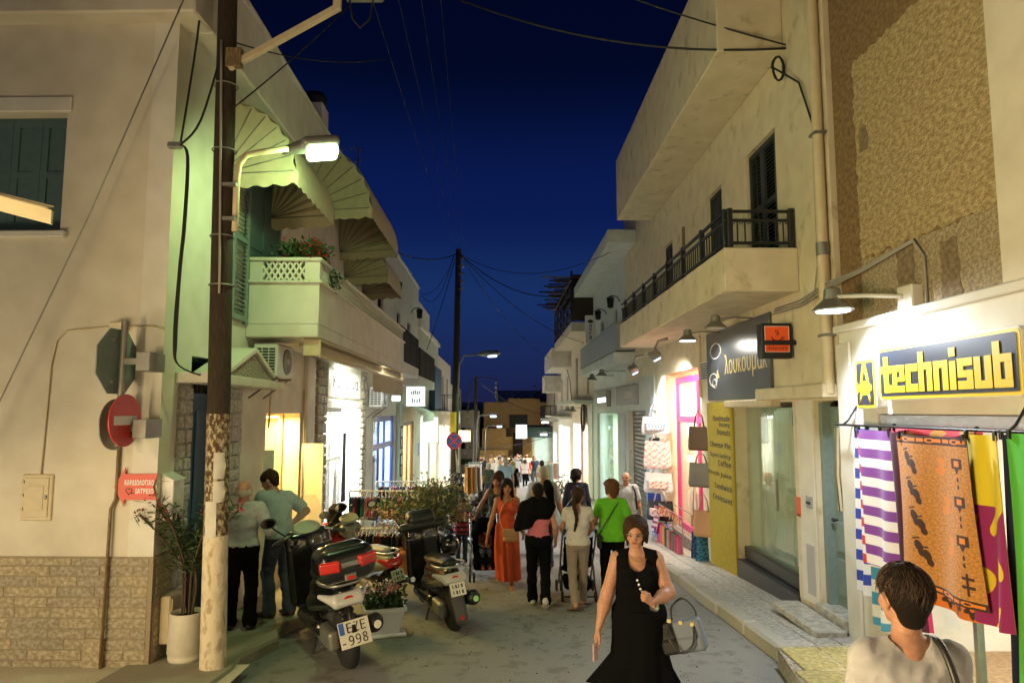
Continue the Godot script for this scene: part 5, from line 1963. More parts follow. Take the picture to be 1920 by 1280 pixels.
	rail_balcony(t, LF, 38.4, 45.0, 2.1, 0.85, 0.75, 0.9, M.plaster_white, M.iron_black, 0.3, false, 0.02)
	for q in [[41.0, 42.0], [44.5, 45.5]]: upper_window(t, LF, q[0], q[1], 2.2, 4.2, M.wood_dark)
	lit_shop(t, LF, 39.4, 42.2, -2.4, 1.4, 2.5, 24, Color(1.0, 0.95, 0.85), M.plaster_white, M.lamp_warm)
	lit_shop(t, LF, 43.4, 47.0, -2.6, 1.3, 2.5, 24, Color(0.95, 0.98, 1.0), M.plaster_white, M.lamp_white)
	shelves(t, LF, 39.6, 42.0, [-1.3, -0.5, 0.3], 2.3, 9)
	shelves(t, LF, 43.6, 46.8, [-1.3, -0.5, 0.3], 2.3, 10)
	garment("shirt", "white shirt drying on the upper balcony far along the left side", "shirt", LF, V(38.9, 3.6, 0.95), 0.6, 0.8, M.plaster_white, "", Vector3.RIGHT, 0, false)
	t = thing("house", "plain low house at the far end of the left side", "house", LF * V(55, -2.8, 0))
	facade(t, LF, 48.02, 62.0, 4.0, [[49.4, 53.0, -3.2, 0.9], [54.5, 58.0, -3.4, 0.8]], M.plaster_dim)
	lit_shop(t, LF, 49.4, 53.0, -2.9, 0.9, 2.5, 30, Color(1.0, 0.93, 0.8), M.plaster_white, M.lamp_warm)
	lit_shop(t, LF, 54.5, 58.0, -3.1, 0.8, 2.5, 30, Color(1.0, 0.93, 0.8), M.plaster_white, M.lamp_warm)
	shelves(t, LF, 49.6, 52.8, [-1.8, -1.0, -0.2], 2.3, 12)
	s = thing("lit_sign", "small yellow lit sign far along the left side", "sign", LF * V(52, 0.4, 0.6))
	g = G.new(LF)
	g.b2(51.0, 51.12, -0.1, 0.75, 0.1, 1.3, 0.01)
	wput("box", g, M.paint_white, s)
	g = G.new(LF)
	g.b2(50.985, 51.0, -0.06, 0.71, 0.14, 1.26)
	wput("lit_face", g, M.lamp_amber, s)
	antenna(LF * V(35, 5.9, -1.5), 2.0, "thin tv antenna over the pale green house")

func lantern(xf: Transform3D, u: float, v: float, label: String):
	var t := thing("wall_lantern", label, "lantern", xf * V(u, v, 0.3))
	var g := G.new(xf)
	g.tube([V(u, v - 0.05, 0.0), V(u, v + 0.12, 0.1), V(u, v + 0.16, 0.3), V(u, v + 0.1, 0.32)], 0.018, 6)
	wput("bracket", g, M.iron_black, t)
	g = G.new(xf)
	g.lathe(V(u, v, 0.32), [Vector2(0.15, 0.06), Vector2(0.05, 0.13)], 6)
	wput("cap", g, M.iron_black, t)
	g = G.new(xf)
	g.lathe(V(u, v, 0.32), [Vector2(0.06, -0.26), Vector2(0.1, -0.22), Vector2(0.11, 0.06)], 6)
	wput("glass_body", g, M.glass_dark, t)
	for k in 6:
		g = G.new(xf)
		var a := TAU * k / 6
		g.tube([V(u + cos(a) * 0.08, v - 0.24, 0.32 + sin(a) * 0.08), V(u + cos(a) * 0.125, v + 0.06, 0.32 + sin(a) * 0.125)], 0.009, 4)
		wput("bar", g, M.iron_black, t)

func dress_shop():
	var t := thing("shop_interior", "bright white dress shop interior behind the stone front", "shop", LF * V(15, -0.6, -1))
	lit_shop(t, LF, 13.4, 16.9, -0.62, 2.2, 2.4, 34, Color(0.96, 0.98, 1.0), M.plaster_white, M.lamp_white)
	var f := frame(LF, "shop_window", 13.4, 15.3, -0.55, 2.2, -0.12, 0.07, M.paint_white, t, [0.5, -0.62])
	pane(LF, 13.5, 15.2, -0.5, 2.15, -0.12, M.glass, f)
	slab(LF, "plinth", 13.4, 15.3, -0.85, -0.55, -0.25, 0.0, M.marble, t)
	for k in 5:
		var dark := k % 2 == 0
		garment("trousers" if k % 2 else "dress", ["long black dress hanging in the bright window, nearest the street corner", "pale trousers hanging between the dark dresses in the bright window", "charcoal dress hanging in the middle of the bright window", "cream trousers hanging near the door of the bright shop", "slim black dress hanging in the doorway of the bright shop"][k], "dress", LF, V(13.75 + 0.6 * k, 1.75, -0.4 + 0.05 * k), 0.36, 1.55, [M.ink, M.curtain, cloth("charcoal", lin(0.05, 0.055, 0.06)), M.curtain, M.ink][k], "", Vector3.RIGHT, 1)
	shelves(t, LF, 13.6, 16.7, [-0.1, 0.4, 0.9], 2.2, 3)
	slab(LF, "bag_display", 13.5, 15.0, -0.5, -0.35, -1.2, -0.4, M.paint_white, t)
	shelves(t, LF, 13.5, 15.0, [-0.34, 0.1], 1.2, 13)
	# two rolling racks in the street
	for r in 2:
		var z := -12.6 - 1.9 * r
		var y := road_y(z)
		var x0 := -2.75 + 0.12 * r
		var x1 := -1.55 + 0.1 * r
		for lv in ([1.42, 0.82] if r == 0 else [1.5]):
			var w := Transform3D(Basis(), V(0, y, z + (0.3 if lv < 1.0 else 0.0)))
			var rk := thing("clothes_rack", ["low white rack of dark swimwear in front of the flower planter scooters", "upper white rack of swimwear on hangers behind the olive bush", "rear white rack of children's clothes behind the olive bush"][0 if lv < 1.0 else 1 + r], "clothes rack", w * V((x0 + x1) / 2, 0, 0), 0.0, "clothes racks before the dress shop")
			var g := G.new(w)
			g.cyl(V(x0, lv, 0), V(x1, lv, 0), 0.014, 0.014, 8)
			wput("rail", g, M.plastic_white, rk)
			for x in [x0, x1]:
				g = G.new(w)
				g.cyl(V(x, 0.06, 0), V(x, lv, 0), 0.016, 0.016, 8)
				wput("upright", g, M.plastic_white, rk)
				g = G.new(w)
				g.b2(x - 0.02, x + 0.02, 0.03, 0.07, -0.25, 0.25)
				wput("foot", g, M.plastic_white, rk)
			var n := 18
			rng.seed = int(lv * 100) + r
			for kk in n:
				var k: int = kk % 12
				var names := ["swimsuit", "top", "dress"]
				var cols: Array = [cloth("sw_teal", lin(0.02, 0.22, 0.22)), cloth("sw_pink", lin(0.6, 0.08, 0.17)), cloth("sw_navy", lin(0.015, 0.02, 0.05)), cloth("sw_black", lin(0.012, 0.012, 0.014)), cloth("sw_red", lin(0.5, 0.03, 0.03)), cloth("sw_purple", lin(0.12, 0.03, 0.2)), cloth("sw_print", lin(0.55, 0.4, 0.42))]
				var m: Material = cols[[0, 1, 2, 0, 6, 1, 6, 5, 0, 6, 2, 1][k] if lv > 1 else [3, 3, 2, 4, 3, 3, 2, 3, 4, 3, 3, 2][k]]
				var nm: String = {"sw_teal": "teal", "sw_pink": "pink", "sw_navy": "navy", "sw_black": "black", "sw_red": "red", "sw_purple": "purple", "sw_print": "pale printed"}[m.resource_name]
				garment("garment", "%s swimwear piece, %s from the wall on the %s rack before the dress shop" % [nm, ["first", "second", "third", "fourth", "fifth", "sixth", "seventh", "eighth", "ninth", "tenth", "eleventh", "twelfth", "thirteenth", "fourteenth", "fifteenth", "sixteenth", "seventeenth", "last"][kk], ["upper", "rear"][r] if lv > 1 else "low"], "swimwear", w, V(lerpf(x0 + 0.05, x1 - 0.04, kk / 17.0), lv, 0), 0.34, 0.38 if lv > 1.0 else 0.55, m, "swimwear on the racks", V(0.25 * rng.randf_range(-1, 1), 0, 1).normalized(), 2)

# ---------------------------------------------------------------- right side of the street
func sub_house():
	var t := thing("house", "tan stucco house over a white fronted shop with a black and yellow sign", "house", RF * V(6, -0.2, 0))
	var g := G.new(RF)
	wall_with(g, -2.5, 7.78, -1.5, 3.08, [[3.0, 7.05, -0.35, 2.12], [-2.0, 1.5, -0.1, 2.12]], 0.3)
	wput("shop_wall", g, M.plaster_white, t)
	g = G.new(RF)
	g.b2(5.15, 7.78, 3.09, 11.0, -0.3, -0.06)
	wput("upper_wall", g, M.stucco_brown, t)
	# the pale rough render on top of the brown, with a ragged rim
	rng.seed = 3
	var n := FastNoiseLite.new()
	n.seed = 9
	n.frequency = 0.9
	var poly := func(u0, u1, v0, v1, amp, w, th):
		var r := []
		var k := int((u1 - u0) / 0.05)
		for i in k: r.append(V(lerpf(u0, u1, float(i) / k), v0 + amp * n.get_noise_2d(i * 0.5, v0 * 9) + rng.randf() * 0.02, w))
		k = int((v1 - v0) / 0.05)
		for i in k: r.append(V(u1 + amp * n.get_noise_2d(i * 0.4, u1 * 7) + rng.randf() * 0.02, lerpf(v0, v1, float(i) / k), w))
		k = int((u1 - u0) / 0.05)
		for i in k: r.append(V(lerpf(u1, u0, float(i) / k), v1 + amp * n.get_noise_2d(i * 0.5, v1 * 9) + rng.randf() * 0.03, w))
		k = int((v1 - v0) / 0.05)
		for i in k: r.append(V(u0 + amp * n.get_noise_2d(i * 0.4, u0 * 7), lerpf(v1, v0, float(i) / k), w))
		var q := G.new(RF)
		q.prism(r, V(0, 0, th))
		return q
	wput("render_coat", poly.call(5.0, 7.25, 3.75, 5.93, 0.08, -0.062, 0.03), M.stucco_tan, t)
	wput("render_coat", poly.call(5.1, 7.3, 3.09, 3.74, 0.03, -0.061, 0.012), M.stucco_grey2, t)
	wput("render_patch", poly.call(6.35, 6.62, 3.09, 3.72, 0.05, -0.05, 0.006), M.stucco_grey, t)
	wput("render_patch", poly.call(5.72, 5.95, 3.1, 3.62, 0.05, -0.05, 0.006), M.stucco_grey, t)
	wput("render_patch", poly.call(7.02, 7.16, 4.9, 5.16, 0.05, -0.033, 0.006), M.stucco_grey, t)
	slab(RF, "ledge", -2.5, 7.78, 3.02, 3.1, -0.3, 0.07, M.plaster_white, t)
	slab(RF, "ledge_block", 6.25, 6.5, 3.1, 3.32, -0.06, 0.05, M.plaster_white, t)
	slab(RF, "side_pilaster", 3.5, 5.12, 3.1, 11.0, -0.3, 0.04, M.plaster_warm, t)
	g = G.new(RF)
	g.b2(-2.4, 7.7, -1.5, -0.36, -5.0, -0.3)
	wput("floor", g, M.tile_floor, t)
	g = G.new(RF)
	g.b2(-2.4, 7.7, 2.35, 2.5, -5.0, -0.3)
	wput("ceiling", g, M.plaster_white, t)
	g = G.new(RF)
	g.b2(-2.5, 7.78, -1.5, 11.0, -5.3, -5.0)
	wput("back_wall", g, M.plaster_white, t)
	g = G.new(RF)
	g.b2(7.5, 7.77, -1.4, 10.9, -4.99, -0.31)
	wput("side_wall", g, M.plaster_white, t)
	g = G.new(RF)
	g.b2(-2.49, -2.3, -1.4, 10.9, -4.99, -0.31)
	wput("side_wall", g, M.plaster_white, t)
	slab(RF, "roof", -2.5, 7.78, 11.0, 11.2, -5.3, 0.1, M.concrete, t)
	slab(RF, "pier_trim", 7.5, 7.8, -0.6, 2.9, 0.0, 0.035, M.plaster_white, t)
	slab(RF, "door_head", 3.0, 7.05, 2.0, 2.12, -0.12, -0.02, M.steel, t)
	slab(RF, "threshold", 3.0, 7.05, -0.42, -0.35, -0.3, 0.1, M.marble, t)
	var f := frame(RF, "shop_window", 5.9, 7.03, -0.35, 2.0, -0.15, 0.05, M.steel, t)
	pane(RF, 5.95, 6.98, -0.3, 1.95, -0.15, M.glass, f)
	slab(RF, "green_post", 5.5, 5.62, -0.36, 2.3, -0.5, -0.35, M.green_cloth, t)
	for k in 3:
		g = G.new(RF)
		g.cyl(V(1.0 + 2.2 * k, 2.32, -3.6), V(1.0 + 2.2 * k, 2.32, -0.9), 0.02, 0.02, 8)
		wput("ceiling_tube", g, M.lamp_white, t)
	for u in [1.6, 4.9]: area(RF * V(u, 2.28, -1.7), RF * V(u, 0, -1.2), Vector2(2.4, 1.8), 36, Color(1.0, 0.96, 0.88))
	shelves(t, RF, 3.6, 5.6, [0.1, 0.5, 0.95, 1.4, 1.85], 2.4, 33)
	shelves(t, RF, 3.1, 7.3, [0.2, 0.65, 1.1, 1.55, 1.95], 4.9, 31)
	# the sign: an emblem board and the name board, both thick with rounded rims
	for q in [[6.85, 7.25, 2.17, 2.68], [4.88, 6.79, 2.25, 2.76]]:
		var s := thing("shop_sign", "black sign board with a yellow rim and large yellow lettering over the towel shop" if q[0] < 6 else "small black and yellow emblem board beside the long lettered sign", "sign", RF * V((q[0] + q[1]) / 2, (q[2] + q[3]) / 2, 0.1))
		g = G.new(RF)
		g.prism(rounded(q[0], q[1], q[2], q[3], 0.05, 0.0), V(0, 0, 0.1))
		wput("box", g, M.paint_white, s)
		g = G.new(RF)
		g.prism(rounded(q[0] + 0.012, q[1] - 0.012, q[2] + 0.012, q[3] - 0.012, 0.04, 0.1), V(0, 0, 0.006))
		wput("rim", g, M.yellow_print, s)
		g = G.new(RF)
		g.prism(rounded(q[0] + 0.04, q[1] - 0.04, q[2] + 0.04, q[3] - 0.04, 0.02, 0.106), V(0, 0, 0.004))
		wput("panel", g, M.navy_board, s)
		var cx: float = (q[0] + q[1]) / 2
		var sx := Transform3D(Basis(), -s.position) * RF * Transform3D(Basis(Vector3.UP, PI), Vector3.ZERO)
		if q[0] < 6:
			var L := Transform3D(Basis(), -s.position) * Transform3D(Basis(V(0, 0, 1), Vector3.UP, V(-1, 0, 0)), Vector3.ZERO)
			# street side lettering runs towards the camera: its x axis is +z
			var at := RF * V(cx, (q[2] + q[3]) / 2 - 0.01, 0.113)
			chunky("technisub", 1.76, 0.35, M.yellow_print, s, Transform3D(L.basis, at - s.position))
		else:
			var q0 := RF * V(cx, 2.43, 0.11)
			var B := Transform3D(Basis(V(0, 0, 1), Vector3.UP, V(-1, 0, 0)), q0)
			g = G.new(B)
			var fish := []
			for k in 20:
				var a := TAU * k / 20
				fish.append(V(0.0 + cos(a) * 0.115 + (0.02 if cos(a) > 0.9 else 0.0), -0.05 + sin(a) * 0.075, 0))
			g.prism(fish, V(0, 0, 0.005))
			wput("fish_body", g, M.yellow_print, s)
			g = G.new(B)
			g.prism([V(-0.16, 0.02, 0), V(-0.1, -0.05, 0), V(-0.16, -0.13, 0), V(-0.14, -0.05, 0)], V(0, 0, 0.0052))
			wput("fish_tail", g, M.yellow_print, s)
			for k in 2:
				g = G.new(B)
				var d: float = -1.0 if k == 0 else 1.0
				g.prism([V(0.02 * d, 0.19, 0), V(0.0, 0.15, 0), V(d * 0.05, 0.01, 0), V(d * 0.085, 0.01, 0), V(d * 0.03, 0.18, 0)], V(0, 0, 0.0048 + 0.0002 * k))
				g.tube([V(d * 0.07, -0.11, 0.002), V(d * 0.1, -0.2, 0.002)], 0.01, 5)
				wput("divider_leg", g, M.yellow_print, s)
			g = G.new(B)
			g.b2(-0.02, 0.02, 0.18, 0.215, 0.0, 0.005)
			wput("divider_knob", g, M.yellow_print, s)
	# flood lamp on its arm
	var fl := flood_lamp(RF, 6.95, 3.24, 0.45, "enamel flood lamp over the black and yellow sign", true, 1.45)
	g = G.new(RF)
	g.tube([V(6.9, 3.3, 0.45), V(6.65, 3.27, 0.25), V(6.4, 3.22, 0.05)], 0.022, 6)
	wput("bracket_arm", g, M.paint_white, fl)
	spot(RF * V(6.9, 3.1, 0.55), RF * V(6.2, 1.3, 0.1), 8.0, Color(0.93, 0.96, 1.0), 78, 0.08)
	# cables along the wall
	g = G.new(RF)
	for k in 3: g.tube([V(9.6 - 0.05 * k, 3.5 + 0.03 * k, 0.03), V(8.6, 3.46 + 0.04 * k, 0.06), V(7.8, 3.55 + 0.03 * k, 0.1), V(7.2, 3.62 + 0.015 * k, 0.0), V(6.3, 3.72 + 0.01 * k, -0.02), V(6.15, 3.55, -0.02), V(6.15, 3.1, -0.02)], 0.011, 5)
	tag(wput("cable_bundle", g, M.cable_grey), "grey cables strung along the wall above the enamel flood lamp", "cable")
	# drain pipe at the joint of the houses
	t = thing("drain_pipe", "cream drain pipe down the joint between the tan stucco house and the cream house", "pipe", RF * V(7.9, 4, 0.1))
	for q in [[11.0, 4.0, 0.06], [4.05, 2.35, 0.065]]:
		g = G.new(RF)
		g.cyl(V(7.9, q[0], 0.08), V(7.9, q[1], 0.08), q[2], q[2], 12)
		wput("tube", g, M.paint_cream, t)
	g = G.new(RF)
	g.cyl(V(7.9, 4.1, 0.08), V(7.9, 3.95, 0.08), 0.075, 0.075, 12)
	wput("joint", g, M.zinc, t)
	for v in [5.4, 3.0]:
		g = G.new(RF)
		g.b2(7.82, 7.98, v, v + 0.03, 0.0, 0.15)
		wput("clamp", g, M.zinc, t)
	g = G.new(RF)
	g.tube([V(8.05, 11, 0.03), V(8.05, 7.0, 0.04), V(8.02, 5.0, 0.03), V(8.1, 3.6, 0.03)], 0.014, 5)
	g.tube([V(8.12, 7.1, 0.03), V(8.14, 5.2, 0.03), V(8.16, 3.9, 0.03), V(8.3, 3.5, 0.03)], 0.008, 5)
	tag(wput("cable", g, M.cable_grey), "thin cables beside the drain pipe on the cream house", "cable")

func rounded(u0: float, u1: float, v0: float, v1: float, r: float, w: float) -> Array:
	var p := []
	for c in [[u1 - r, v1 - r, 0], [u0 + r, v1 - r, 1], [u0 + r, v0 + r, 2], [u1 - r, v0 + r, 3]]:
		for k in 5:
			var a: float = PI / 2 * (c[2] + k / 4.0)
			p.append(V(c[0] + cos(a) * r, c[1] + sin(a) * r, w))
	return p

func chunky(text: String, w: float, h: float, m: Material, parent: Node3D, xf: Transform3D):
	var S := {
		"t": [[0.18, 0.58, 0.0, 0.98], [0.58, 0.85, 0.0, 0.2], [0.0, 0.18, 0.52, 0.72], [0.58, 0.85, 0.52, 0.72]],
		"e": [[0.0, 0.36, 0.0, 0.72], [0.36, 0.95, 0.0, 0.17], [0.36, 0.95, 0.55, 0.72], [0.6, 0.95, 0.28, 0.55], [0.36, 0.6, 0.28, 0.4]],
		"c": [[0.0, 0.38, 0.0, 0.72], [0.38, 0.9, 0.0, 0.2], [0.38, 0.9, 0.52, 0.72]],
		"h": [[0.0, 0.38, 0.0, 1.0], [0.38, 0.95, 0.54, 0.72], [0.58, 0.95, 0.0, 0.54]],
		"n": [[0.0, 0.38, 0.0, 0.72], [0.38, 0.95, 0.54, 0.72], [0.58, 0.95, 0.0, 0.54]],
		"i": [[0.0, 0.4, 0.0, 0.68], [0.0, 0.4, 0.78, 1.0]],
		"s": [[0.0, 0.9, 0.0, 0.2], [0.54, 0.9, 0.2, 0.44], [0.0, 0.54, 0.27, 0.44], [0.0, 0.36, 0.44, 0.72], [0.36, 0.9, 0.53, 0.72]],
		"u": [[0.0, 0.37, 0.0, 0.72], [0.37, 0.95, 0.0, 0.18], [0.58, 0.95, 0.18, 0.72]],
		"b": [[0.0, 0.37, 0.0, 1.0], [0.37, 0.95, 0.0, 0.18], [0.58, 0.95, 0.18, 0.54], [0.37, 0.95, 0.54, 0.72]],
	}
	var wd := {"i": 0.46, "t": 0.86, "c": 0.92, "s": 0.93}
	var total := 0.0
	for c in text: total += wd.get(c, 1.0) + 0.03
	var k := w / total
	var x := -w / 2
	for c in text:
		var g := G.new()
		var i := 0
		for r in S[c]:
			g.b2(x + r[0] * k, x + r[1] * k, (r[2] - 0.5) * h, (r[3] - 0.5) * h, 0.0, 0.003 + 0.0003 * i, 0.002)
			i += 1
		put("letter", g.mesh(), m, parent, xf.origin, xf.basis)
		x += (wd.get(c, 1.0) + 0.03) * k

func towel(label: String, u0: float, u1: float, v0: float, v1: float, w: float, m: Material, group := "", slant := 0.0, swing := 0.12) -> Node3D:
	var t := thing("towel", label, "towel", RF * V(u0, v1, w), 0.0, group)
	var rows := []
	for i in 19:
		var f := i / 18.0
		var row := []
		for j in 17:
			var s := j / 16.0
			row.append(RF * V(lerpf(u1, u0, s) - slant * f, lerpf(v0, v1, 1.0 - f) - 0.015 * sin(s * PI) * f, w + swing * f * f * 0.4 + 0.032 * sin(s * 9 + f * 2 + u0) * (0.3 + f)))
		rows.append(row)
	rows.reverse()
	var g := G.new()
	g.sheet(rows, 0.006, true)
	wput("cloth", g, m, t)
	for k in 2:
		g = G.new(RF)
		var u := lerpf(u0, u1, 0.06 + 0.88 * k)
		g.b2(u - 0.012, u + 0.012, v1 - 0.04, v1 + 0.03, w - 0.014, w + 0.014, 0.003)
		wput("clip", g, M.iron_black, t)
	return t

func picture(called: String, w: int, h: int, f: Callable, rough := 0.9) -> StandardMaterial3D:
	var im := Image.create(w, h, false, Image.FORMAT_RGB8)
	for y in h:
		for x in w: im.set_pixel(x, y, f.call((x + 0.5) / w, (y + 0.5) / h))
	var m := mat(called, Color.WHITE, rough, {"tex": ImageTexture.create_from_image(im), "uv": true, "rim": 0.3})
	return m

func towels():
	var purple := lin(0.2, 0.045, 0.3)
	var stripes := func(a: Color, b: Color, n: float): return func(x, y): return a if fmod(y * n, 1.0) < 0.5 else b
	picture("towel_purple", 64, 256, func(x, y):
		if x < 0.07: return lin(0.6, 0.03, 0.03) if fmod(y * 7.5, 1.0) < 0.5 else lin(0.75, 0.75, 0.75)
		return purple if fmod(y * 7.0 + 0.02, 1.0) < 0.5 else lin(0.78, 0.76, 0.76))
	picture("towel_blue", 64, 256, func(x, y): return lin(0.03, 0.06, 0.4) if fmod(y * 8.0, 1.0) < 0.5 else lin(0.72, 0.74, 0.78))
	picture("towel_sky", 64, 256, func(x, y): return lin(0.06, 0.3, 0.55) if fmod(y * 8.0 + 0.3, 1.0) < 0.5 else lin(0.75, 0.75, 0.78))
	var base := lin(0.5, 0.21, 0.045)
	var dark := lin(0.05, 0.02, 0.012)
	var org := lin(0.75, 0.22, 0.02)
	var n := FastNoiseLite.new()
	n.frequency = 3.0
	n.seed = 2
	picture("towel_brown", 256, 512, func(x, y):
		var p := Vector2(x, y * 1.75)
		var c := base * (1.0 + 0.25 * n.get_noise_2d(x * 8, y * 20))
		if y < 0.055 or y > 0.955:
			var yy: float = (y - 0.0275) / 0.0275 if y < 0.5 else (y - 0.977) / 0.022
			if absf(yy) > 0.9: return dark
			var k := fmod(x * 9.0, 1.0)
			if Vector2((fmod(x * 3.0, 1.0) - 0.5) * 3.0, yy).length() < 0.6: return dark if Vector2((fmod(x * 3.0, 1.0) - 0.5) * 3.0, yy).length() < 0.3 else org
			return org if k < 0.8 and absf(yy) < 0.4 else dark
		for k in 4:
			for s in 2:
				var o := Vector2(0.17 + 0.075 * s + 0.02 * k, 0.25 + 0.34 * k + 0.09 * s)
				var d := (p - o).rotated(0.3)
				if (d / Vector2(0.042, 0.062)).length() < 1.0 or ((d - Vector2(0.0, 0.075)) / Vector2(0.034, 0.045)).length() < 1.0: return dark
				for q in 4:
					if (d - Vector2(-0.03 + 0.022 * q, -0.085)).length() < 0.011: return dark
		for k in 3:
			var o := Vector2(0.84, 0.28 + 0.4 * k)
			var d := (p - o).abs()
			if d.x < 0.075 and d.y < 0.055: return dark if d.x > 0.035 or d.y > 0.03 else org
			if (p - o - Vector2(0, 0.08)).abs().x < 0.06 - (p - o).y * 0.5 and (p - o).y > 0.055 and (p - o).y < 0.11: return dark
			for q in 2:
				if ((p - o - Vector2(0.005, 0.17 + 0.075 * q)) / Vector2(0.013, 0.025)).length() < 1.0: return dark
		if absf(x - 0.86) < 0.012 and y > 0.8 and y < 0.93: return dark
		if (absf(y - 0.83) < 0.007 or absf(y - 0.88) < 0.009) and absf(x - 0.86) < 0.06: return dark
		for k in 3:
			var o := Vector2(0.6 + 0.03 * k, 0.35 + 0.42 * k)
			var d := (p - o) / Vector2(0.06, 0.14)
			d.x += 0.3 * sin(d.y * 4.0)
			if d.length() < 0.85 + 0.25 * sin(d.y * 7.0): return org.lerp(base, 0.35)
		return c)
	picture("towel_orange", 128, 256, func(x, y):
		var f := Vector2(fmod(x * 4.0, 1.0) - 0.5, fmod(y * 8.0, 1.0) - 0.5)
		return dark if f.length() < 0.33 + 0.1 * sin(f.angle() * 5.0) and f.length() > 0.1 else lin(0.65, 0.16, 0.02))
	picture("towel_yellow", 128, 256, func(x, y):
		if y > 0.38:
			var v := sin(x * 11.0 + 2.0 * sin(y * 14.0)) + cos(y * 23.0 + x * 4.0)
			return lin(0.7, 0.5, 0.02) if v > 0.75 else lin(0.28, 0.015, 0.12)
		return lin(0.72, 0.55, 0.02))
	picture("towel_pink", 64, 64, func(x, y): return lin(0.7, 0.06, 0.12) if sin(x * 20) + sin(y * 14 + x * 5) > -0.9 else lin(0.75, 0.4, 0.1))
	picture("towel_plum", 64, 128, func(x, y):
		if x > 0.9: return lin(0.6, 0.03, 0.2)
		return lin(0.06, 0.012, 0.035))
	var rail := thing("towel_rail", "dark rail across the shop front that the beach towels hang from", "rail", RF * V(6.2, 2.0, 0.12))
	var g := G.new(RF)
	g.cyl(V(4.2, 2.0, 0.16), V(7.6, 2.0, 0.16), 0.012, 0.012, 8)
	wput("tube", g, M.iron_black, rail)
	for u in [7.45, 5.0]:
		g = G.new(RF)
		g.tube([V(u, 2.2, 0.0), V(u, 2.05, 0.1), V(u, 2.0, 0.16)], 0.012, 5)
		wput("bracket", g, M.iron_black, rail)
	var gr := "beach towels before the shop"
	towel("blue and white striped towel hanging outermost beside the pier", 7.0, 7.28, 0.33, 1.97, 0.12, M.towel_blue, gr, 0.02)
	towel("sky blue and white striped towel hanging low behind the purple one", 6.72, 7.0, 0.1, 1.96, 0.15, M.towel_sky, gr, 0.1)
	towel("purple and white striped towel with a red edge", 6.44, 7.08, 0.68, 1.96, 0.2, M.towel_purple, gr, 0.16)
	towel("plum towel with a pink border between the purple and the brown one", 6.22, 6.5, 0.3, 1.95, 0.2, M.towel_plum, gr, 0.26)
	towel("orange towel with dark flowers showing under the brown one", 5.42, 6.12, 0.56, 1.9, 0.17, M.towel_orange, gr, 0.1)
	towel("brown towel printed with footprints and flames", 5.3, 6.28, 0.68, 1.94, 0.26, M.towel_brown, gr, 0.12, 0.05)
	towel("yellow and magenta patterned towel right of the brown one", 5.06, 5.42, 0.6, 1.97, 0.2, M.towel_yellow, gr, 0.1)
	towel("coral pink towel folded over the rail behind the others", 5.3, 6.6, 1.7, 2.0, 0.13, M.towel_pink, gr, 0.0, 0.0)
	towel("navy towel hanging inside of the bright green one", 4.97, 5.08, -0.2, 1.98, 0.16, cloth("navy_cloth", lin(0.012, 0.015, 0.05)), gr, 0.0, 0.05)
	towel("bright green towel at the near end of the rail", 4.3, 4.98, 0.25, 1.99, 0.2, M.green_cloth, gr, 0.0, 0.05)
	towel("beige towel hanging below the bright green one", 4.3, 4.92, 0.1, 0.6, 0.16, cloth("beige_cloth", lin(0.42, 0.3, 0.2)), gr, 0.0, 0.0)
	garment("t_shirt", "pale printed t-shirt hanging inside the towel shop", "t-shirt", RF, V(5.35, 2.05, -0.3), 0.4, 0.45, M.sw_print, "", Vector3.RIGHT, 0)

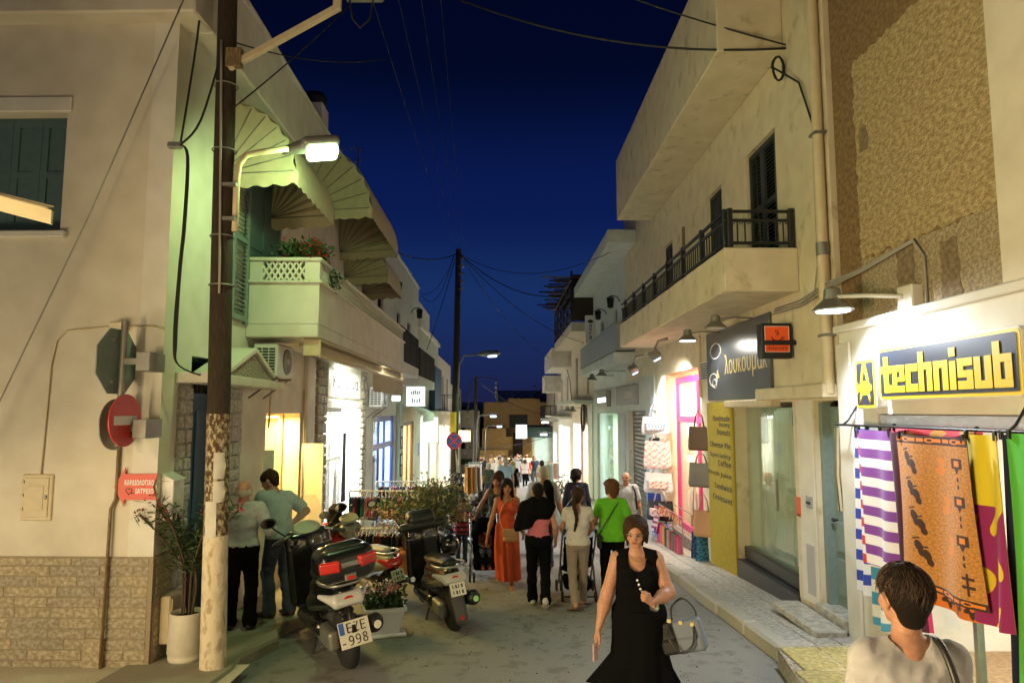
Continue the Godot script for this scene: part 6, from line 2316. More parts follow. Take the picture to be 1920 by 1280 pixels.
func cream_house():
	var t := thing("house", "cream house with a black railed balcony, a doughnut shop and a pink framed shop", "house", RF * V(13, -0.8, 0))
	var holes := [[7.82, 8.5, -0.4, 2.27], [9.12, 11.45, -0.6, 2.27], [13.35, 16.3, -0.9, 3.0], [18.4, 21.0, -1.2, 2.15], [9.35, 10.5, 3.9, 6.12], [11.75, 12.65, 4.3, 6.1], [15.3, 16.1, 3.9, 6.0]]
	facade(t, RF, 7.8, 21.4, 8.3, holes, M.plaster_cream)
	var g := G.new(RF)
	g.b2(8.95, 17.4, 7.02, 8.6, 0.0, 0.9, 0.015)
	wput("overhang", g, M.plaster_cream, t)
	# teal door between two steps
	var d := slab(RF, "door", 7.82, 8.5, -0.13, 2.2, -0.22, -0.17, M.teal_light, t, 0)
	slab(RF, "door_frame", 8.42, 8.5, -0.13, 2.25, -0.17, -0.06, M.teal_light, t, 0)
	for q in [[0.0, 0.42], [0.5, 0.85]]:
		g = G.new(RF)
		g.b2(7.9, 8.36, q[0], q[1], -0.17, -0.15, 0.02)
		wput("panel", g, M.teal_light, d)
	pane(RF, 7.95, 8.32, 0.98, 1.95, -0.165, M.curtain, d, "lace_pane")
	for k in 4:
		g = G.new(RF)
		g.tube([V(7.97 + 0.1 * k, 0.98, -0.155), V(8.02 + 0.1 * k, 1.4, -0.155), V(7.97 + 0.1 * k, 1.95, -0.155)], 0.009, 5)
		wput("grille_bar", g, M.wood_pale, d)
	g = G.new(RF)
	g.lathe(V(8.36, 0.86, -0.17), [Vector2(0.01, 0), Vector2(0.012, 0.03), Vector2(0.028, 0.05), Vector2(0.018, 0.07)], 10, Vector3.BACK)
	wput("knob", g, M.iron_black, d)
	slab(RF, "door_step", 7.8, 8.55, -0.28, -0.13, -0.3, 0.06, M.marble, t)
	slab(RF, "slab_step", 7.75, 9.0, -0.31, -0.23, 0.07, 0.42, M.marble, t)
	slab(RF, "lintel", 7.86, 10.0, 2.3, 2.46, 0.0, 0.17, M.plaster_cream, t)
	slab(RF, "jamb_face", 8.55, 9.0, -0.2, 2.28, 0.0, 0.006, M.plaster_white, t, 0)
	slab(RF, "peeling_patch", 8.62, 8.85, -0.1, 0.5, 0.006, 0.009, M.patch, t, 0)
	slab(RF, "intercom", 8.62, 8.78, 0.95, 1.1, 0.0, 0.025, M.steel, t, 0.004)
	for k in 3: slab(RF, "button", 8.64 + 0.045 * k, 8.67 + 0.045 * k, 1.0, 1.03, 0.025, 0.032, M.ink, t, 0)
	# glazed doughnut shop
	room(RF, 9.12, 11.45, -0.35, 2.27, 3.0, M.plaster_warm, M.granite, t)
	slab(RF, "granite_step", 9.1, 11.47, -0.6, -0.22, -0.25, 0.03, M.granite, t)
	slab(RF, "granite_step", 9.1, 11.47, -0.21, -0.02, -0.28, -0.1, M.granite, t)
	for k in 4:
		var a := lerpf(9.12, 11.45, k / 4.0)
		var b := lerpf(9.12, 11.45, (k + 1) / 4.0)
		pane(RF, a + 0.01, b - 0.01, -0.02, 2.2, -0.2 + 0.004 * (k % 2), M.glass_green, t, "glass_panel")
		var rows := [[], []]
		for j in 17:
			rows[0].append(RF * V(lerpf(a, b, j / 16.0), 0.02, -0.5 + 0.05 * sin(j * 1.7 + k)))
			rows[1].append(RF * V(lerpf(a, b, j / 16.0), 2.2, -0.5 + 0.03 * sin(j * 1.7 + k)))
		g = G.new()
		g.sheet(rows, 0.004)
		wput("curtain", g, M.curtain_green, t)
	slab(RF, "sticker", 9.18, 9.6, 1.95, 2.15, -0.19, -0.186, M.blue_paint, t, 0)
	slab(RF, "door_handle", 10.2, 10.24, 0.7, 1.15, -0.19, -0.15, M.steel, t)
	slab(RF, "shutter_box", 9.6, 11.6, 2.2, 2.32, -0.05, 0.12, M.paint_cream, t, 0.02)
	slab(RF, "menu_wall", 11.45, 12.85, -0.75, 2.29, 0.0, 0.045, M.yellow_wall, t)
	# dark board with Greek name, and its logo of a steaming bowl
	var s := thing("shop_sign", "large dark grey board with pale Greek lettering and a line drawn logo", "sign", RF * V(11.2, 2.9, 0.05))
	slab(RF, "board", 9.7, 12.75, 2.33, 3.55, 0.0, 0.05, M.grey_board, s)
	var L := Basis(V(0, 0, 1), Vector3.UP, V(-1, 0, 0))
	lettering("λουκουμάκ", 0.42, M.gold_print, s, Transform3D(L, RF * V(10.75, 2.88, 0.054) - s.position), false, 0.004, "Droid Sans", 1.9)
	for k in 3:
		g = G.new(RF)
		var q := []
		for i in 22:
			var a := i * 0.3 - 0.6 * k
			var r: float = [0.22, 0.13, 0.3][k] * (1.0 - 0.02 * i * (1 if k == 1 else 0))
			q.append(V(12.35 - 0.08 * k + cos(a) * r, [2.7, 2.62, 3.2][k] + sin(a) * r * [0.5, 0.8, 0.45][k], 0.055))
		g.tube(q, 0.009, 5)
		wput("logo_line", g, M.white_print, s)
	g = G.new(RF)
	g.prism([V(12.2, 2.72, 0.052), V(12.0, 2.72, 0.052), V(12.1, 2.86, 0.052)], V(0, 0, 0.004))
	wput("logo_drop", g, M.gold_print, s)
	# menu words
	var mw := thing("menu_board", "yellow wall panel listing what the doughnut shop sells in dark letters", "sign", RF * V(12, 1.4, 0.05))
	slab(RF, "board", 11.5, 12.8, 0.55, 2.15, 0.046, 0.052, M.yellow_wall, mw, 0)
	var words := [["Handmade", 2.02], ["Honey", 1.9], ["Donuts", 1.78], ["Cheese Pie", 1.56], ["Speciality", 1.37], ["Coffee", 1.25], ["Fresh Juice", 1.05], ["Sandwich", 0.85], ["Croissant", 0.65]]
	for w in words:
		var wd: float = 0.115 * w[0].length()
		lettering(w[0], 0.1, M.ink, mw, Transform3D(L, RF * V(11.53 + wd / 2, w[1], 0.053) - mw.position), true, 0.003, "Droid Sans", wd)
	# orange box sign that faces the street
	s = thing("box_sign", "square orange sign in a black box, sticking out above the glazed shop", "sign", RF * V(8.95, 3.05, 0.25))
	var z := -8.95
	g = G.new()
	g.b2(3.36, 3.76, 2.83, 3.29, z - 0.18, z, 0.012)
	wput("box", g, M.iron_black, s)
	g = G.new()
	g.b2(3.4, 3.72, 2.91, 3.25, z, z + 0.006)
	wput("face", g, M.orange_lit, s)
	for q in [[3.4, 3.72, 3.245, 3.25], [3.4, 3.72, 2.91, 2.915], [3.4, 3.405, 2.915, 3.245], [3.715, 3.72, 2.915, 3.245]]:
		g = G.new()
		g.b2(q[0], q[1], q[2], q[3], z + 0.006, z + 0.009)
		wput("rim", g, M.white_print, s)
	g = G.new(Transform3D(Basis(), V(3.56, 3.08, z + 0.009)))
	g.tube([V(-0.07, 0.03, 0), V(-0.05, -0.01, 0), V(0, -0.025, 0), V(0.05, -0.01, 0), V(0.07, 0.03, 0)], 0.006, 5)
	g.tube([V(-0.09, -0.035, 0), V(0, -0.05, 0), V(0.09, -0.03, 0)], 0.005, 5)
	g.tube([V(0.06, 0.02, 0), V(0.1, 0.025, 0), V(0.07, -0.005, 0)], 0.005, 5)
	wput("cup", g, M.ink, s)
	for k in 2:
		g = G.new(Transform3D(Basis(), V(3.55 + 0.025 * k, 3.13, z + 0.009)))
		g.tube([V(0, 0, 0), V(0.015, 0.02, 0), V(-0.01, 0.04, 0), V(0.0, 0.07, 0)], 0.005, 5)
		wput("steam", g, M.ink, s)
	lettering("delavera", 0.05, M.ink, s, Transform3D(Basis(), V(3.56, 2.965, z + 0.009) - s.position), false, 0.003, "Droid Serif", 0.26)
	slab(RF, "arm", 8.9, 8.95, 3.0, 3.06, 0.0, 0.45, M.iron_black, s)
	s = thing("notice", "small orange notice on the post beside the glazed shop door", "sign", RF * V(9.05, 1, 0.02))
	slab(RF, "card", 8.97, 9.1, 0.8, 1.05, 0.0, 0.012, M.orange_print, s, 0.003)
	slab(RF, "strip", 8.99, 9.08, 0.81, 0.83, 0.012, 0.014, M.ink, s, 0)
	# balcony
	var b := slab(RF, "balcony", 8.75, 16.85, 3.68, 4.25, 0.0, 0.96, M.plaster_cream, t)
	var rail := func(q: G): wput("rail", q, M.iron_black, b)
	for v in [4.32, 4.62, 4.74]:
		g = G.new(RF)
		g.b2(8.78, 16.82, v - 0.018, v + 0.018, 0.88, 0.93, 0.006)
		rail.call(g)
		g = G.new(RF)
		g.b2(8.78, 8.83, v - 0.0175, v + 0.0175, 0.02, 0.88, 0.006)
		rail.call(g)
	for i in 68:
		var u := 8.85 + 0.118 * i
		g = G.new(RF)
		if i % 9 == 0: g.b2(u - 0.035, u + 0.035, 4.25, 4.78, 0.87, 0.94, 0.01)
		else: g.cyl(V(u, 4.33, 0.905), V(u, 4.62, 0.905), 0.01, 0.01, 5)
		wput("baluster", g, M.iron_black, b)
	for i in 9:
		var w := 0.86 - 0.1 * i
		g = G.new(RF)
		if i == 0 or i == 8: g.b2(8.77, 8.84, 4.25, 4.78, w - 0.035, w + 0.035, 0.01)
		else: g.cyl(V(8.805, 4.33, w), V(8.805, 4.62, w), 0.01, 0.01, 5)
		wput("baluster", g, M.iron_black, b)
		if i < 8:
			g = G.new(RF)
			var q := []
			for k in 9: q.append(V(8.805, 4.595 + 0.022 * sin(TAU * k / 8), w - 0.05 + 0.022 * cos(TAU * k / 8)))
			g.tube(q, 0.006, 4)
			wput("scroll", g, M.iron_black, b)
	# first floor openings
	for q in [[9.35, 10.5, 3.9, 6.12], [15.3, 16.1, 3.9, 6.0]]:
		var f := frame(RF, "balcony_door", q[0], q[1], q[2], q[3], -0.1, 0.06, M.shutter_dark, t)
		pane(RF, q[0] + 0.06, q[1] - 0.06, q[2], q[3] - 0.06, -0.15, M.glass_dark, f)
		shutter_leaf(RF, q[0] + 0.05, (q[0] + q[1]) / 2, 4.26, q[3] - 0.05, -0.06, M.shutter_dark, f, 0.0)
		shutter_leaf(RF, (q[0] + q[1]) / 2, q[1] - 0.05, 4.26, q[3] - 0.05, -0.06, M.shutter_dark, f, 0.0)
	var f := frame(RF, "window", 11.75, 12.65, 4.3, 6.1, -0.1, 0.06, M.shutter_dark, t, [0.5])
	pane(RF, 11.8, 12.6, 4.36, 6.04, -0.13, M.shutter_dark, f)
	slab(RF, "fuse_box", 14.2, 14.3, 5.2, 6.0, 0.0, 0.05, M.wood_pale, t)
	slab(RF, "vent", 12.72, 13.25, 2.72, 3.07, 0.0, 0.03, M.paint_white, t)
	for k in 7: slab(RF, "vent_slat", 12.76, 13.21, 2.75 + 0.044 * k, 2.772 + 0.044 * k, 0.03, 0.036, M.ink, t, 0)
	slab(RF, "cable_duct", 13.27, 13.33, 2.4, 3.6, 0.0, 0.05, M.plaster_cream, t)
	# pink framed bag shop
	room(RF, 13.35, 16.3, -0.75, 3.0, 1.6, M.plaster_warm, M.concrete_light, t)
	f = frame(RF, "shop_frame", 13.45, 16.1, -0.45, 2.9, -0.22, 0.13, M.pink_paint, t, [0.33, -0.72])
	pane(RF, 13.6, 16.0, -0.35, 2.8, -0.24, M.glass, f)
	slab(RF, "stall_riser", 13.35, 16.3, -0.95, -0.45, -0.2, 0.0, M.marble, t)
	for k in 2:
		g = G.new(RF)
		g.cyl(V(14.2 + 1.2 * k, 2.93, -1.3), V(14.2 + 1.2 * k, 2.93, -0.4), 0.02, 0.02, 8)
		wput("ceiling_tube", g, M.lamp_warm, t)
	area(RF * V(14.8, 2.9, -0.85), RF * V(14.8, 0, -0.7), Vector2(2.2, 0.9), 24, Color(1.0, 0.85, 0.68))
	shelves(t, RF, 13.5, 16.2, [-0.1, 0.5, 1.1, 1.7], 1.55, 17)
	# flood lamps under the balcony
	for q in [[11.9, 3.42, true, "enamel flood lamp under the black railed balcony, nearest the camera"], [10.3, 3.45, false, "unlit enamel flood lamp over the dark grey board"]]:
		flood_lamp(RF, q[0], q[1], 0.62, q[3], q[2], 1.2)
	for q in [[14.2, 3.3, "round flood lamp bent towards the pink framed shop"], [16.6, 3.15, "flood lamp with a bluish tube at the far end of the black railed balcony"]]:
		s = thing("flood_lamp", q[2], "lamp", RF * V(q[0], q[1], 0.7), 0.0, "wall flood lamps")
		g = G.new(RF)
		g.tube([V(q[0] - 0.3, q[1] + 0.3, 0.5), V(q[0], q[1] + 0.28, 0.62), V(q[0] + 0.04, q[1] + 0.12, 0.68)], 0.03, 6)
		wput("arm", g, M.zinc, s)
		g = G.new(RF)
		g.box(V(q[0], q[1], 0.7), V(0.34, 0.13, 0.22), 0.03, Basis(Vector3.BACK, 0.3) * Basis(Vector3.RIGHT, 0.5))
		wput("case", g, M.zinc, s)
		g = G.new(RF)
		g.box(V(q[0], q[1] - 0.075, 0.665), V(0.28, 0.02, 0.15), 0.0, Basis(Vector3.BACK, 0.3) * Basis(Vector3.RIGHT, 0.5))
		wput("lens", g, M.lamp_blue, s)
	spot(RF * V(14.2, 3.15, 0.62), RF * V(14.9, 1.2, -0.1), 9.0, Color(1.0, 0.97, 0.92), 72, 0.1)
	spot(RF * V(16.6, 3.0, 0.62), RF * V(16.2, 0.8, -0.1), 7.0, Color(0.9, 0.96, 1.0), 70, 0.1)
	spot(RF * V(11.9, 3.33, 0.62), RF * V(11.6, 2.0, 0.1), 3.0, Color(1.0, 0.97, 0.92), 75, 0.1)
	# grey shop with a roller shutter
	for k in 28: slab(RF, "shutter_slat", 18.4, 21.0, -1.15 + 0.118 * k, -1.15 + 0.118 * k + 0.106, -0.12, -0.09 , M.shutter_metal, t, 0.012)
	slab(RF, "grey_front", 17.3, 21.4, 2.15, 3.05, 0.0, 0.05, M.plaster_grey, t)
	slab(RF, "pilaster", 17.5, 18.4, -1.2, 2.15, 0.0, 0.06, M.plaster_grey, t)
	slab(RF, "pilaster", 21.0, 21.4, -1.3, 2.15, 0.0, 0.06, M.plaster_grey, t)
	s = thing("shop_sign", "grey box sign with faint pale lettering over the roller shutter", "sign", RF * V(20.8, 2.55, 0.1))
	slab(RF, "box", 19.3, 22.3, 2.32, 2.9, 0.05, 0.2, M.zinc, s)
	slab(RF, "strip", 19.5, 20.7, 2.52, 2.7, 0.2, 0.204, M.flag_2, s, 0)
	bags()

func bag(label: String, xf: Transform3D, c: Vector3, w: float, h: float, d: float, m: Material, across: Vector3, group := "bags hung round the pink framed shop", handle := 0.16, m2: Material = null) -> Node3D:
	var t := thing("handbag", label, "bag", xf * c, 0.0, group)
	var n := across.cross(Vector3.UP)
	var rows := []
	for i in 8:
		var f := i / 7.0
		var row := []
		for j in 25:
			var a := TAU * j / 24
			var sx := signf(cos(a)) * pow(absf(cos(a)), 0.5)
			var sz := signf(sin(a)) * pow(absf(sin(a)), 0.5)
			var k := 1.0 - 0.12 * f if i > 0 else 0.9
			var dz := d * (1.0 - 0.72 * f)
			row.append(xf * (c + across * (sx * w / 2 * k) + n * (sz * dz / 2) + V(0, -handle - h + h * f + 0.012 * sin(a * 2) * f, 0)))
		rows.append(row)
	var bot := []
	for j in 25: bot.append(xf * (c + V(0, -handle - h, 0)))
	rows.insert(0, bot)
	var g := G.new()
	g.sheet(rows)
	wput("body", g, m, t)
	for s in [-1, 1]:
		g = G.new(xf)
		g.tube([c + across * (w * 0.22) + n * (s * d * 0.15) + V(0, -handle - 0.02, 0), c + across * (w * 0.14) + n * (s * d * 0.1) + V(0, -handle * 0.35, 0), c + n * (s * d * 0.05), c - across * (w * 0.14) + n * (s * d * 0.1) + V(0, -handle * 0.35, 0), c - across * (w * 0.22) + n * (s * d * 0.15) + V(0, -handle - 0.02, 0)], 0.009, 5)
		wput("handle", g, m2 if m2 else m, t)
	if m2:
		g = G.new(xf)
		g.box(c + n * (d * 0.36) + V(0, -handle - h * 0.55, 0), Vector3.ONE * 0.001 + (across.abs() * w * 0.7) + V(0, h * 0.35, 0) + n.abs() * 0.015)
		wput("print_band", g, m2, t)
	return t

func bags():
	picture("print_pink", 128, 128, func(x, y):
		var v := sin(x * 40) * sin(y * 30) + sin(x * 17 + y * 23)
		return lin(0.62, 0.18, 0.22) if v > 0.7 else lin(0.72, 0.6, 0.5) if v > -0.4 else lin(0.75, 0.7, 0.66))
	M.print_pink.uv1_triplanar = true
	M.print_pink.uv1_scale = V(2, 2, 2)
	picture("print_blue", 128, 128, func(x, y):
		var v := sin(x * 30) * sin(y * 34) + sin(x * 21 - y * 13)
		return lin(0.1, 0.28, 0.6) if v > 0.3 else lin(0.6, 0.1, 0.15) if v < -0.9 else lin(0.72, 0.75, 0.78))
	M.print_blue.uv1_triplanar = true
	M.print_blue.uv1_scale = V(2, 2, 2)
	var A := V(0.55, 0, 0.83)
	var white := cloth("bag_white", lin(0.72, 0.7, 0.68))
	var brown := mat("leather_brown", lin(0.11, 0.06, 0.04), 0.45, {"bump": M.t_grit, "height": 0.05})
	var grey := mat("leather_grey", lin(0.2, 0.19, 0.17), 0.45, {"bump": M.t_grit, "height": 0.05})
	var tan := mat("leather_tan", lin(0.55, 0.3, 0.16), 0.5, {"bump": M.t_grit, "height": 0.05})
	var black := mat("leather_black", lin(0.02, 0.02, 0.02), 0.4, {"bump": M.t_grit, "height": 0.05})
	var blue := cloth("bag_blue", lin(0.02, 0.05, 0.3))
	bag("white tote with a blue print, top of the far column of bags", RF, V(16.05, 2.35, 0.3), 0.72, 0.4, 0.16, white, A, "bags hung round the pink framed shop", 0.34, M.print_blue)
	bag("pink patterned tote, second in the far column of bags", RF, V(15.95, 1.62, 0.3), 0.68, 0.62, 0.18, M.print_pink, A)
	bag("white tote with a pink print, third in the far column of bags", RF, V(15.9, 0.87, 0.3), 0.72, 0.45, 0.16, white, A, "bags hung round the pink framed shop", 0.12, M.print_pink)
	bag("black tote with a pale print, lowest of the far column of bags", RF, V(15.75, 0.42, 0.3), 0.66, 0.42, 0.16, black, A, "bags hung round the pink framed shop", 0.28, M.print_pink)
	bag("small black pouch on the outer side of the far column", RF, V(16.7, 1.55, 0.2), 0.3, 0.4, 0.12, black, A, "bags hung round the pink framed shop", 0.05)
	bag("white cloth bag on the outer side below the black pouch", RF, V(16.7, 0.95, 0.2), 0.32, 0.55, 0.12, white, A, "bags hung round the pink framed shop", 0.1)
	bag("royal blue bag on the outer side above the hanging scarves", RF, V(16.6, 0.32, 0.25), 0.36, 0.5, 0.14, blue, A, "bags hung round the pink framed shop", 0.08)
	bag("dark brown leather tote, top of the near column of bags", RF, V(13.12, 2.15, 0.12), 0.44, 0.44, 0.16, brown, A, "bags hung round the pink framed shop", 0.3)
	bag("grey leather tote, second in the near column of bags", RF, V(13.05, 1.38, 0.12), 0.5, 0.44, 0.16, grey, A, "bags hung round the pink framed shop", 0.2)
	bag("tan leather bag, lowest of the near column of bags", RF, V(12.95, 0.62, 0.12), 0.42, 0.46, 0.14, tan, A, "bags hung round the pink framed shop", 0.3)
	bag("small cream purse on a long strap beside the tan bag", RF, V(13.6, 0.75, 0.1), 0.2, 0.22, 0.08, tan, A, "bags hung round the pink framed shop", 0.6)
	bag("tote with a blue handle under the black one", RF, V(15.7, -0.1, 0.28), 0.5, 0.3, 0.12, M.print_blue, A, "bags hung round the pink framed shop", 0.22, blue)
	# scarves and cloths
	var cols := [["pale green", lin(0.4, 0.55, 0.35)], ["grey green", lin(0.25, 0.3, 0.26)], ["navy", lin(0.02, 0.04, 0.1)], ["sky blue", lin(0.05, 0.35, 0.65)], ["white", lin(0.7, 0.7, 0.72)]]
	for k in 5:
		garment("scarf", "%s scarf hanging low by the roller shutter end of the bag shop" % cols[k][0], "scarf", RF, V(17.0 - 0.22 * k, -0.12, 0.22 + 0.05 * k), 0.22, 0.9 - 0.04 * k, cloth("scarf_%d" % k, cols[k][1]), "scarves by the bag shop", A, 2, false)
	var t := thing("goods_rack", "low wire rack of bracelets and folded cloths under the pink framed window", "rack", RF * V(14.6, -0.8, 0.3))
	for v in [-0.75, -0.35, 0.1]:
		for w in [0.06, 0.36]:
			var g := G.new(RF)
			g.cyl(V(13.6, v, w), V(15.6, v, w), 0.009, 0.009, 6)
			wput("rail", g, M.steel, t)
	for u in [13.6, 15.6]:
		for w in [0.06, 0.36]:
			var g := G.new(RF)
			g.cyl(V(u, -0.95, w), V(u, 0.12, w), 0.01, 0.01, 6)
			wput("upright", g, M.steel, t)
	rng.seed = 77
	var pc := [lin(0.6, 0.05, 0.18), lin(0.65, 0.12, 0.2), lin(0.7, 0.3, 0.05), lin(0.05, 0.05, 0.06), lin(0.35, 0.3, 0.18), lin(0.5, 0.04, 0.1), lin(0.1, 0.3, 0.15)]
	var pn := ["hot pink", "rose", "orange", "black", "khaki", "crimson", "green"]
	for k in 9:
		var i := k % 7
		garment("cloth", "%s cloth folded over the low rack, %s from the far end" % [pn[i], ["first", "second", "third", "fourth", "fifth", "sixth", "seventh", "eighth", "ninth"][k]], "cloth", RF, V(15.5 - 0.21 * k, -0.2, 0.37), 0.2, 0.42 + 0.05 * rng.randf(), cloth("fold_%d" % i, pc[i]), "cloths on the low rack", V(0.9, 0, 0.3).normalized(), 2, false)
	var tw := towel("pink and white striped towel folded at the far end of the low rack", 15.4, 16.1, -0.5, 0.05, 0.42, picture("towel_candy", 32, 64, func(x, y): return lin(0.5, 0.05, 0.15) if fmod(y * 5.0, 1.0) < 0.45 else lin(0.75, 0.72, 0.7)), "", 0.0, 0.1)
	for k in 60:
		var g := G.new(RF)
		var q := []
		var c := V(13.65 + 1.9 * rng.randf(), 0.08 - 0.12 * rng.randf(), 0.36 + 0.06 * rng.randf())
		var tl := rng.randf_range(-0.6, 0.6)
		for i in 9: q.append(c + V(cos(TAU * i / 8) * 0.04 * cos(tl), sin(TAU * i / 8) * 0.04, cos(TAU * i / 8) * 0.04 * sin(tl)))
		g.tube(q, 0.006, 4)
		wput("bracelet", g, [M.orange_print, M.gold_print, M.fold_1][k % 3], t)
	for k in 2:
		garment("scarf", ["teal batik scarf hanging lowest at the near pier of the bag shop", "deep blue batik scarf beside the teal one at the near pier"][k], "scarf", RF, V(12.98 + 0.3 * k, -0.02 + 0.02 * k, 0.16), 0.3, 0.92, M.batik if k == 0 else M.batik_deep, "scarves by the bag shop", A, 1, false)
	garment("scarf", "crimson scarf half hidden behind the batik scarves", "scarf", RF, V(13.25, -0.02, 0.1), 0.3, 0.9, M.fold_5, "scarves by the bag shop", A, 1, false)

func right_row():
	var t := thing("house", "pale blue white house with a deep flat overhang and a grey railed balcony", "house", RF * V(25, -1.2, 0))
	facade(t, RF, 21.42, 29.2, 7.0, [[23.0, 27.6, -1.9, 2.05], [23.0, 23.8, 3.7, 5.6], [26.2, 27.0, 3.7, 5.6]], M.plaster_blue)
	var g := G.new(RF)
	g.b2(19.5, 29.2, 6.95, 7.35, 0.001, 0.82, 0.015)
	g.b2(21.4, 29.2, 7.35, 7.5, -1.0, 0.5)
	wput("overhang", g, M.plaster_blue, t)
	for q in [[23.0, 23.8], [26.2, 27.0]]: upper_window(t, RF, q[0], q[1], 3.7, 5.6, M.teal_light)
	rail_balcony(t, RF, 19.9, 29.1, 3.85, 0.62, 0.3, 0.85, M.plaster_blue, M.paint_grey, 0.2, true)
	slab(RF, "grey_front", 21.4, 29.2, 2.05, 2.95, 0.0, 0.05, M.plaster_grey, t)
	for q in [[21.4, 23.0], [27.6, 29.2]]: slab(RF, "pilaster", q[0] + 0.2, q[1] - 0.2, -1.9, 2.05, 0.0, 0.08, M.plaster_grey, t)
	lit_shop(t, RF, 23.0, 27.6, -1.35, 2.05, 3.0, 16, Color(0.9, 1.0, 0.93), M.plaster_green, M.lamp_white)
	shelves(t, RF, 23.2, 27.4, [-0.6, 0.1, 0.8], 2.9, 41)
	pane(RF, 25.2, 27.5, -1.3, 2.0, -0.15, M.glass_green, t)
	var s := thing("lit_sign", "grey box sign with a lit white strip, farther one over the grey shop fronts", "sign", RF * V(25.5, 2.5, 0.1))
	slab(RF, "box", 24.3, 26.9, 2.3, 2.86, 0.05, 0.2, M.zinc, s)
	slab(RF, "lit_strip", 24.6, 26.6, 2.46, 2.62, 0.2, 0.21, M.lamp_white, s, 0)
	for k in 2: flood_lamp(RF, 21.6 + 2.4 * k, 3.3 - 0.02 * k, 0.75, ["unlit flood lamp over the grey shop front, just past the black railed balcony", "unlit flood lamp over the lit grey sign"][k], false, 1.3)
	for k in 2: lantern(RF, 22.4 + 3.0 * k, 5.75, ["wall lantern on the pale blue house, nearer the cream house", "wall lantern on the pale blue house, farther one"][k])
	# third house: pergola terrace, vertical sign, slab canopy
	t = thing("house", "white house with a rough timber pergola and a slab canopy", "house", RF * V(34, -1.8, 0))
	facade(t, RF, 29.22, 39.0, 5.6, [[31.0, 33.5, -2.4, 1.5], [34.6, 38.2, -2.6, 1.5], [35.6, 36.6, 2.8, 4.9], [31.0, 31.6, 2.9, 4.3]], M.plaster_warm)
	upper_window(t, RF, 35.6, 36.6, 2.8, 4.9, M.wood_pale)
	upper_window(t, RF, 31.0, 31.6, 2.9, 4.3, M.wood_dark)
	slab(RF, "overhang", 29.2, 39.0, 5.5, 5.9, 0.0, 0.95, M.plaster_warm, t)
	slab(RF, "slab_canopy", 29.2, 39.0, 2.45, 2.62, 0.0, 0.85, M.plaster_grey, t)
	slab(RF, "pilaster", 29.3, 30.8, -2.4, 2.4, 0.0, 0.1, M.plaster_grey, t)
	lit_shop(t, RF, 31.0, 33.5, -1.9, 1.5, 2.6, 22, Color(1.0, 0.9, 0.78), M.plaster_warm, M.lamp_warm)
	lit_shop(t, RF, 34.6, 38.2, -2.1, 1.5, 2.6, 26, Color(0.98, 0.98, 1.0), M.plaster_white, M.lamp_white)
	shelves(t, RF, 34.8, 38.0, [-1.2, -0.5, 0.2], 2.4, 51)
	slab(RF, "shop_post", 33.6, 34.0, -2.2, 1.2, 0.0, 0.06, M.pink_pale, t)
	var o := thing("oval_sign", "oval shop sign with a brown rim on the white wall", "sign", RF * V(32.2, 1.75, 0.1))
	g = G.new(RF)
	var q := []
	for k in 25: q.append(V(32.2 + cos(TAU * k / 24) * 0.55, 1.85 + sin(TAU * k / 24) * 0.6, 0.14))
	g.tube(q, 0.06, 8)
	wput("rim", g, M.wood_dark, o)
	g = G.new(RF)
	q.pop_back()
	for k in q.size(): q[k].z = 0.06
	g.prism(q, V(0, 0, 0.06))
	wput("face", g, M.white_print, o)
	g = G.new(RF)
	g.prism([V(32.05, 1.6, 0.121), V(32.35, 1.6, 0.121), V(32.3, 1.95, 0.121), V(32.2, 2.15, 0.121), V(32.1, 1.95, 0.121)], V(0, 0, 0.01))
	wput("bottle_mark", g, M.ink, o)
	s = thing("vertical_sign", "tall narrow white sign with dark letters one under another, below the timber terrace", "sign", V(3.27, 5.2, -26.0))
	g = G.new()
	g.b2(3.08, 3.46, 4.72, 5.75, -26.15, -26.0, 0.01)
	wput("box", g, M.paint_white, s)
	for k in 4: lettering("avra"[k], 0.12, M.ink, s, Transform3D(Basis(), V(3.27, 5.36 - 0.15 * k, -25.998) - s.position), true, 0.004)
	g = G.new()
	g.prism([V(3.18, 5.46, -26.0), V(3.36, 5.46, -26.0), V(3.36, 5.51, -26.0), V(3.4, 5.53, -26.0), V(3.27, 5.6, -26.0), V(3.14, 5.53, -26.0), V(3.18, 5.51, -26.0)], V(0, 0, 0.005))
	wput("roof_mark", g, M.ink, s)
	var p := thing("pergola", "rough dark timber pergola on the terrace of the white house", "pergola", RF * V(34, 6, 0))
	rng.seed = 61
	for k in 6:
		for w in [0.9, -2.4]:
			g = G.new(RF)
			g.cyl(V(29.4 + 1.9 * k, 5.9, w), V(29.4 + 1.9 * k, 8.0 + 0.2 * rng.randf(), w), 0.06, 0.05, 7)
			wput("post", g, M.wood_dark, p)
	for k in 3:
		g = G.new(RF)
		g.cyl(V(28.9, 7.7, 0.95 - 1.6 * k), V(39.4, 7.75, 0.95 - 1.6 * k), 0.06, 0.05, 7)
		wput("beam", g, M.wood_dark, p)
		g = G.new(RF)
		g.b2(29.2, 39.0, 6.1 + 0.55 * k, 6.35 + 0.55 * k, 0.9, 0.94)
		wput("rail_board", g, M.wood_dark, p)
	for k in 22:
		g = G.new(RF)
		var u := 29.3 + 0.45 * k
		g.cyl(V(u, 7.82, -2.8), V(u + 0.1 * rng.randf(), 7.82 + 0.08 * rng.randf(), 1.3 + 0.9 * rng.randf()), 0.045, 0.035, 6)
		wput("rafter", g, M.wood_dark if k % 3 else M.wood_pale, p)
	slab(RF, "rush_roof", 29.2, 39.0, 7.87, 7.95, -2.8, 0.9, M.wood_dark, p)
	slab(RF, "side_screen", 29.2, 29.25, 5.95, 7.8, -2.4, 0.9, M.wood_dark, p)
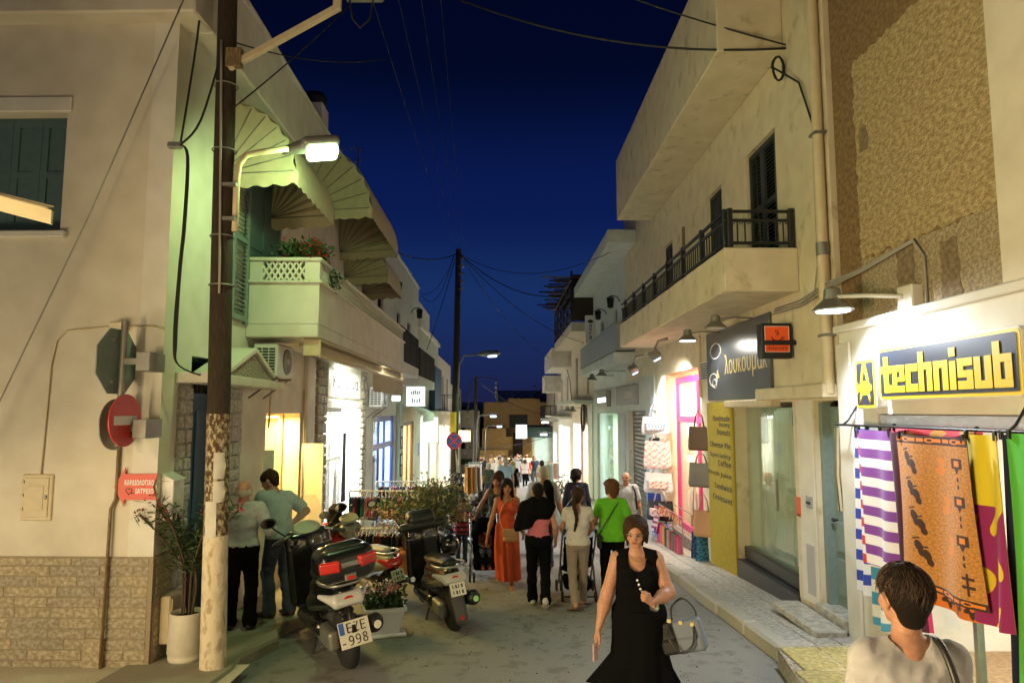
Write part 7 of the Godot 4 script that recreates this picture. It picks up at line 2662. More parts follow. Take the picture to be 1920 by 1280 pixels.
	for k in 2: flood_lamp(RF, 31.0 + 2.5 * k, 2.2, 0.75, ["unlit flood lamp under the slab canopy, nearer", "unlit flood lamp under the slab canopy, farther"][k], false, 1.4)
	# farther houses on the right
	t = thing("house", "white house with two stacked balconies far along the right side", "house", RF * V(43, -2.3, 0))
	facade(t, RF, 39.02, 49.0, 6.6, [[40.4, 43.6, -2.9, 1.2], [44.6, 48.0, -3.0, 1.2], [41.0, 42.0, 2.3, 4.2], [45.0, 46.0, 2.3, 4.2]], M.plaster_white)
	for u in [41.0, 45.0]: upper_window(t, RF, u, u + 1.0, 2.3, 4.2, M.wood_pale)
	slab(RF, "parapet_balcony", 39.1, 46.0, 4.6, 5.7, 0.0, 1.1, M.plaster_white, t)
	slab(RF, "parapet_balcony", 46.3, 49.0, 3.4, 4.5, 0.0, 1.1, M.plaster_white, t)
	slab(RF, "slab_canopy", 39.1, 49.0, 1.7, 1.85, 0.0, 0.9, M.plaster_grey, t)
	lit_shop(t, RF, 40.4, 43.6, -2.3, 1.2, 2.6, 34, Color(0.95, 0.98, 1.0), M.plaster_white, M.lamp_white)
	lit_shop(t, RF, 44.6, 48.0, -2.5, 1.2, 2.6, 30, Color(0.95, 0.98, 1.0), M.plaster_white, M.lamp_white)
	shelves(t, RF, 40.6, 43.4, [-1.4, -0.6, 0.2], 2.4, 52)
	shelves(t, RF, 44.8, 47.8, [-1.4, -0.6, 0.2], 2.4, 53)
	antenna(RF * V(41, 6.6, -0.6), 1.3, "tv antenna on the white house with stacked balconies")
	t = thing("house", "dim house at the far end of the right side with a dark canopy", "house", RF * V(55, -3, 0))
	facade(t, RF, 49.02, 62.0, 4.6, [[50.5, 54.0, -3.3, 0.6], [52.0, 53.0, 1.8, 3.6]], M.plaster_dim)
	upper_window(t, RF, 52.0, 53.0, 1.8, 3.6, M.wood_dark)
	rail_balcony(t, RF, 50.0, 56.0, 1.6, 0.9, 0.2, 0.9, M.plaster_dim, M.iron_black, 0.4, false, 0.02)
	lit_shop(t, RF, 50.5, 54.0, -2.8, 0.6, 2.6, 24, Color(0.85, 0.95, 1.0), M.plaster_white, M.lamp_white)
	slab(RF, "canopy", 54.3, 61.0, 0.1, 0.9, 0.0, 2.0, M.canopy_green, t)
	slab(RF, "kiosk_front", 54.6, 60.8, -3.2, 0.1, 0.0, 1.4, M.plaster_green, t)
	s = thing("lit_sign", "square pale blue lit sign before the dark canopy at the street end", "sign", RF * V(54, 0.3, 2))
	g = G.new(RF)
	g.b2(53.9, 54.1, 0.0, 1.1, 2.0, 2.9, 0.01)
	wput("box", g, M.paint_white, s)
	g = G.new(RF)
	g.b2(53.88, 53.9, 0.05, 1.05, 2.05, 2.85)
	wput("lit_face", g, M.lamp_blue, s)
	for k in 2:
		s = thing("flood_lamp", ["bright flood lamp high on the right before the street end", "bluish flood lamp beneath the right balconies before the street end"][k], "lamp", RF * V(48.5, 1.3 - 0.8 * k, 1.0))
		g = G.new(RF)
		g.b2(48.0 + 2 * k, 48.4 + 2 * k, 1.4 - 0.9 * k, 1.55 - 0.9 * k, 0.7, 1.2, 0.02)
		g.b2(48.1 + 2 * k, 48.2 + 2 * k, 1.45 - 0.9 * k, 1.5 - 0.9 * k, -0.05, 0.7)
		wput("case", g, M.zinc, s)
		g = G.new(RF)
		g.b2(47.99 + 2 * k, 48.3 + 2 * k, 1.3 - 0.9 * k, 1.395 - 0.9 * k, 0.72, 1.18)
		wput("lens", g, M.lamp_white, s)
	spot(RF * V(48, 1.25, 1.3), RF * V(46, -2.5, 3.0), 12, Color(0.9, 0.97, 1.0), 75, 0.2)

func street_end():
	var EB := Transform3D(Basis(Vector3.RIGHT, Vector3.UP, Vector3.BACK), V(0, 0, -64.0))
	var t := thing("house", "ochre house with stepped terraces that closes the end of the street", "house", V(1.5, -3.5, -65))
	var g := G.new(EB)
	wall_with(g, -2.0, 5.5, -4.5, -0.2, [[-1.6, 4.9, -3.5, -2.1], [0.75, 1.75, -1.5, 0.5]], 0.25)
	wput("lower_wall", g, M.plaster_ochre, t)
	g = G.new(EB)
	g.b2(-2.0, 5.5, -4.5, -0.25, -4.0, -0.26)
	g.b2(-1.9, 5.4, -0.25, 2.95, -4.2, -1.4)
	g.b2(0.4, 3.4, 2.95, 3.3, -4.0, -1.41)
	wput("upper_wall", g, M.plaster_ochre, t)
	slab(EB, "parapet", -2.2, 0.4, -2.0, -1.35, 0.0, 1.0, M.plaster_ochre, t)
	slab(EB, "parapet", 2.2, 4.4, -2.0, -1.35, 0.0, 1.0, M.plaster_ochre, t)
	slab(EB, "terrace", -2.2, 4.4, -2.1, -1.95, 0.0, 0.99, M.plaster_ochre, t)
	slab(EB, "door", 0.85, 1.7, -1.9, 0.1, 0.0, 0.05, M.wood_dark, t)
	slab(EB, "door_frame", 0.8, 1.75, 0.1, 0.18, 0.0, 0.06, M.wood_dark, t)
	slab(EB, "balcony_parapet", -2.0, 0.2, -0.2, 0.55, -0.3, 0.05, M.plaster_ochre, t)
	slab(EB, "balcony_parapet", 2.6, 5.5, -0.2, 0.55, -0.3, 0.05, M.plaster_ochre, t)
	slab(EB, "window", 0.5, 2.2, 0.6, 1.8, -1.4, -1.32, M.wood_dark, t)
	for k in 4: slab(EB, "shutter", 0.55 + 0.41 * k, 0.92 + 0.41 * k, 0.65, 1.75, -1.32, -1.29, M.shutter_dark, t)
	slab(EB, "window", 3.8, 4.7, 0.7, 1.7, -1.4, -1.32, M.wood_dark, t)
	pane(EB, 3.95, 4.55, 0.85, 1.55, -1.31, M.glass_dark, t)
	slab(EB, "shop_front", -1.6, 4.9, -3.6, -2.1, -0.2, -0.1, M.plaster_warm, t)
	slab(EB, "notice", 1.9, 3.0, -3.2, -2.5, -0.1, -0.05, M.red_print, t)
	area(V(1.5, -2.2, -63.6), V(1.5, -3.2, -64.1), Vector2(5.0, 0.3), 14, Color(1.0, 0.92, 0.7))
	g = G.new()
	g.b2(-1.2, 4.3, -2.19, -2.13, -63.75, -63.6)
	wput("tube_lamp", g, M.lamp_warm, t)
	t = thing("house", "dark house with a black window left of the ochre house", "house", V(-3, -3.5, -64))
	g = G.new(EB)
	g.b2(-9.0, -2.25, -4.5, 2.2, -5.0, 0.3)
	wput("wall", g, M.plaster_dim, t)
	slab(EB, "window", -3.9, -2.5, -1.3, 0.6, 0.3, 0.36, M.glass_dark, t)
	slab(EB, "awning", -4.2, -2.3, -2.6, -2.2, 0.3, 1.6, M.canopy_green, t)
	for k in 3:
		t = thing("house", ["dark far house on the rise behind the ochre house", "tall dim far house behind, left of the middle", "dim far house behind, on the right"][k], "house", V([3.0, -4.0, 9.0][k], -3, -86))
		g = G.new()
		var x: float = [3.0, -5.0, 9.5][k]
		g.b2(x - 4, x + 4, -5, [4.6, 3.2, 5.5][k], -90 - k, -84 - k)
		wput("wall", g, M.plaster_dim, t)
		g = G.new()
		g.b2(x - 1.0, x + 0.4, 1.5, 2.7, -84.0 - k, -83.9 - k)
		wput("window", g, M.glass_dark, t)
	g = G.new()
	var rows := []
	for i in 6:
		var row := []
		for j in 41:
			var x := -200.0 + 10 * j
			row.append(V(x, -6 + (13 + 5 * sin(j * 0.55) + 3 * sin(j * 1.3)) * sin(PI * i / 10.0), -170 - 25.0 * i))
		rows.append(row)
	rows.reverse()
	g.sheet(rows)
	structure("hill", g, M.hill)
	for k in 5:
		var x: float = [1.6, 4.6, 7.5, -3.0, 10.0][k]
		var z: float = -76.0 - 2.0 * k
		var h: float = [7.6, 9.0, 8.2, 6.2, 9.6][k]
		t = thing("tree", ["dark tree behind the flat roof of the ochre house", "tallest dark tree right behind the ochre house", "dark tree behind the far right roofs", "low dark tree left behind the ochre house", "dark tree farthest right behind the roofs"][k], "tree", V(x, -4.0, z))
		g = G.new()
		g.tube([Vector3.ZERO, V(0.1, h * 0.4, 0), V(0.0, h * 0.75, 0.1)], 0.22, 8, 0.07)
		for a in 4: g.tube([V(0.08, h * (0.4 + 0.08 * a), 0), V(cos(a * 1.7) * 1.2, h * (0.62 + 0.07 * a), sin(a * 1.7) * 1.2)], 0.08, 5, 0.02)
		put("trunk", g.mesh(), M.bark, t)
		put("crown", leaf_mesh(1500, V(0, h * 0.72, 0), V(1.9, h * 0.27, 1.9), 0.3, Color(0.02, 0.035, 0.012), 70 + k, 22), M.leaf_plain, t).set_meta("kind", "stuff")

# ---------------------------------------------------------------- poles, lamps, wires
func pole_and_lamp():
	var foot := V(-2.75, -0.27, -6.85)
	var top := V(-2.94, 7.6, -6.95)
	var t := thing("utility_pole", "dark wooden utility pole, whitewashed and peeling below, with torn paper notices", "pole", foot)
	var at := func(y: float): return foot.lerp(top, (y - foot.y) / (top.y - foot.y))
	var g := G.new()
	var segs := func(y0: float, y1: float, r0: float, r1: float, wob: float):
		var q := G.new()
		var n := 20
		q.smooth(true)
		var last := PackedVector3Array()
		var k := int((y1 - y0) / 0.12) + 1
		for i in k + 1:
			var y := lerpf(y0, y1, float(i) / k)
			var rg := PackedVector3Array()
			for j in n:
				var a := TAU * j / n
				var r := lerpf(r0, r1, float(i) / k) * (1.0 + wob * (sin(a * 3 + y * 0.7) + 0.6 * sin(a * 7 + y * 2.1)))
				rg.append(at.call(y) + V(cos(a) * r, 0, -sin(a) * r))
			if i > 0: q.join(last, rg)
			last = rg
		return q
	wput("shaft", segs.call(2.1, 7.6, 0.108, 0.092, 0.02), M.wood_pole, t)
	wput("peeling_band", segs.call(0.95, 2.12, 0.112, 0.109, 0.012), M.pole_peel, t)
	wput("whitewashed_foot", segs.call(-0.6, 0.96, 0.122, 0.113, 0.01), M.pole_white, t)
	for q in [[1.5, 0.25, 0.12], [0.95, 0.34, 0.17], [1.28, 0.2, 0.1]]:
		g = G.new()
		var rows := []
		for i in 5:
			var row := []
			for j in 5:
				var a: float = -0.5 + 0.9 * j / 4.0 + (0.6 if q[0] > 1.2 else 0.0)
				var c: Vector3 = at.call(q[0] + q[1] * i / 4.0)
				row.append(c + V(sin(a), 0, cos(a)) * (0.122 + 0.015 * sin(i * 2.0 + j) * (j / 4.0)))
			rows.append(row)
		rows.reverse()
		g.sheet(rows, 0.002)
		wput("paper_notice", g, M.paper, t)
	g = G.new()
	var cd := []
	for k in 9: cd.append(at.call(3.3 + 0.33 * k) + V(0.03 - 0.005 * k, 0, 0.115))
	g.tube(cd, 0.012, 6)
	wput("conduit", g, M.cable_grey, t)
	for y in [3.4, 3.9, 4.8, 5.5]:
		g = G.new()
		var q := []
		for k in 17: q.append(at.call(y) + V(cos(TAU * k / 16) * 0.118, 0, sin(TAU * k / 16) * 0.118))
		g.tube(q, 0.008, 4)
		wput("strap", g, M.zinc, t)
	# the lit street lamp on a bent arm
	var l := thing("street_lamp", "lit greenish white street lamp on a bent pale arm fixed to the wooden pole", "street lamp", V(-2.6, 4.5, -7.0))
	g = G.new()
	g.tube([V(-2.72, 3.95, -6.88), V(-2.72, 4.5, -6.88), V(-2.71, 4.66, -6.9), V(-2.66, 4.77, -6.95), V(-2.55, 4.83, -7.02), V(-2.3, 4.92, -7.15)], 0.032, 10)
	wput("arm", g, M.paint_cream, l)
	for y in [4.05, 4.4]:
		g = G.new()
		g.b2(-2.85, -2.7, y, y + 0.035, -6.86, -6.8)
		wput("clamp", g, M.zinc, l)
	var hd := Transform3D(Basis(Vector3.BACK, 0.22) * Basis(Vector3.UP, 0.35), V(-2.02, 5.0, -7.3))
	var f := Field.new(V(-0.42, -0.12, -0.2), V(0.3, 0.16, 0.2), 0.014, 90)
	f.bone(V(-0.36, -0.02, 0), V(-0.12, 0.02, 0), 0.045, 0.085)
	f.rbox(V(0.03, 0.03, 0), V(0.2, 0.055, 0.135), 0.05)
	put("head", f.mesh(), M.zinc, l, hd.origin - l.position, hd.basis)
	f = Field.new(V(-0.2, -0.2, -0.18), V(0.26, 0.06, 0.18), 0.014, 120)
	f.rbox(V(0.03, -0.065, 0), V(0.165, 0.065, 0.115), 0.045)
	put("lens", f.mesh(), M.lamp_green, l, hd.origin - l.position, hd.basis)
	omni(hd * V(0.03, -0.065, 0), 4.2, Color(0.82, 1.0, 0.66), 0.09)
	# the upper bracket that carries a lamp case beyond the top of the picture
	l = thing("lamp_bracket", "long slanting pale bracket high on the wooden pole, carrying an unlit lamp case", "lamp", V(-2.9, 5.7, -6.9))
	g = G.new()
	var a0 := V(-2.84, 5.66, -6.85)
	var a1 := V(-1.72, 6.33, -6.85)
	var d := (a1 - a0).normalized()
	g.box((a0 + a1) / 2, V((a1 - a0).length(), 0.065, 0.065), 0.006, Basis(d, Vector3.BACK.cross(d), Vector3.BACK))
	wput("arm", g, M.paint_cream, l)
	g = G.new()
	g.b2(-1.78, -1.7, 6.3, 6.62, -6.88, -6.82, 0.006)
	wput("upright", g, M.paint_cream, l)
	g = G.new()
	g.b2(-1.68, -1.28, 6.46, 6.66, -7.0, -6.7, 0.02)
	wput("lamp_case", g, M.zinc, l)
	g = G.new()
	g.b2(-2.86, -2.7, 5.66, 5.86, -6.88, -6.8, 0.006)
	wput("bracket_plate", g, M.wood_pale, l)
	g = G.new()
	g.tube([V(-1.62, 6.46, -6.85), V(-1.58, 6.2, -6.85), V(-1.5, 6.1, -6.85), V(-1.4, 6.2, -6.85), V(-1.36, 6.46, -6.85)], 0.01, 5)
	wput("loose_cable", g, M.cable, l)
	# second pole, farther down on the left
	var b2 := V(-2.0, -1.5, -28.0)
	t = thing("utility_pole", "tall dark wooden utility pole in the middle distance with wires fanning from its top", "pole", b2)
	g = G.new()
	g.cyl(b2 + V(0, -0.5, 0), V(-1.88, 8.75, -28.0), 0.16, 0.11, 12)
	wput("shaft", g, M.wood_pole, t)
	g = G.new()
	g.cyl(V(-2.0, 1.3, -28), V(-2.0, 2.1, -28), 0.165, 0.164, 14)
	wput("yellow_band", g, M.yellow_print, t)
	for k in 5:
		g = G.new()
		g.b2(-1.72, -1.64, 8.3 - 0.32 * k, 8.42 - 0.32 * k, -27.95, -27.85, 0.01)
		g.cyl(V(-1.88, 8.36 - 0.32 * k, -27.9), V(-1.7, 8.36 - 0.32 * k, -27.9), 0.015, 0.015, 5)
		wput("insulator", g, M.zinc, t)
	l = thing("street_lamp", "lit bluish street lamp on the tall pole in the middle distance", "street lamp", V(-1.9, 4.4, -28))
	g = G.new()
	g.tube([V(-1.85, 2.9, -27.9), V(-1.8, 4.0, -27.85), V(-1.6, 4.35, -27.8), V(-0.9, 4.42, -27.8)], 0.035, 7)
	wput("arm", g, M.zinc, l)
	g = G.new()
	g.lathe(V(-1.0, 4.42, -27.8), [Vector2(0.06, 0.0), Vector2(0.13, 0.25), Vector2(0.11, 0.75), Vector2(0.04, 0.85)], 12, V(0.99, 0.06, 0).normalized())
	wput("head", g, M.zinc, l)
	g = G.new()
	g.lathe(V(-0.72, 4.36, -27.8), [Vector2(0.03, 0.0), Vector2(0.09, 0.1), Vector2(0.09, 0.4), Vector2(0.03, 0.46)], 12, V(0.99, 0.06, 0).normalized())
	wput("lens", g, M.lamp_blue, l)
	spot(V(-0.5, 4.25, -27.8), V(-0.3, -1.5, -27.0), 14, Color(0.8, 1.0, 0.86), 70, 0.1)
	# no stopping sign on it
	var s := thing("no_stopping_sign", "round blue sign with a red rim and cross on the tall pole", "sign", V(-2.0, 1.1, -27.8))
	g = G.new()
	g.cyl(V(-1.98, 0.95, -27.82), V(-1.98, 0.95, -27.79), 0.32, 0.32, 28)
	wput("disc", g, M.sign_blue, s)
	g = G.new()
	var rq := []
	for k in 33: rq.append(V(-1.98 + cos(TAU * k / 32) * 0.29, 0.95 + sin(TAU * k / 32) * 0.29, -27.785))
	g.tube(rq, 0.03, 6)
	wput("rim", g, M.red_print, s)
	for k in 2:
		g = G.new()
		g.box(V(-1.98, 0.95, -27.783), V(0.54, 0.055, 0.012 + 0.002 * k), 0.0, Basis(Vector3.BACK, PI / 4 * (1 if k == 0 else -1)))
		wput("cross_bar", g, M.red_print, s)
	for k in 3:
		g = G.new()
		g.cyl(V(-1.75 + 0.1 * k, -1.5, -27.4 + 0.1 * k), V(-1.92, 0.6, -27.85), 0.018, 0.018, 5)
		tag(wput("guard_strip", g, M.teal_light, s), "")
	# third pole and farther lamps
	t = thing("utility_pole", "thin dark pole with insulators beyond the tall one on the left", "pole", V(-1.9, -2.5, -46))
	g = G.new()
	g.cyl(V(-1.95, -3, -46), V(-1.85, 4.4, -46), 0.13, 0.1, 10)
	wput("shaft", g, M.wood_pole, t)
	for k in 4:
		g = G.new()
		g.b2(-0.6, -0.48, 3.9 - 0.3 * k, 4.05 - 0.3 * k, -46.05, -45.95)
		wput("insulator", g, M.zinc, t)
	g = G.new()
	g.tube([V(-2.4, 2.0, -46), V(-2.2, 4.0, -46), V(-1.8, 4.4, -46), V(-0.5, 4.25, -46), V(-0.45, 2.8, -46)], 0.03, 5)
	wput("cross_arm", g, M.wood_dark, t)
	for q in [[-0.9, -0.42, -46.0, "lit street lamp on the thin pole beyond, higher of the far pair"], [-0.55, -1.05, -56.0, "small lit street lamp farthest down on the left, lower of the far pair"]]:
		l = thing("street_lamp", q[3], "street lamp", V(q[0] - 1.0, q[1], q[2]))
		var y: float = 1.85 if q[2] > -50 else 0.95
		g = G.new()
		g.tube([V(q[0] - 0.95, -3.0, q[2]), V(q[0] - 0.9, y - 0.3, q[2]), V(q[0] - 0.7, y, q[2]), V(q[0], y + 0.05, q[2])], 0.05, 6)
		wput("arm", g, M.zinc, l)
		g = G.new()
		g.b2(q[0] - 0.1, q[0] + 0.45, y, y + 0.16, q[2] - 0.12, q[2] + 0.12, 0.04)
		wput("head", g, M.zinc, l)
		g = G.new()
		g.b2(q[0] - 0.02, q[0] + 0.4, y - 0.14, y, q[2] - 0.1, q[2] + 0.13, 0.03)
		wput("lens", g, M.lamp_blue, l)
		spot(V(q[0] + 0.2, y - 0.2, q[2]), V(q[0] + 0.4, -3, q[2] + 1.5), 9, Color(0.85, 0.95, 1.0), 72, 0.1)

func sag(a: Vector3, b: Vector3, d: float, n := 16) -> Array:
	var p := []
	for i in n + 1:
		var f := float(i) / n
		p.append(a.lerp(b, f) - V(0, d * 4 * f * (1 - f), 0))
	return p

func wires():
	var T := V(-1.87, 8.6, -28.0)
	var list := [
		[V(3.75, 6.95, -8.75), V(-2.5, 9.6, -10.5), 0.55, 0.016, "thick black cable sagging across the top of the sky from the cream house"],
		[V(3.75, 7.0, -8.75), V(-2.5, 11.0, -10.5), 0.3, 0.012, "thinner cable above it tied to the cream house corner"],
		[T, LF * V(21.9, 7.2, 0.1), 0.25, 0.02, "black cable from the tall pole to the white house roof, upper left"],
		[T + V(-0.2, -0.2, 0), LF * V(28.4, 7.0, 0.1), 0.5, 0.012, "cable from the tall pole hanging to the far corner of the white house"],
		[T + V(-0.2, -0.1, 0), LF * V(28.4, 6.9, 0.15), 0.9, 0.012, "slacker cable beside it to the far corner of the white house"],
		[T + V(-0.15, -0.3, 0), LF * V(24.5, 4.3, 0.8), 0.1, 0.014, "steep cable from the tall pole down to the dark wooden balcony"],
		[T, RF * V(29.2, 7.3, 0.3), 0.9, 0.022, "thick black cable from the tall pole to the pale blue house overhang"],
		[T, RF * V(20.0, 7.1, 0.1), 0.9, 0.012, "thin cable from the tall pole to the joint of the cream and pale blue houses"],
		[T, RF * V(32.0, 5.3, 0.1), 0.6, 0.014, "cable from the tall pole to the white wall under the timber terrace"],
		[T, RF * V(42.0, 5.3, 0.9), 0.7, 0.014, "cable from the tall pole to the stacked balconies"],
		[V(-2.86, 5.98, -6.9), V(-1.6, 6.9, -9.0), 0.12, 0.008, "thin wire looping from the wooden pole past the slanting bracket"],
		[V(-2.86, 5.2, -6.9), V(-1.75, 7.2, -8.0), 0.05, 0.008, "thin wire rising from the wooden pole behind the slanting bracket"],
		[V(-1.86, 4.2, -46), V(5, 2.0, -62), 0.8, 0.02, "wire from the thin far pole across to the right"],
		[V(-1.9, -0.3, -46), V(3.7, 0.4, -52), 0.25, 0.02, "low wire across the street near its end"],
	]
	for k in 4: list.append([V(-1.35 + 0.22 * k, 6.4 + 0.35 * k, -4.5 - 0.2 * k), T + V(0.1 * k, -0.1 * k, 0), 0.35, 0.004, "faint thin wire along the street toward the tall pole, %s from the left" % ["first", "second", "third", "fourth"][k]])
	for w in list:
		var g := G.new()
		g.tube(sag(w[0], w[1], w[2]), w[3], 5)
		tag(wput("cable", g, M.cable), w[4], "cable", "overhead cables")
	var g := G.new()
	var q := []
	for k in 22: q.append(RF * V(8.85, 6.72 + 0.17 * sin(k * 0.6), 0.12 + 0.09 * cos(k * 0.6) * (1 - k * 0.015)))
	q.append(RF * V(8.4, 6.3, 0.05))
	q.append(RF * V(8.1, 5.6, 0.03))
	g.tube(q, 0.014, 5)
	tag(wput("cable_coil", g, M.cable), "loops of spare black cable tied high on the cream house corner", "cable")
	g = G.new()
	g.tube([RF * V(41.5, 5.2, 0.05), RF * V(41.2, 4.6, 0.05), RF * V(39.5, 3.9, 0.05), RF * V(38.5, 2.7, 0.05)], 0.02, 5)
	tag(wput("cable", g, M.cable), "cable snaking down the wall beside the tall brown upper door", "cable")

# what stands round the camera, outside the picture, and lights the crossing
func crossing():
	var t := thing("shop", "cream corner shop beside the camera with an awning reaching into the picture on the left", "shop", V(-5.5, 0, -2))
	var g := G.new()
	g.b2(-9.0, -4.4, -0.5, 5.0, -3.05, -2.8)
	g.b2(-4.65, -4.4, -0.5, 5.0, -2.8, 3.0)
	wput("wall", g, M.plaster_warm, t)
	g = G.new()
	g.b2(-7.4, -4.9, 0.2, 1.5, -3.1, -3.06)
	wput("lit_window", g, M.lit_warm, t)
	area(V(-6.1, 0.85, -3.15), V(-6.0, 0.7, -7.0), Vector2(2.2, 1.2), 9.0, Color(1.0, 0.93, 0.78))
	g = G.new()
	g.b2(-4.39, -4.36, 0.3, 2.5, -2.6, 0.6)
	wput("lit_window", g, M.lit_warm, t)
	area(V(-4.3, 1.5, -1.0), V(3.8, 2.2, -1.2), Vector2(3.0, 2.0), 84, Color(1.0, 0.89, 0.68))
	spot(V(-4.4, 2.7, -3.5), V(-3.9, -0.3, -6.1), 6.0, Color(1.0, 0.88, 0.66), 42, 0.15)
	g = G.new()
	g.lathe(V(-4.4, 2.72, -3.5), [Vector2(0.1, 0.0), Vector2(0.11, 0.03), Vector2(0.04, 0.12)], 14)
	wput("spot_shade", g, M.zinc, t)
	g = G.new()
	g.lathe(V(-4.4, 2.71, -3.5), [Vector2(0.08, 0.0), Vector2(0.08, 0.005)], 14)
	wput("spot_lens", g, M.lamp_warm, t)
	g = G.new()
	g.tube([V(-4.4, 2.82, -3.5), V(-4.4, 2.9, -3.4), V(-4.5, 2.9, -3.05)], 0.015, 6)
	wput("spot_arm", g, M.zinc, t)
	# its awning, whose tip shows
	var a := thing("awning", "tip of a cream awning reaching in from the left edge before the shuttered window", "awning", V(-3.2, 3, -3.8))
	var B := Transform3D(Basis(Vector3.UP, 0.25), V(-2.48, 3.24, -3.75))
	g = G.new(B)
	g.prism([V(0, 0.0, 0), V(0, -0.075, 0), V(-1.9, 0.36, 0), V(-1.9, 0.45, 0)], V(0, 0, 0.03))
	wput("front_bar", g, M.paint_cream, a)
	g = G.new(B)
	var rows := []
	for i in 5:
		var row := []
		for j in 9: row.append(V(-1.9 * j / 8.0 - 0.12 * i, 0.03 + 0.425 * j / 8.0 / 1.9 * 1.9 * 0.97 + 0.05 * i - 0.03 * sin(PI * i / 4.0), -0.16 * i))
		row.reverse()
		rows.append(row)
	g.sheet(rows, 0.006)
	wput("cover", g, M.awning, a)
	t = thing("shop", "shop front behind the camera whose warm windows light the crossing", "shop", V(1, 0, 7.5))
	g = G.new()
	g.b2(-7.0, 10.0, -0.5, 6.0, 7.5, 7.8)
	wput("wall", g, M.plaster_warm, t)
	for x in [-2.6, 2.4]:
		g = G.new()
		g.b2(x - 1.6, x + 1.6, 0.6, 2.6, 7.44, 7.49)
		wput("lit_window", g, M.lit_warm, t)
		area(V(x, 1.6, 7.4), V(x, 1.5, 0), Vector2(3.2, 2.0), 3.2, Color(1.0, 0.91, 0.74))

# ---------------------------------------------------------------- things in the street
func wheel(t: Node3D, c: Vector3, r: float, w: float, hub: Material, called := "wheel"):
	var g := G.new()
	g.smooth()
	var pr := []
	for k in 13:
		var a := lerpf(-2.2, 2.2, k / 12.0)
		pr.append(Vector2(r - w * 0.5 + cos(a) * w * 0.5, sin(a) * w * 0.5))
	var wh := MeshInstance3D.new()
	g.lathe(c, pr, 26, Vector3.RIGHT)
	wh = put(called, G.new().box(Vector3.ZERO, V(0.04, 0.07, 0.07), 0.02).mesh(), hub, t, c)
	put("tyre", g.mesh(), M.rubber, wh, -c)
	g = G.new()
	g.lathe(Vector3.ZERO, [Vector2(r * 0.62, -w * 0.32), Vector2(r * 0.66, -w * 0.3), Vector2(r * 0.62, 0), Vector2(r * 0.66, w * 0.3), Vector2(r * 0.62, w * 0.32)], 22, Vector3.RIGHT)
	put("rim", g.mesh(), hub, wh)
	g = G.new()
	for k in 5:
		var a := TAU * k / 5
		g.tube([V(0, cos(a) * 0.03, sin(a) * 0.03), V(0.01, cos(a) * r * 0.63, sin(a) * r * 0.63)], 0.016, 5)
	put("spokes", g.mesh(), hub, wh).set_meta("kind", "stuff")

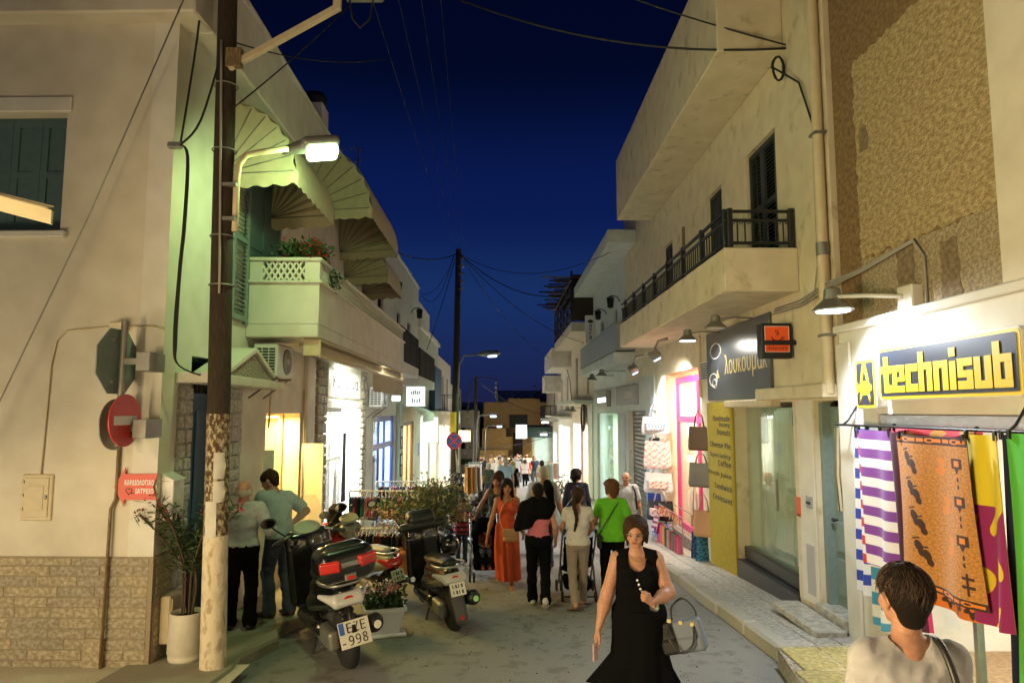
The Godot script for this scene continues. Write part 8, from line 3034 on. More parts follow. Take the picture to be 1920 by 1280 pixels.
func scooter(label: String, at: Vector3, turn: float, roll: float, o := {}) -> Node3D:
	var t := thing("scooter", label, "scooter", at, turn, "scooters parked on the left")
	t.rotation.z = roll
	t.scale = Vector3.ONE * o.get("size", 1.05)
	var paint: Material = o.get("paint", M.gloss_black)
	var slim: bool = o.get("slim", false)
	var s := 0.72 if slim else 1.0
	wheel(t, V(0, 0.255, -0.66), 0.255, 0.105 if slim else 0.13, M.zinc, "rear_wheel")
	wheel(t, V(0, 0.255, 0.68), 0.255, 0.095, M.zinc, "front_wheel")
	var f := Field.new(V(-0.32, 0.05, -1.05), V(0.32, 1.2, 0.95), 0.016, 75)
	f.bone(V(0, 0.6, -0.15), V(0, 0.68, -0.8), 0.15 * s, 0.1 * s)
	for d in [-1, 1]:
		f.bone(V(d * 0.11 * s, 0.48, -0.12), V(d * 0.09 * s, 0.62, -0.78), 0.1 * s, 0.06, Vector3.RIGHT, 1.2)
		if not slim:
			f.bone(V(d * 0.14, 0.28, 0.3), V(d * 0.12, 0.3, -0.3), 0.07, 0.08)
	if not slim:
		f.rbox(V(0, 0.64, 0.42), V(0.235, 0.32, 0.06), 0.055, Basis(Vector3.RIGHT, -0.12))
		f.rbox(V(0, 0.27, 0.15), V(0.17, 0.05, 0.3), 0.04)
		f.bone(V(0, 0.45, 0.55), V(0, 0.92, 0.46), 0.12, 0.16, Vector3.BACK, 1.1)
		f.bone(V(-0.14, 0.98, 0.44), V(0.14, 0.98, 0.44), 0.1, 0.1, Vector3.UP, 1.2)
	else:
		f.bone(V(0, 0.5, -0.1), V(0, 0.35, 0.2), 0.08, 0.07)
		f.bone(V(0, 0.35, 0.25), V(0, 0.85, 0.42), 0.08, 0.09)
		f.bone(V(-0.08, 0.92, 0.44), V(0.08, 0.92, 0.44), 0.09)
	put("body", f.mesh(), paint, t)
	f = Field.new(V(-0.25, 0.55, -0.95), V(0.25, 1.0, 0.2), 0.014, 90)
	f.bone(V(0, 0.72, 0.02), V(0, 0.73, -0.3), 0.1 * s, 0.13 * s, Vector3.UP, 1.8)
	f.bone(V(0, 0.77, -0.36), V(0, 0.8, -0.72), 0.13 * s, 0.1 * s, Vector3.UP, 1.9)
	put("seat", f.mesh(), M.plastic_black if not slim else M.seat_grey, t)
	# fenders, engine, exhaust
	f = Field.new(V(-0.14, 0.0, -1.1), V(0.14, 0.75, -0.1), 0.014, 90)
	for k in 7:
		var a := 1.2 + 0.26 * k
		f.bone(V(-0.045, 0.255 + sin(a) * 0.3, -0.66 + cos(a) * 0.3), V(0.045, 0.255 + sin(a) * 0.3, -0.66 + cos(a) * 0.3), 0.028)
	put("rear_fender", f.mesh(), M.plastic_black, t)
	f = Field.new(V(-0.12, 0.1, 0.3), V(0.12, 0.65, 1.05), 0.014, 90)
	for k in 8:
		var a := 0.1 + 0.3 * k
		f.bone(V(-0.035, 0.255 + sin(a) * 0.29, 0.68 + cos(a) * 0.29), V(0.035, 0.255 + sin(a) * 0.29, 0.68 + cos(a) * 0.29), 0.026)
	put("front_fender", f.mesh(), paint, t)
	f = Field.new(V(-0.2, 0.05, -0.8), V(0.2, 0.5, 0.05), 0.016, 80)
	f.rbox(V(0.1, 0.26, -0.38), V(0.055, 0.09, 0.3), 0.04)
	f.bone(V(-0.02, 0.28, -0.2), V(-0.02, 0.24, -0.45), 0.1, 0.07)
	put("engine", f.mesh(), M.zinc, t)
	f = Field.new(V(-0.32, 0.1, -1.05), V(0.0, 0.65, 0.0), 0.014, 100)
	f.bone(V(-0.16, 0.28, -0.35), V(-0.2, 0.4, -0.88), 0.06, 0.085 if not slim else 0.045)
	var ex := put("exhaust", f.mesh(), M.plastic_black if not slim else M.steel, t)
	put("exhaust_tip", G.new().cyl(V(-0.2, 0.4, -0.93), V(-0.203, 0.41, -0.985), 0.032, 0.034, 14).mesh(), M.chrome, ex)
	# fork, handlebar, mirrors
	var g := G.new()
	for d in [-1, 1]: g.cyl(V(d * 0.075, 0.26, 0.68), V(d * 0.06, 0.62, 0.52), 0.022, 0.026, 8)
	put("fork", g.mesh(), M.zinc, t).set_meta("kind", "stuff")
	g = G.new()
	g.tube([V(-0.33, 1.0, 0.26), V(-0.2, 1.03, 0.38), V(0, 1.03, 0.42), V(0.2, 1.03, 0.38), V(0.33, 1.0, 0.26)], 0.014, 8)
	put("handlebar", g.mesh(), M.zinc, t)
	for d in [-1, 1]:
		put("grip", G.new().cyl(V(d * 0.34, 0.995, 0.25), V(d * 0.25, 1.015, 0.33), 0.019, 0.019, 10).mesh(), M.rubber, t)
		put("brake_lever", G.new().curve([V(d * 0.2, 1.02, 0.42), V(d * 0.28, 1.01, 0.4), V(d * 0.36, 0.99, 0.34)], 0.007, 5).mesh(), M.chrome, t)
		if o.get("mirrors", true):
			var m := put("mirror", G.new().lathe(Vector3.ZERO, [Vector2(0.05, -0.008), Vector2(0.062, 0), Vector2(0.045, 0.02)], 18, Vector3.BACK, 1.25, 0.85).mesh(), M.plastic_black, t, V(d * 0.36, 1.2, 0.4))
			put("mirror_glass", G.new().lathe(V(0, 0, -0.009), [Vector2(0.046, 0), Vector2(0.046, -0.002)], 18, Vector3.BACK, 1.25, 0.85).mesh(), M.mirror, m)
			put("mirror_stem", G.new().curve([V(d * 0.2, 1.03, 0.4), V(d * 0.28, 1.1, 0.42), V(d * 0.35, 1.18, 0.41)], 0.009, 6).mesh(), M.plastic_black, t)
	put("dashboard", G.new().lathe(V(0, 1.075, 0.42), [Vector2(0.11, -0.02), Vector2(0.12, 0), Vector2(0.1, 0.02)], 20, V(0, 0.75, -0.66).normalized(), 1.2, 0.8).mesh(), M.dial, t)
	# tail lamp, plate, grab rail, stand
	f = Field.new(V(-0.25, 0.45, -1.1), V(0.25, 0.9, -0.6), 0.012, 120)
	f.rbox(V(0, 0.66, -0.89), V(0.13 * s, 0.06, 0.05), 0.03, Basis(Vector3.RIGHT, 0.35))
	for d in [-1, 1]: f.bone(V(d * 0.1 * s, 0.66, -0.89), V(d * 0.21 * s, 0.71, -0.78), 0.05, 0.02)
	var tl := put("tail_lamp", f.mesh(), o.get("lens", M.lens_clear), t)
	put("brake_lens", G.new().lathe(V(0, 0.655, -0.925), [Vector2(0.05, 0), Vector2(0.045, 0.012)], 16, Vector3.FORWARD, 1.2, 0.9).mesh(), M.lens_red, tl)
	g = G.new()
	g.curve([V(-0.15 * s, 0.76, -0.5), V(-0.17 * s, 0.79, -0.75), V(-0.1 * s, 0.8, -0.93), V(0.1 * s, 0.8, -0.93), V(0.17 * s, 0.79, -0.75), V(0.15 * s, 0.76, -0.5)], 0.014, 8)
	put("grab_rail", g.mesh(), M.steel, t)
	var PB := Transform3D(Basis(Vector3.UP, PI) * Basis(Vector3.RIGHT, -0.35), V(0, o.get("plate_y", 0.44), -0.99))
	PB = PB.scaled_local(V(1.25, 1.25, 1) if o.has("plate") else V(0.85, 0.85, 1))
	g = G.new(PB).b2(-0.105, 0.105, -0.085, 0.085, 0, 0.004, 0.002)
	var pl := put("number_plate", g.mesh(), M.plate, t)
	put("plate_holder", G.new().tube([V(0, 0.6, -0.86), PB * V(0, 0, -0.01)], 0.03, 6).mesh(), M.plastic_black, t)
	if o.has("plate"):
		for k in 2:
			for i in 3:
				var c: String = o.plate[k][i]
				var LT := PB * Transform3D(Basis(), V(-0.032 + 0.047 * i, 0.04 - 0.08 * k, 0.006))
				if c == "Z": put("letter", G.new(LT).tube([V(-0.015, 0.028, 0), V(0.015, 0.028, 0), V(-0.015, -0.028, 0), V(0.015, -0.028, 0)], 0.004, 5).mesh(), M.ink, pl)
				else: lettering(c, 0.062, M.ink, pl, LT, false, 0.002, "Droid Sans", 0.034)
		g = G.new(PB)
		g.b2(-0.1, -0.066, 0.005, 0.08, 0.0042, 0.0056)
		put("blue_strip", g.mesh(), M.sign_blue, pl)
		put("plate_dash", G.new(PB).b2(-0.095, -0.07, -0.055, -0.048, 0.0042, 0.0056).mesh(), M.ink, pl)
	elif not o.get("bare", false):
		for k in 2:
			for i in 4: put("plate_stroke", G.new(PB).b2(-0.07 + 0.04 * i, -0.058 + 0.04 * i + 0.01 * (i % 2), 0.015 - 0.075 * k, 0.06 - 0.075 * k, 0.0042, 0.0056).mesh(), M.ink, pl)
	put("stand", G.new().tube([V(0.08, 0.28, -0.1), V(0.2, 0.03, -0.16), V(0.25, 0.015, -0.13)], 0.013, 6).mesh(), M.plastic_black, t)
	if o.get("screen", false):
		var rows := []
		for i in 7:
			var row := []
			for j in 9:
				var a := (j - 4) / 4.0
				var v := i / 6.0
				row.append(V(a * 0.2 * (1 - 0.45 * v * v), 1.04 + 0.36 * v, 0.56 - 0.1 * a * a - 0.14 * v))
			rows.append(row)
		put("windscreen", G.new().sheet(rows, 0.004).mesh(), M.glass, t)
	if o.get("box", false):
		f = Field.new(V(-0.32, 0.75, -1.25), V(0.32, 1.25, -0.6), 0.012, 110)
		f.rbox(V(0, 0.98, -0.9), V(0.245, 0.14, 0.19), 0.1)
		f.bone(V(-0.1, 1.06, -0.9), V(0.1, 1.06, -0.9), 0.09)
		var bx := put("top_box", f.mesh(), M.gloss_black, t)
		put("box_seam", G.new().lathe(V(0, 0.975, -0.9), [Vector2(0.247, -0.004), Vector2(0.25, 0), Vector2(0.247, 0.004)], 32, Vector3.UP, 1.0, 0.79).mesh(), M.plastic_black, bx)
		for d in [-1, 1]:
			f = Field.new(V(-0.32, 0.85, -1.2), V(0.32, 1.15, -0.8), 0.009, 160)
			f.rbox(V(d * 0.15, 1.0, -1.055), V(0.085, 0.048, 0.05), 0.02, Basis(Vector3.UP, -d * 0.38))
			put("reflector", f.mesh(), M.lens_red, bx)
		put("badge_plate", G.new().box(V(0, 0.995, -1.095), V(0.15, 0.045, 0.012), 0.004).mesh(), M.steel, bx)
		put("latch", G.new().box(V(0, 0.89, -1.085), V(0.1, 0.06, 0.02), 0.008).mesh(), M.zinc, bx)
		put("latch_button", G.new().box(V(0, 0.885, -1.097), V(0.06, 0.03, 0.008), 0.003).mesh(), M.lens_red, bx)
	if o.get("mudflap", false):
		f = Field.new(V(-0.15, 0.05, -1.15), V(0.15, 0.65, -0.8), 0.012, 100)
		f.bone(V(0, 0.5, -0.9), V(0, 0.24, -1.02), 0.085, 0.075, Vector3.BACK, 2.2)
		put("mudflap", f.mesh(), M.flap, t)
		put("round_reflector", G.new().lathe(V(0, 0.26, -1.05), [Vector2(0.026, 0), Vector2(0.022, 0.008)], 14, Vector3.FORWARD).mesh(), M.lens_red, t)
	return t

func street_things():
	mat("mirror", lin(0.6, 0.55, 0.42), 0.03, {"metal": 1.0})
	mat("dial", lin(0.3, 0.32, 0.24), 0.25)
	mat("lens_clear", lin(0.46, 0.46, 0.44), 0.15, {"coat": 0.5})
	mat("lens_red", lin(0.5, 0.02, 0.015), 0.18, {"coat": 0.6})
	mat("plate", lin(0.66, 0.64, 0.55), 0.5, {"tex": M.t_blot, "world": false})
	mat("seat_grey", lin(0.3, 0.29, 0.25), 0.5)
	mat("flap", lin(0.06, 0.06, 0.055), 0.6)
	scooter("black scooter nearest the camera with top box, red reflectors and a large number plate", V(-1.92, -0.43, -7.97), PI + 0.5, -0.15, {"size": 1.15, "plate": ["EZE", "998"], "box": true, "screen": true, "plate_y": 0.4})
	scooter("slim worn motorbike with a grey seat behind the nearest scooter", V(-1.95, -0.57, -10.4), PI + 0.62, -0.14, {"slim": true, "paint": M.zinc, "lens": M.lens_red, "plate_y": 0.52})
	var s3 := scooter("black scooter with a black cover over its windscreen and a helmet on the handlebar", V(-0.86, -0.52, -9.4), PI + 0.38, -0.12, {"mudflap": true, "plate_y": 0.56, "mirrors": false})
	var f := Field.new(V(-0.4, 0.9, 0.1), V(0.4, 1.45, 0.7), 0.014, 70)
	f.rbox(V(0, 1.15, 0.42), V(0.19, 0.1, 0.12), 0.09, Basis(Vector3.RIGHT, -0.3))
	f.bone(V(-0.25, 1.06, 0.38), V(0.25, 1.06, 0.38), 0.07, 0.07, Vector3.UP, 1.3)
	put("windscreen_cover", f.mesh(), M.plastic_black, s3)
	var c := copy(s3, V(-0.72, -0.81, -15.0), 0.9, "black scooter standing across the pavement edge behind the olive bush")
	c.rotation.z = 0.1
	c = copy(s3, V(-1.75, -1.3, -24.0), 2.6, "far black scooter parked by the tall pole")
	# helmet on its handlebar
	var h := thing("helmet", "black helmet hanging from the right end of the covered scooter's handlebar", "helmet", V(-0.74, 0.3, -9.75))
	f = Field.new(V(-0.2, -0.2, -0.2), V(0.2, 0.2, 0.2), 0.012, 100)
	f.bone(V(0, 0.03, 0.02), V(0, -0.03, -0.02), 0.135, 0.12)
	f.bite(V(0.02, -0.16, 0.06), V(0.1, 0.1, 0.12))
	put("shell", f.mesh(), M.gloss_black, h)
	put("strap", G.new().curve([V(0.0, 0.16, 0.02), V(-0.06, 0.2, 0), V(-0.11, 0.05, 0.05), V(-0.08, -0.12, 0.08)], 0.008, 5).mesh(), M.cable, h)
	# white trough of flowers
	var t := thing("planter", "white tapered trough of white and pink flowers behind the nearest scooter", "planter", V(-1.42, -0.45, -8.45), 0.3)
	var g := G.new()
	var q0 := [V(-0.17, 0.04, 0.13), V(0.17, 0.04, 0.13), V(0.17, 0.04, -0.13), V(-0.17, 0.04, -0.13)]
	var q1 := [V(-0.235, 0.33, 0.19), V(0.235, 0.33, 0.19), V(0.235, 0.33, -0.19), V(-0.235, 0.33, -0.19)]
	for k in 4: g.quad(q0[k], q0[(k + 1) % 4], q1[(k + 1) % 4], q1[k])
	put("trough", g.mesh(), M.plastic_white, t)
	g = G.new()
	for k in 4:
		var o := V(1.06, 1, 1.06)
		g.quad(q1[k] * o - V(0, 0.045, 0), q1[(k + 1) % 4] * o - V(0, 0.045, 0), q1[(k + 1) % 4] * o, q1[k] * o)
		g.quad(q1[k] * o, q1[(k + 1) % 4] * o, q1[(k + 1) % 4] * V(0.94, 1, 0.94), q1[k] * V(0.94, 1, 0.94))
	put("rim", g.mesh(), M.plastic_white, t)
	put("saucer", G.new().b2(-0.25, 0.25, 0.0, 0.045, -0.19, 0.19, 0.015).mesh(), M.plastic_white, t)
	put("soil", G.new().b2(-0.2, 0.2, 0.25, 0.29, -0.16, 0.16).mesh(), M.soil, t)
	put("foliage", leaf_mesh(700, V(0, 0.41, 0), V(0.26, 0.13, 0.2), 0.06, Color(0.03, 0.075, 0.02), 5, 30), M.leaf_plain, t).set_meta("kind", "stuff")
	put("blossom", leaf_mesh(420, V(0, 0.48, 0.0), V(0.25, 0.09, 0.2), 0.04, Color(0.7, 0.6, 0.55), 6, 34), M.petal, t).set_meta("kind", "stuff")
	put("pink_blossom", leaf_mesh(120, V(0.06, 0.5, 0.0), V(0.2, 0.08, 0.17), 0.04, Color(0.6, 0.22, 0.25), 7, 12), M.petal, t).set_meta("kind", "stuff")
	# olive bush in a terracotta pot
	t = thing("olive_bush", "wide loose grey green bush in a terracotta pot behind the covered scooter", "shrub", V(-1.62, -0.66, -12.0))
	g = G.new()
	g.smooth()
	g.lathe(Vector3.ZERO, [Vector2(0.12, 0), Vector2(0.125, 0.02), Vector2(0.17, 0.4), Vector2(0.2, 0.41), Vector2(0.205, 0.49), Vector2(0.19, 0.5), Vector2(0.17, 0.44)], 22)
	put("pot", g.mesh(), M.terracotta, t)
	rng.seed = 14
	g = G.new()
	for k in 13:
		var a := TAU * k / 13.0 + rng.randf()
		var e := V(cos(a) * 0.55 * rng.randf_range(0.5, 1.2) + 0.3, rng.randf_range(0.95, 1.45), sin(a) * 0.45)
		g.curve([V(cos(a) * 0.05, 0.42, sin(a) * 0.05), V(cos(a) * 0.15 + 0.05, 0.75, sin(a) * 0.12), e], 0.012, 5)
	put("branches", g.mesh(), M.bark, t).set_meta("kind", "stuff")
	put("foliage", leaf_mesh(5200, V(0.32, 1.2, 0), V(0.78, 0.42, 0.5), 0.06, Color(0.16, 0.185, 0.09), 9, 60), M.leaf_plain, t).set_meta("kind", "stuff")
	put("small_blossom", leaf_mesh(260, V(-0.25, 1.0, 0.2), V(0.35, 0.25, 0.3), 0.035, Color(0.45, 0.2, 0.2), 10, 18), M.petal, t).set_meta("kind", "stuff")
	# oleander in a tall white pot at the house corner
	t = thing("oleander", "tall oleander with pink flower tips in a round white pot at the house corner", "shrub", V(-3.12, -0.27, -7.1))
	g = G.new()
	g.smooth()
	g.lathe(Vector3.ZERO, [Vector2(0.15, 0), Vector2(0.16, 0.015), Vector2(0.165, 0.045), Vector2(0.155, 0.05), Vector2(0.172, 0.08), Vector2(0.16, 0.44), Vector2(0.157, 0.455), Vector2(0.145, 0.455), Vector2(0.142, 0.4)], 26)
	put("pot", g.mesh(), M.pot_white, t)
	put("soil", G.new().cyl(V(0, 0.38, 0), V(0, 0.41, 0), 0.14).mesh(), M.soil, t)
	g = G.new()
	var tips := []
	for k in 11:
		var a := k * 2.4
		var e := V(cos(a) * 0.33 * rng.randf_range(0.5, 1.25) - 0.02, rng.randf_range(1.1, 1.6), sin(a) * 0.3)
		if k == 9: e = V(-0.42, 1.42, 0.2)
		if k == 10: e = V(0.6, 1.5, 0.3)
		if k == 8: e = V(-0.36, 1.6, 0.15)
		tips.append(e)
		g.curve([V(cos(a) * 0.05, 0.4, sin(a) * 0.05), V(cos(a) * 0.07, 0.85, sin(a) * 0.05), e * V(0.6, 0.85, 0.6), e], 0.012, 5)
	put("stems", g.mesh(), M.bark, t).set_meta("kind", "stuff")
	g = G.new()
	var pg := G.new()
	for e in tips:
		for k in 80:
			var fr := rng.randf_range(0.35, 1.0)
			var p: Vector3 = V(e.x * fr * fr, lerpf(0.6, e.y, fr), e.z * fr * fr) + V(rng.randfn(0, 0.03), rng.randfn(0, 0.04), rng.randfn(0, 0.03))
			var d := V(rng.randfn(0, 1), rng.randf_range(-0.3, 1.2), rng.randfn(0, 1)).normalized()
			var sd := d.cross(V(rng.randfn(0, 1), rng.randfn(0, 1), rng.randfn(0, 1))).normalized() * 0.009
			var l := rng.randf_range(0.08, 0.15)
			var kk := rng.randf_range(0.6, 1.3)
			g.col = Color(0.035 * kk, 0.06 * kk, 0.018 * kk)
			g.tri(p, p + d * l * 0.5 + sd, p + d * l)
			g.tri(p, p + d * l, p + d * l * 0.5 - sd)
		if e.y > 1.35:
			for k in 26:
				var p: Vector3 = e + V(rng.randfn(0, 0.03), rng.randfn(0, 0.035), rng.randfn(0, 0.03))
				var d := V(rng.randfn(0, 1), rng.randfn(0, 1), rng.randfn(0, 1)).normalized()
				var sd := d.cross(Vector3.UP).normalized() * 0.012
				pg.col = Color(0.42, 0.05, 0.1) if e.x > 0 else Color(0.2, 0.025, 0.03)
				pg.tri(p, p + d * 0.018 + sd, p + d * 0.035)
				pg.tri(p, p + d * 0.035, p + d * 0.018 - sd)
	put("foliage", g.mesh(), M.leaf_plain, t).set_meta("kind", "stuff")
	put("blossom", pg.mesh(), M.petal, t).set_meta("kind", "stuff")
	# yellow tiled platform before the towel shop
	t = thing("platform", "low platform of yellow tiles with pale joints before the towel shop", "platform", V(3.3, -0.3, -5.8))
	g = G.new()
	g.prism([V(2.72, -0.38, -7.12), V(3.85, -0.38, -7.25), V(3.85, -0.38, -2.6), V(1.95, -0.38, -2.6)], V(0, 0.19, 0))
	wput("slab", g, M.stone_rough, t)
	for i in 3:
		for k in 7:
			var z := -7.1 + 0.62 * k
			var x0 := lerpf(2.72, 1.95, (z + 7.1) / 4.5)
			var xa := lerpf(x0, 3.85, i / 3.0) + 0.008
			var xb := lerpf(x0, 3.85, (i + 1) / 3.0) - 0.008
			g = G.new()
			g.b2(xa, xb, -0.19, -0.172, z + 0.01, z + 0.61, 0.004)
			wput("tile", g, M.tile_yellow, t)
	slab(RF, "joint_fill", 2.6, 7.0, -0.189, -0.177, 0.0, 0.95, M.concrete_light, t, 0)
	# racks, baskets and a bicycle farther down the street
	var gd := [M.sw_print, M.goods_white, M.goods_pink, M.goods_beige]
	for q in [[-1.35, -33.0, 3, "rack of printed dresses by the tall pole on the left"], [-1.3, -29.0, 1, "rack of brown and orange scarves in the street, left of the crowd"], [2.0, -33.0, 2, "rack of pale turquoise dresses in the far street"], [2.6, -37.0, 0, "rack of mixed clothes before the right hand shops"]]:
		var y := road_y(q[1])
		t = thing("clothes_rack", q[3], "clothes rack", V(q[0], y, q[1]))
		g = G.new()
		g.cyl(V(-0.3, 1.55, 0), V(0.3, 1.55, 0), 0.025, 0.025, 6)
		put("rail", g.mesh(), M.steel, t)
		for x in [-0.3, 0.3]: put("upright", G.new().cyl(V(x, 0, 0), V(x, 1.55, 0), 0.025, 0.025, 6).mesh(), M.steel, t)
		for k in 6:
			var m: Material = gd[(k + q[2]) % 4]
			if q[2] == 1: m = [M.fold_2, M.leather_brown, M.fold_2, M.terracotta, M.goods_white, M.leather_brown][k]
			if q[2] == 2: m = [M.sw_aqua, M.goods_white, M.sw_aqua, M.goods_beige, M.sw_aqua, M.goods_white][k]
			garment("dress", "%s dress from the left on the %s" % [["first", "second", "third", "fourth", "fifth", "last"][k], ["far mixed rack at the right hand shops", "far rack of brown and orange scarves", "far rack of turquoise dresses", "far printed dress rack by the tall pole"][q[2]]], "dress", Transform3D(Basis(), V(q[0], y, q[1])), V(-0.26 + 0.1 * k, 1.55, 0.02 * k), 0.34, 1.1 if q[2] != 0 else 0.8, m, "clothes on the far racks", V(0.5, 0, 0.86), 1)
	for k in 2:
		var p := V(-1.0 + 0.12 * k, road_y(-21.0), -21.0 - 0.9 * k)
		t = thing("basket", ["straw coloured basket heaped with goods in the street beyond the scooters", "second heaped basket right behind it"][k], "basket", p)
		g = G.new()
		g.lathe(Vector3.ZERO, [Vector2(0.26, 0), Vector2(0.3, 0.3), Vector2(0.33, 0.32), Vector2(0.3, 0.34)], 16)
		put("weave", g.mesh(), M.wicker, t)
		put("contents", leaf_mesh(500, V(0, 0.42, 0), V(0.34, 0.2, 0.34), 0.16, Color(0.5, 0.4, 0.24), 40 + k, 20), M.leaf_plain, t).set_meta("kind", "stuff")
	t = thing("bicycle", "black bicycle standing by the right hand shops in the distance", "bicycle", V(2.75, road_y(-32.0) + 0.02, -32.0), 0.5)
	for z in [-0.5, 0.5]:
		g = G.new()
		var q := []
		for k in 25: q.append(V(0, 0.34 + sin(TAU * k / 24) * 0.32, z + cos(TAU * k / 24) * 0.32))
		g.tube(q, 0.03, 6)
		put("wheel", g.mesh(), M.rubber, t)
	g = G.new()
	g.tube([V(0, 0.34, -0.5), V(0, 0.75, -0.2), V(0, 0.32, -0.05), V(0, 0.34, -0.5)], 0.025, 6)
	g.tube([V(0, 0.72, -0.2), V(0, 0.78, 0.32), V(0, 0.32, -0.05)], 0.025, 6)
	g.tube([V(0, 0.98, 0.28), V(0, 0.78, 0.32), V(0, 0.34, 0.5)], 0.022, 6)
	put("frame", g.mesh(), M.iron_black, t).set_meta("kind", "stuff")
	put("saddle", G.new().box(V(0, 0.88, -0.24), V(0.14, 0.05, 0.26), 0.02).mesh(), M.plastic_black, t)
	put("handlebar", G.new().curve([V(-0.28, 1.0, 0.18), V(0, 1.0, 0.28), V(0.28, 1.0, 0.18)], 0.018, 6).mesh(), M.plastic_black, t)

# ---------------------------------------------------------------- the people in the street
func crowd():
	make_shared()
	var black := mat("cloth_black", lin(0.006, 0.006, 0.0065), 0.95, {"spec": 0.12, "bump": M.t_weave, "height": 0.08, "scale": V(5, 5, 5), "world": false})
	var jeans := cloth("jeans", lin(0.06, 0.08, 0.12))
	var dark_jeans := cloth("dark_jeans", lin(0.025, 0.032, 0.05))
	var white := cloth("cloth_white", lin(0.62, 0.58, 0.54))
	var orange := cloth("cloth_orange", lin(0.62, 0.085, 0.03))
	var pink := cloth("cloth_pink", lin(0.62, 0.17, 0.2))
	var green := cloth("cloth_lime", lin(0.13, 0.5, 0.015))
	var khaki := cloth("cloth_khaki", lin(0.28, 0.23, 0.17))
	var navy := cloth("cloth_night", lin(0.012, 0.012, 0.03))
	var grey := cloth("cloth_grey", lin(0.46, 0.45, 0.47))
	var pale := cloth("cloth_pale", lin(0.45, 0.47, 0.48))
	var sky := cloth("cloth_sky", lin(0.38, 0.47, 0.48))
	var light := cloth("cloth_light", lin(0.42, 0.4, 0.38))
	var shoe_brown := mat("shoe_brown", lin(0.1, 0.055, 0.03), 0.6, {"vc": true})
	var shoe_black := mat("shoe_black", lin(0.015, 0.015, 0.015), 0.5, {"vc": true})
	var shoe_white := mat("shoe_white", lin(0.5, 0.48, 0.44), 0.6, {"vc": true})
	var strap_black: Material = M.leather_black
	# 1. the woman in black, nearest the camera
	var y := road_y(-5.6)
	mat("strand_brown", lin(0.06, 0.03, 0.016), 0.6, {"vc": true})
	mat("strand_dark", lin(0.022, 0.013, 0.009), 0.6, {"vc": true})
	var t := person("woman in a sleeveless black dress and glasses walking toward the camera", {"h": 1.6, "g": 1.2, "w": 1.1, "arm": 1.36, "cell": 0.01, "hair": "bob", "strands": 700, "strand_mat": M.strand_brown, "hair_mat": M.hair_brown, "bust": 1.12, "hy": -0.18, "hp": 0.12, "tilt": 0.03,
		"lh": V(0.08, 1.1, 0.3), "rh": V(-0.34, 0.83, 0.1), "lp": V(1.0, -0.8, -0.35), "rp": V(-0.6, 0, -1), "hold": ["grip", "relaxed"], "hd": [V(-0.5, 0.55, 0.35), null], "thumb": [V(0.3, 0.6, -0.3), V(0.2, 0, 1)],
		"lf": V(0.09, 0.09, 0.18), "rf": V(-0.09, 0.12, -0.2), "sole": M.leather_black, "bare": true,
		"top": {"mat": black, "sleeve": 0.0, "armhole": 0.068, "neck": [0.1, 0.1, 0.18], "hem": 0.8, "loose": 0.018, "cell": 0.01},
		"skirt": {"mat": black, "n": 7, "rings": [[0.98, 0.19, 0.165, 0, 0, 0.0], [0.86, 0.225, 0.19, 0, 0.0, 0.02], [0.72, 0.225, 0.19, 0, 0, 0.04], [0.6, 0.235, 0.2, 0, 0, 0.06], [0.48, 0.29, 0.24, -0.03, 0, 0.1], [0.34, 0.37, 0.29, -0.05, 0, 0.15]], "wave": 0.25}}, V(1.06, y, -5.6), -0.12)
	var k := 1.6 / 1.7
	for i in 3: put("button", G.new().lathe(V(-0.02 + 0.012 * i, 1.24 - 0.035 * i, 0.158 - 0.004 * i) * k, [Vector2(0.009, 0), Vector2(0.007, 0.006)], 10, Vector3.BACK).mesh(), M.white_print, t)
	var HP := Transform3D(Basis.from_euler(V(0.12, -0.18, 0)), V(-0.015, 1.49, 0.005) * k)
	var g := G.new(HP)
	for s in [-1, 1]:
		var q := []
		for i in 17: q.append(V(s * 0.034 + cos(TAU * i / 16) * 0.024, 0.1 + sin(TAU * i / 16) * 0.018, 0.106 - absf(s * 0.034 + cos(TAU * i / 16) * 0.024) * 0.2))
		g.tube(q, 0.0013, 5)
		g.tube([V(s * 0.058, 0.103, 0.095), V(s * 0.084, 0.103, 0.01)], 0.0013, 5)
	g.tube([V(-0.011, 0.102, 0.106), V(0, 0.105, 0.108), V(0.011, 0.102, 0.106)], 0.0013, 5)
	put("glasses", g.mesh(), M.steel, t)
	var wr := V(0.08, 1.1, 0.3) * k + V(0.02, -0.03, -0.01)
	g = G.new()
	g.lathe(wr, [Vector2(0.034, -0.014), Vector2(0.036, 0), Vector2(0.034, 0.014)], 16, V(-0.62, 0.5, 0.55).normalized())
	put("bracelet", g.mesh(), M.chrome, t)
	g = G.new()
	var nk := []
	for i in 15: nk.append(V(sin((i - 7) / 7.0 * 1.5) * 0.07, 1.415 - 0.055 * cos((i - 7) / 7.0 * 1.4), 0.02 + 0.085 * cos((i - 7) / 7.0 * 1.4)) * k)
	g.tube(nk, 0.0016, 4)
	put("necklace", g.mesh(), M.gold_print, t)
	var b := thing("handbag", "grey and black handbag with curved black handles on the black dressed woman's arm", "bag", V(1.36, y + 0.76, -5.45), -0.5)
	b.scale = Vector3.ONE * 0.88
	var f := Field.new(V(-0.24, -0.22, -0.15), V(0.24, 0.22, 0.15), 0.011, 110)
	f.rbox(Vector3.ZERO, V(0.19, 0.13, 0.055), 0.03)
	f.rbox(V(0, -0.07, 0), V(0.185, 0.06, 0.085), 0.03)
	put("body", f.mesh(func(p, _n): return Color(0.16, 0.19, 0.24) if p.x > -0.06 + 0.3 * p.z else Color(0.012, 0.012, 0.014)), M.petal, b, Vector3.ZERO, Basis(Vector3.BACK, 0.28))
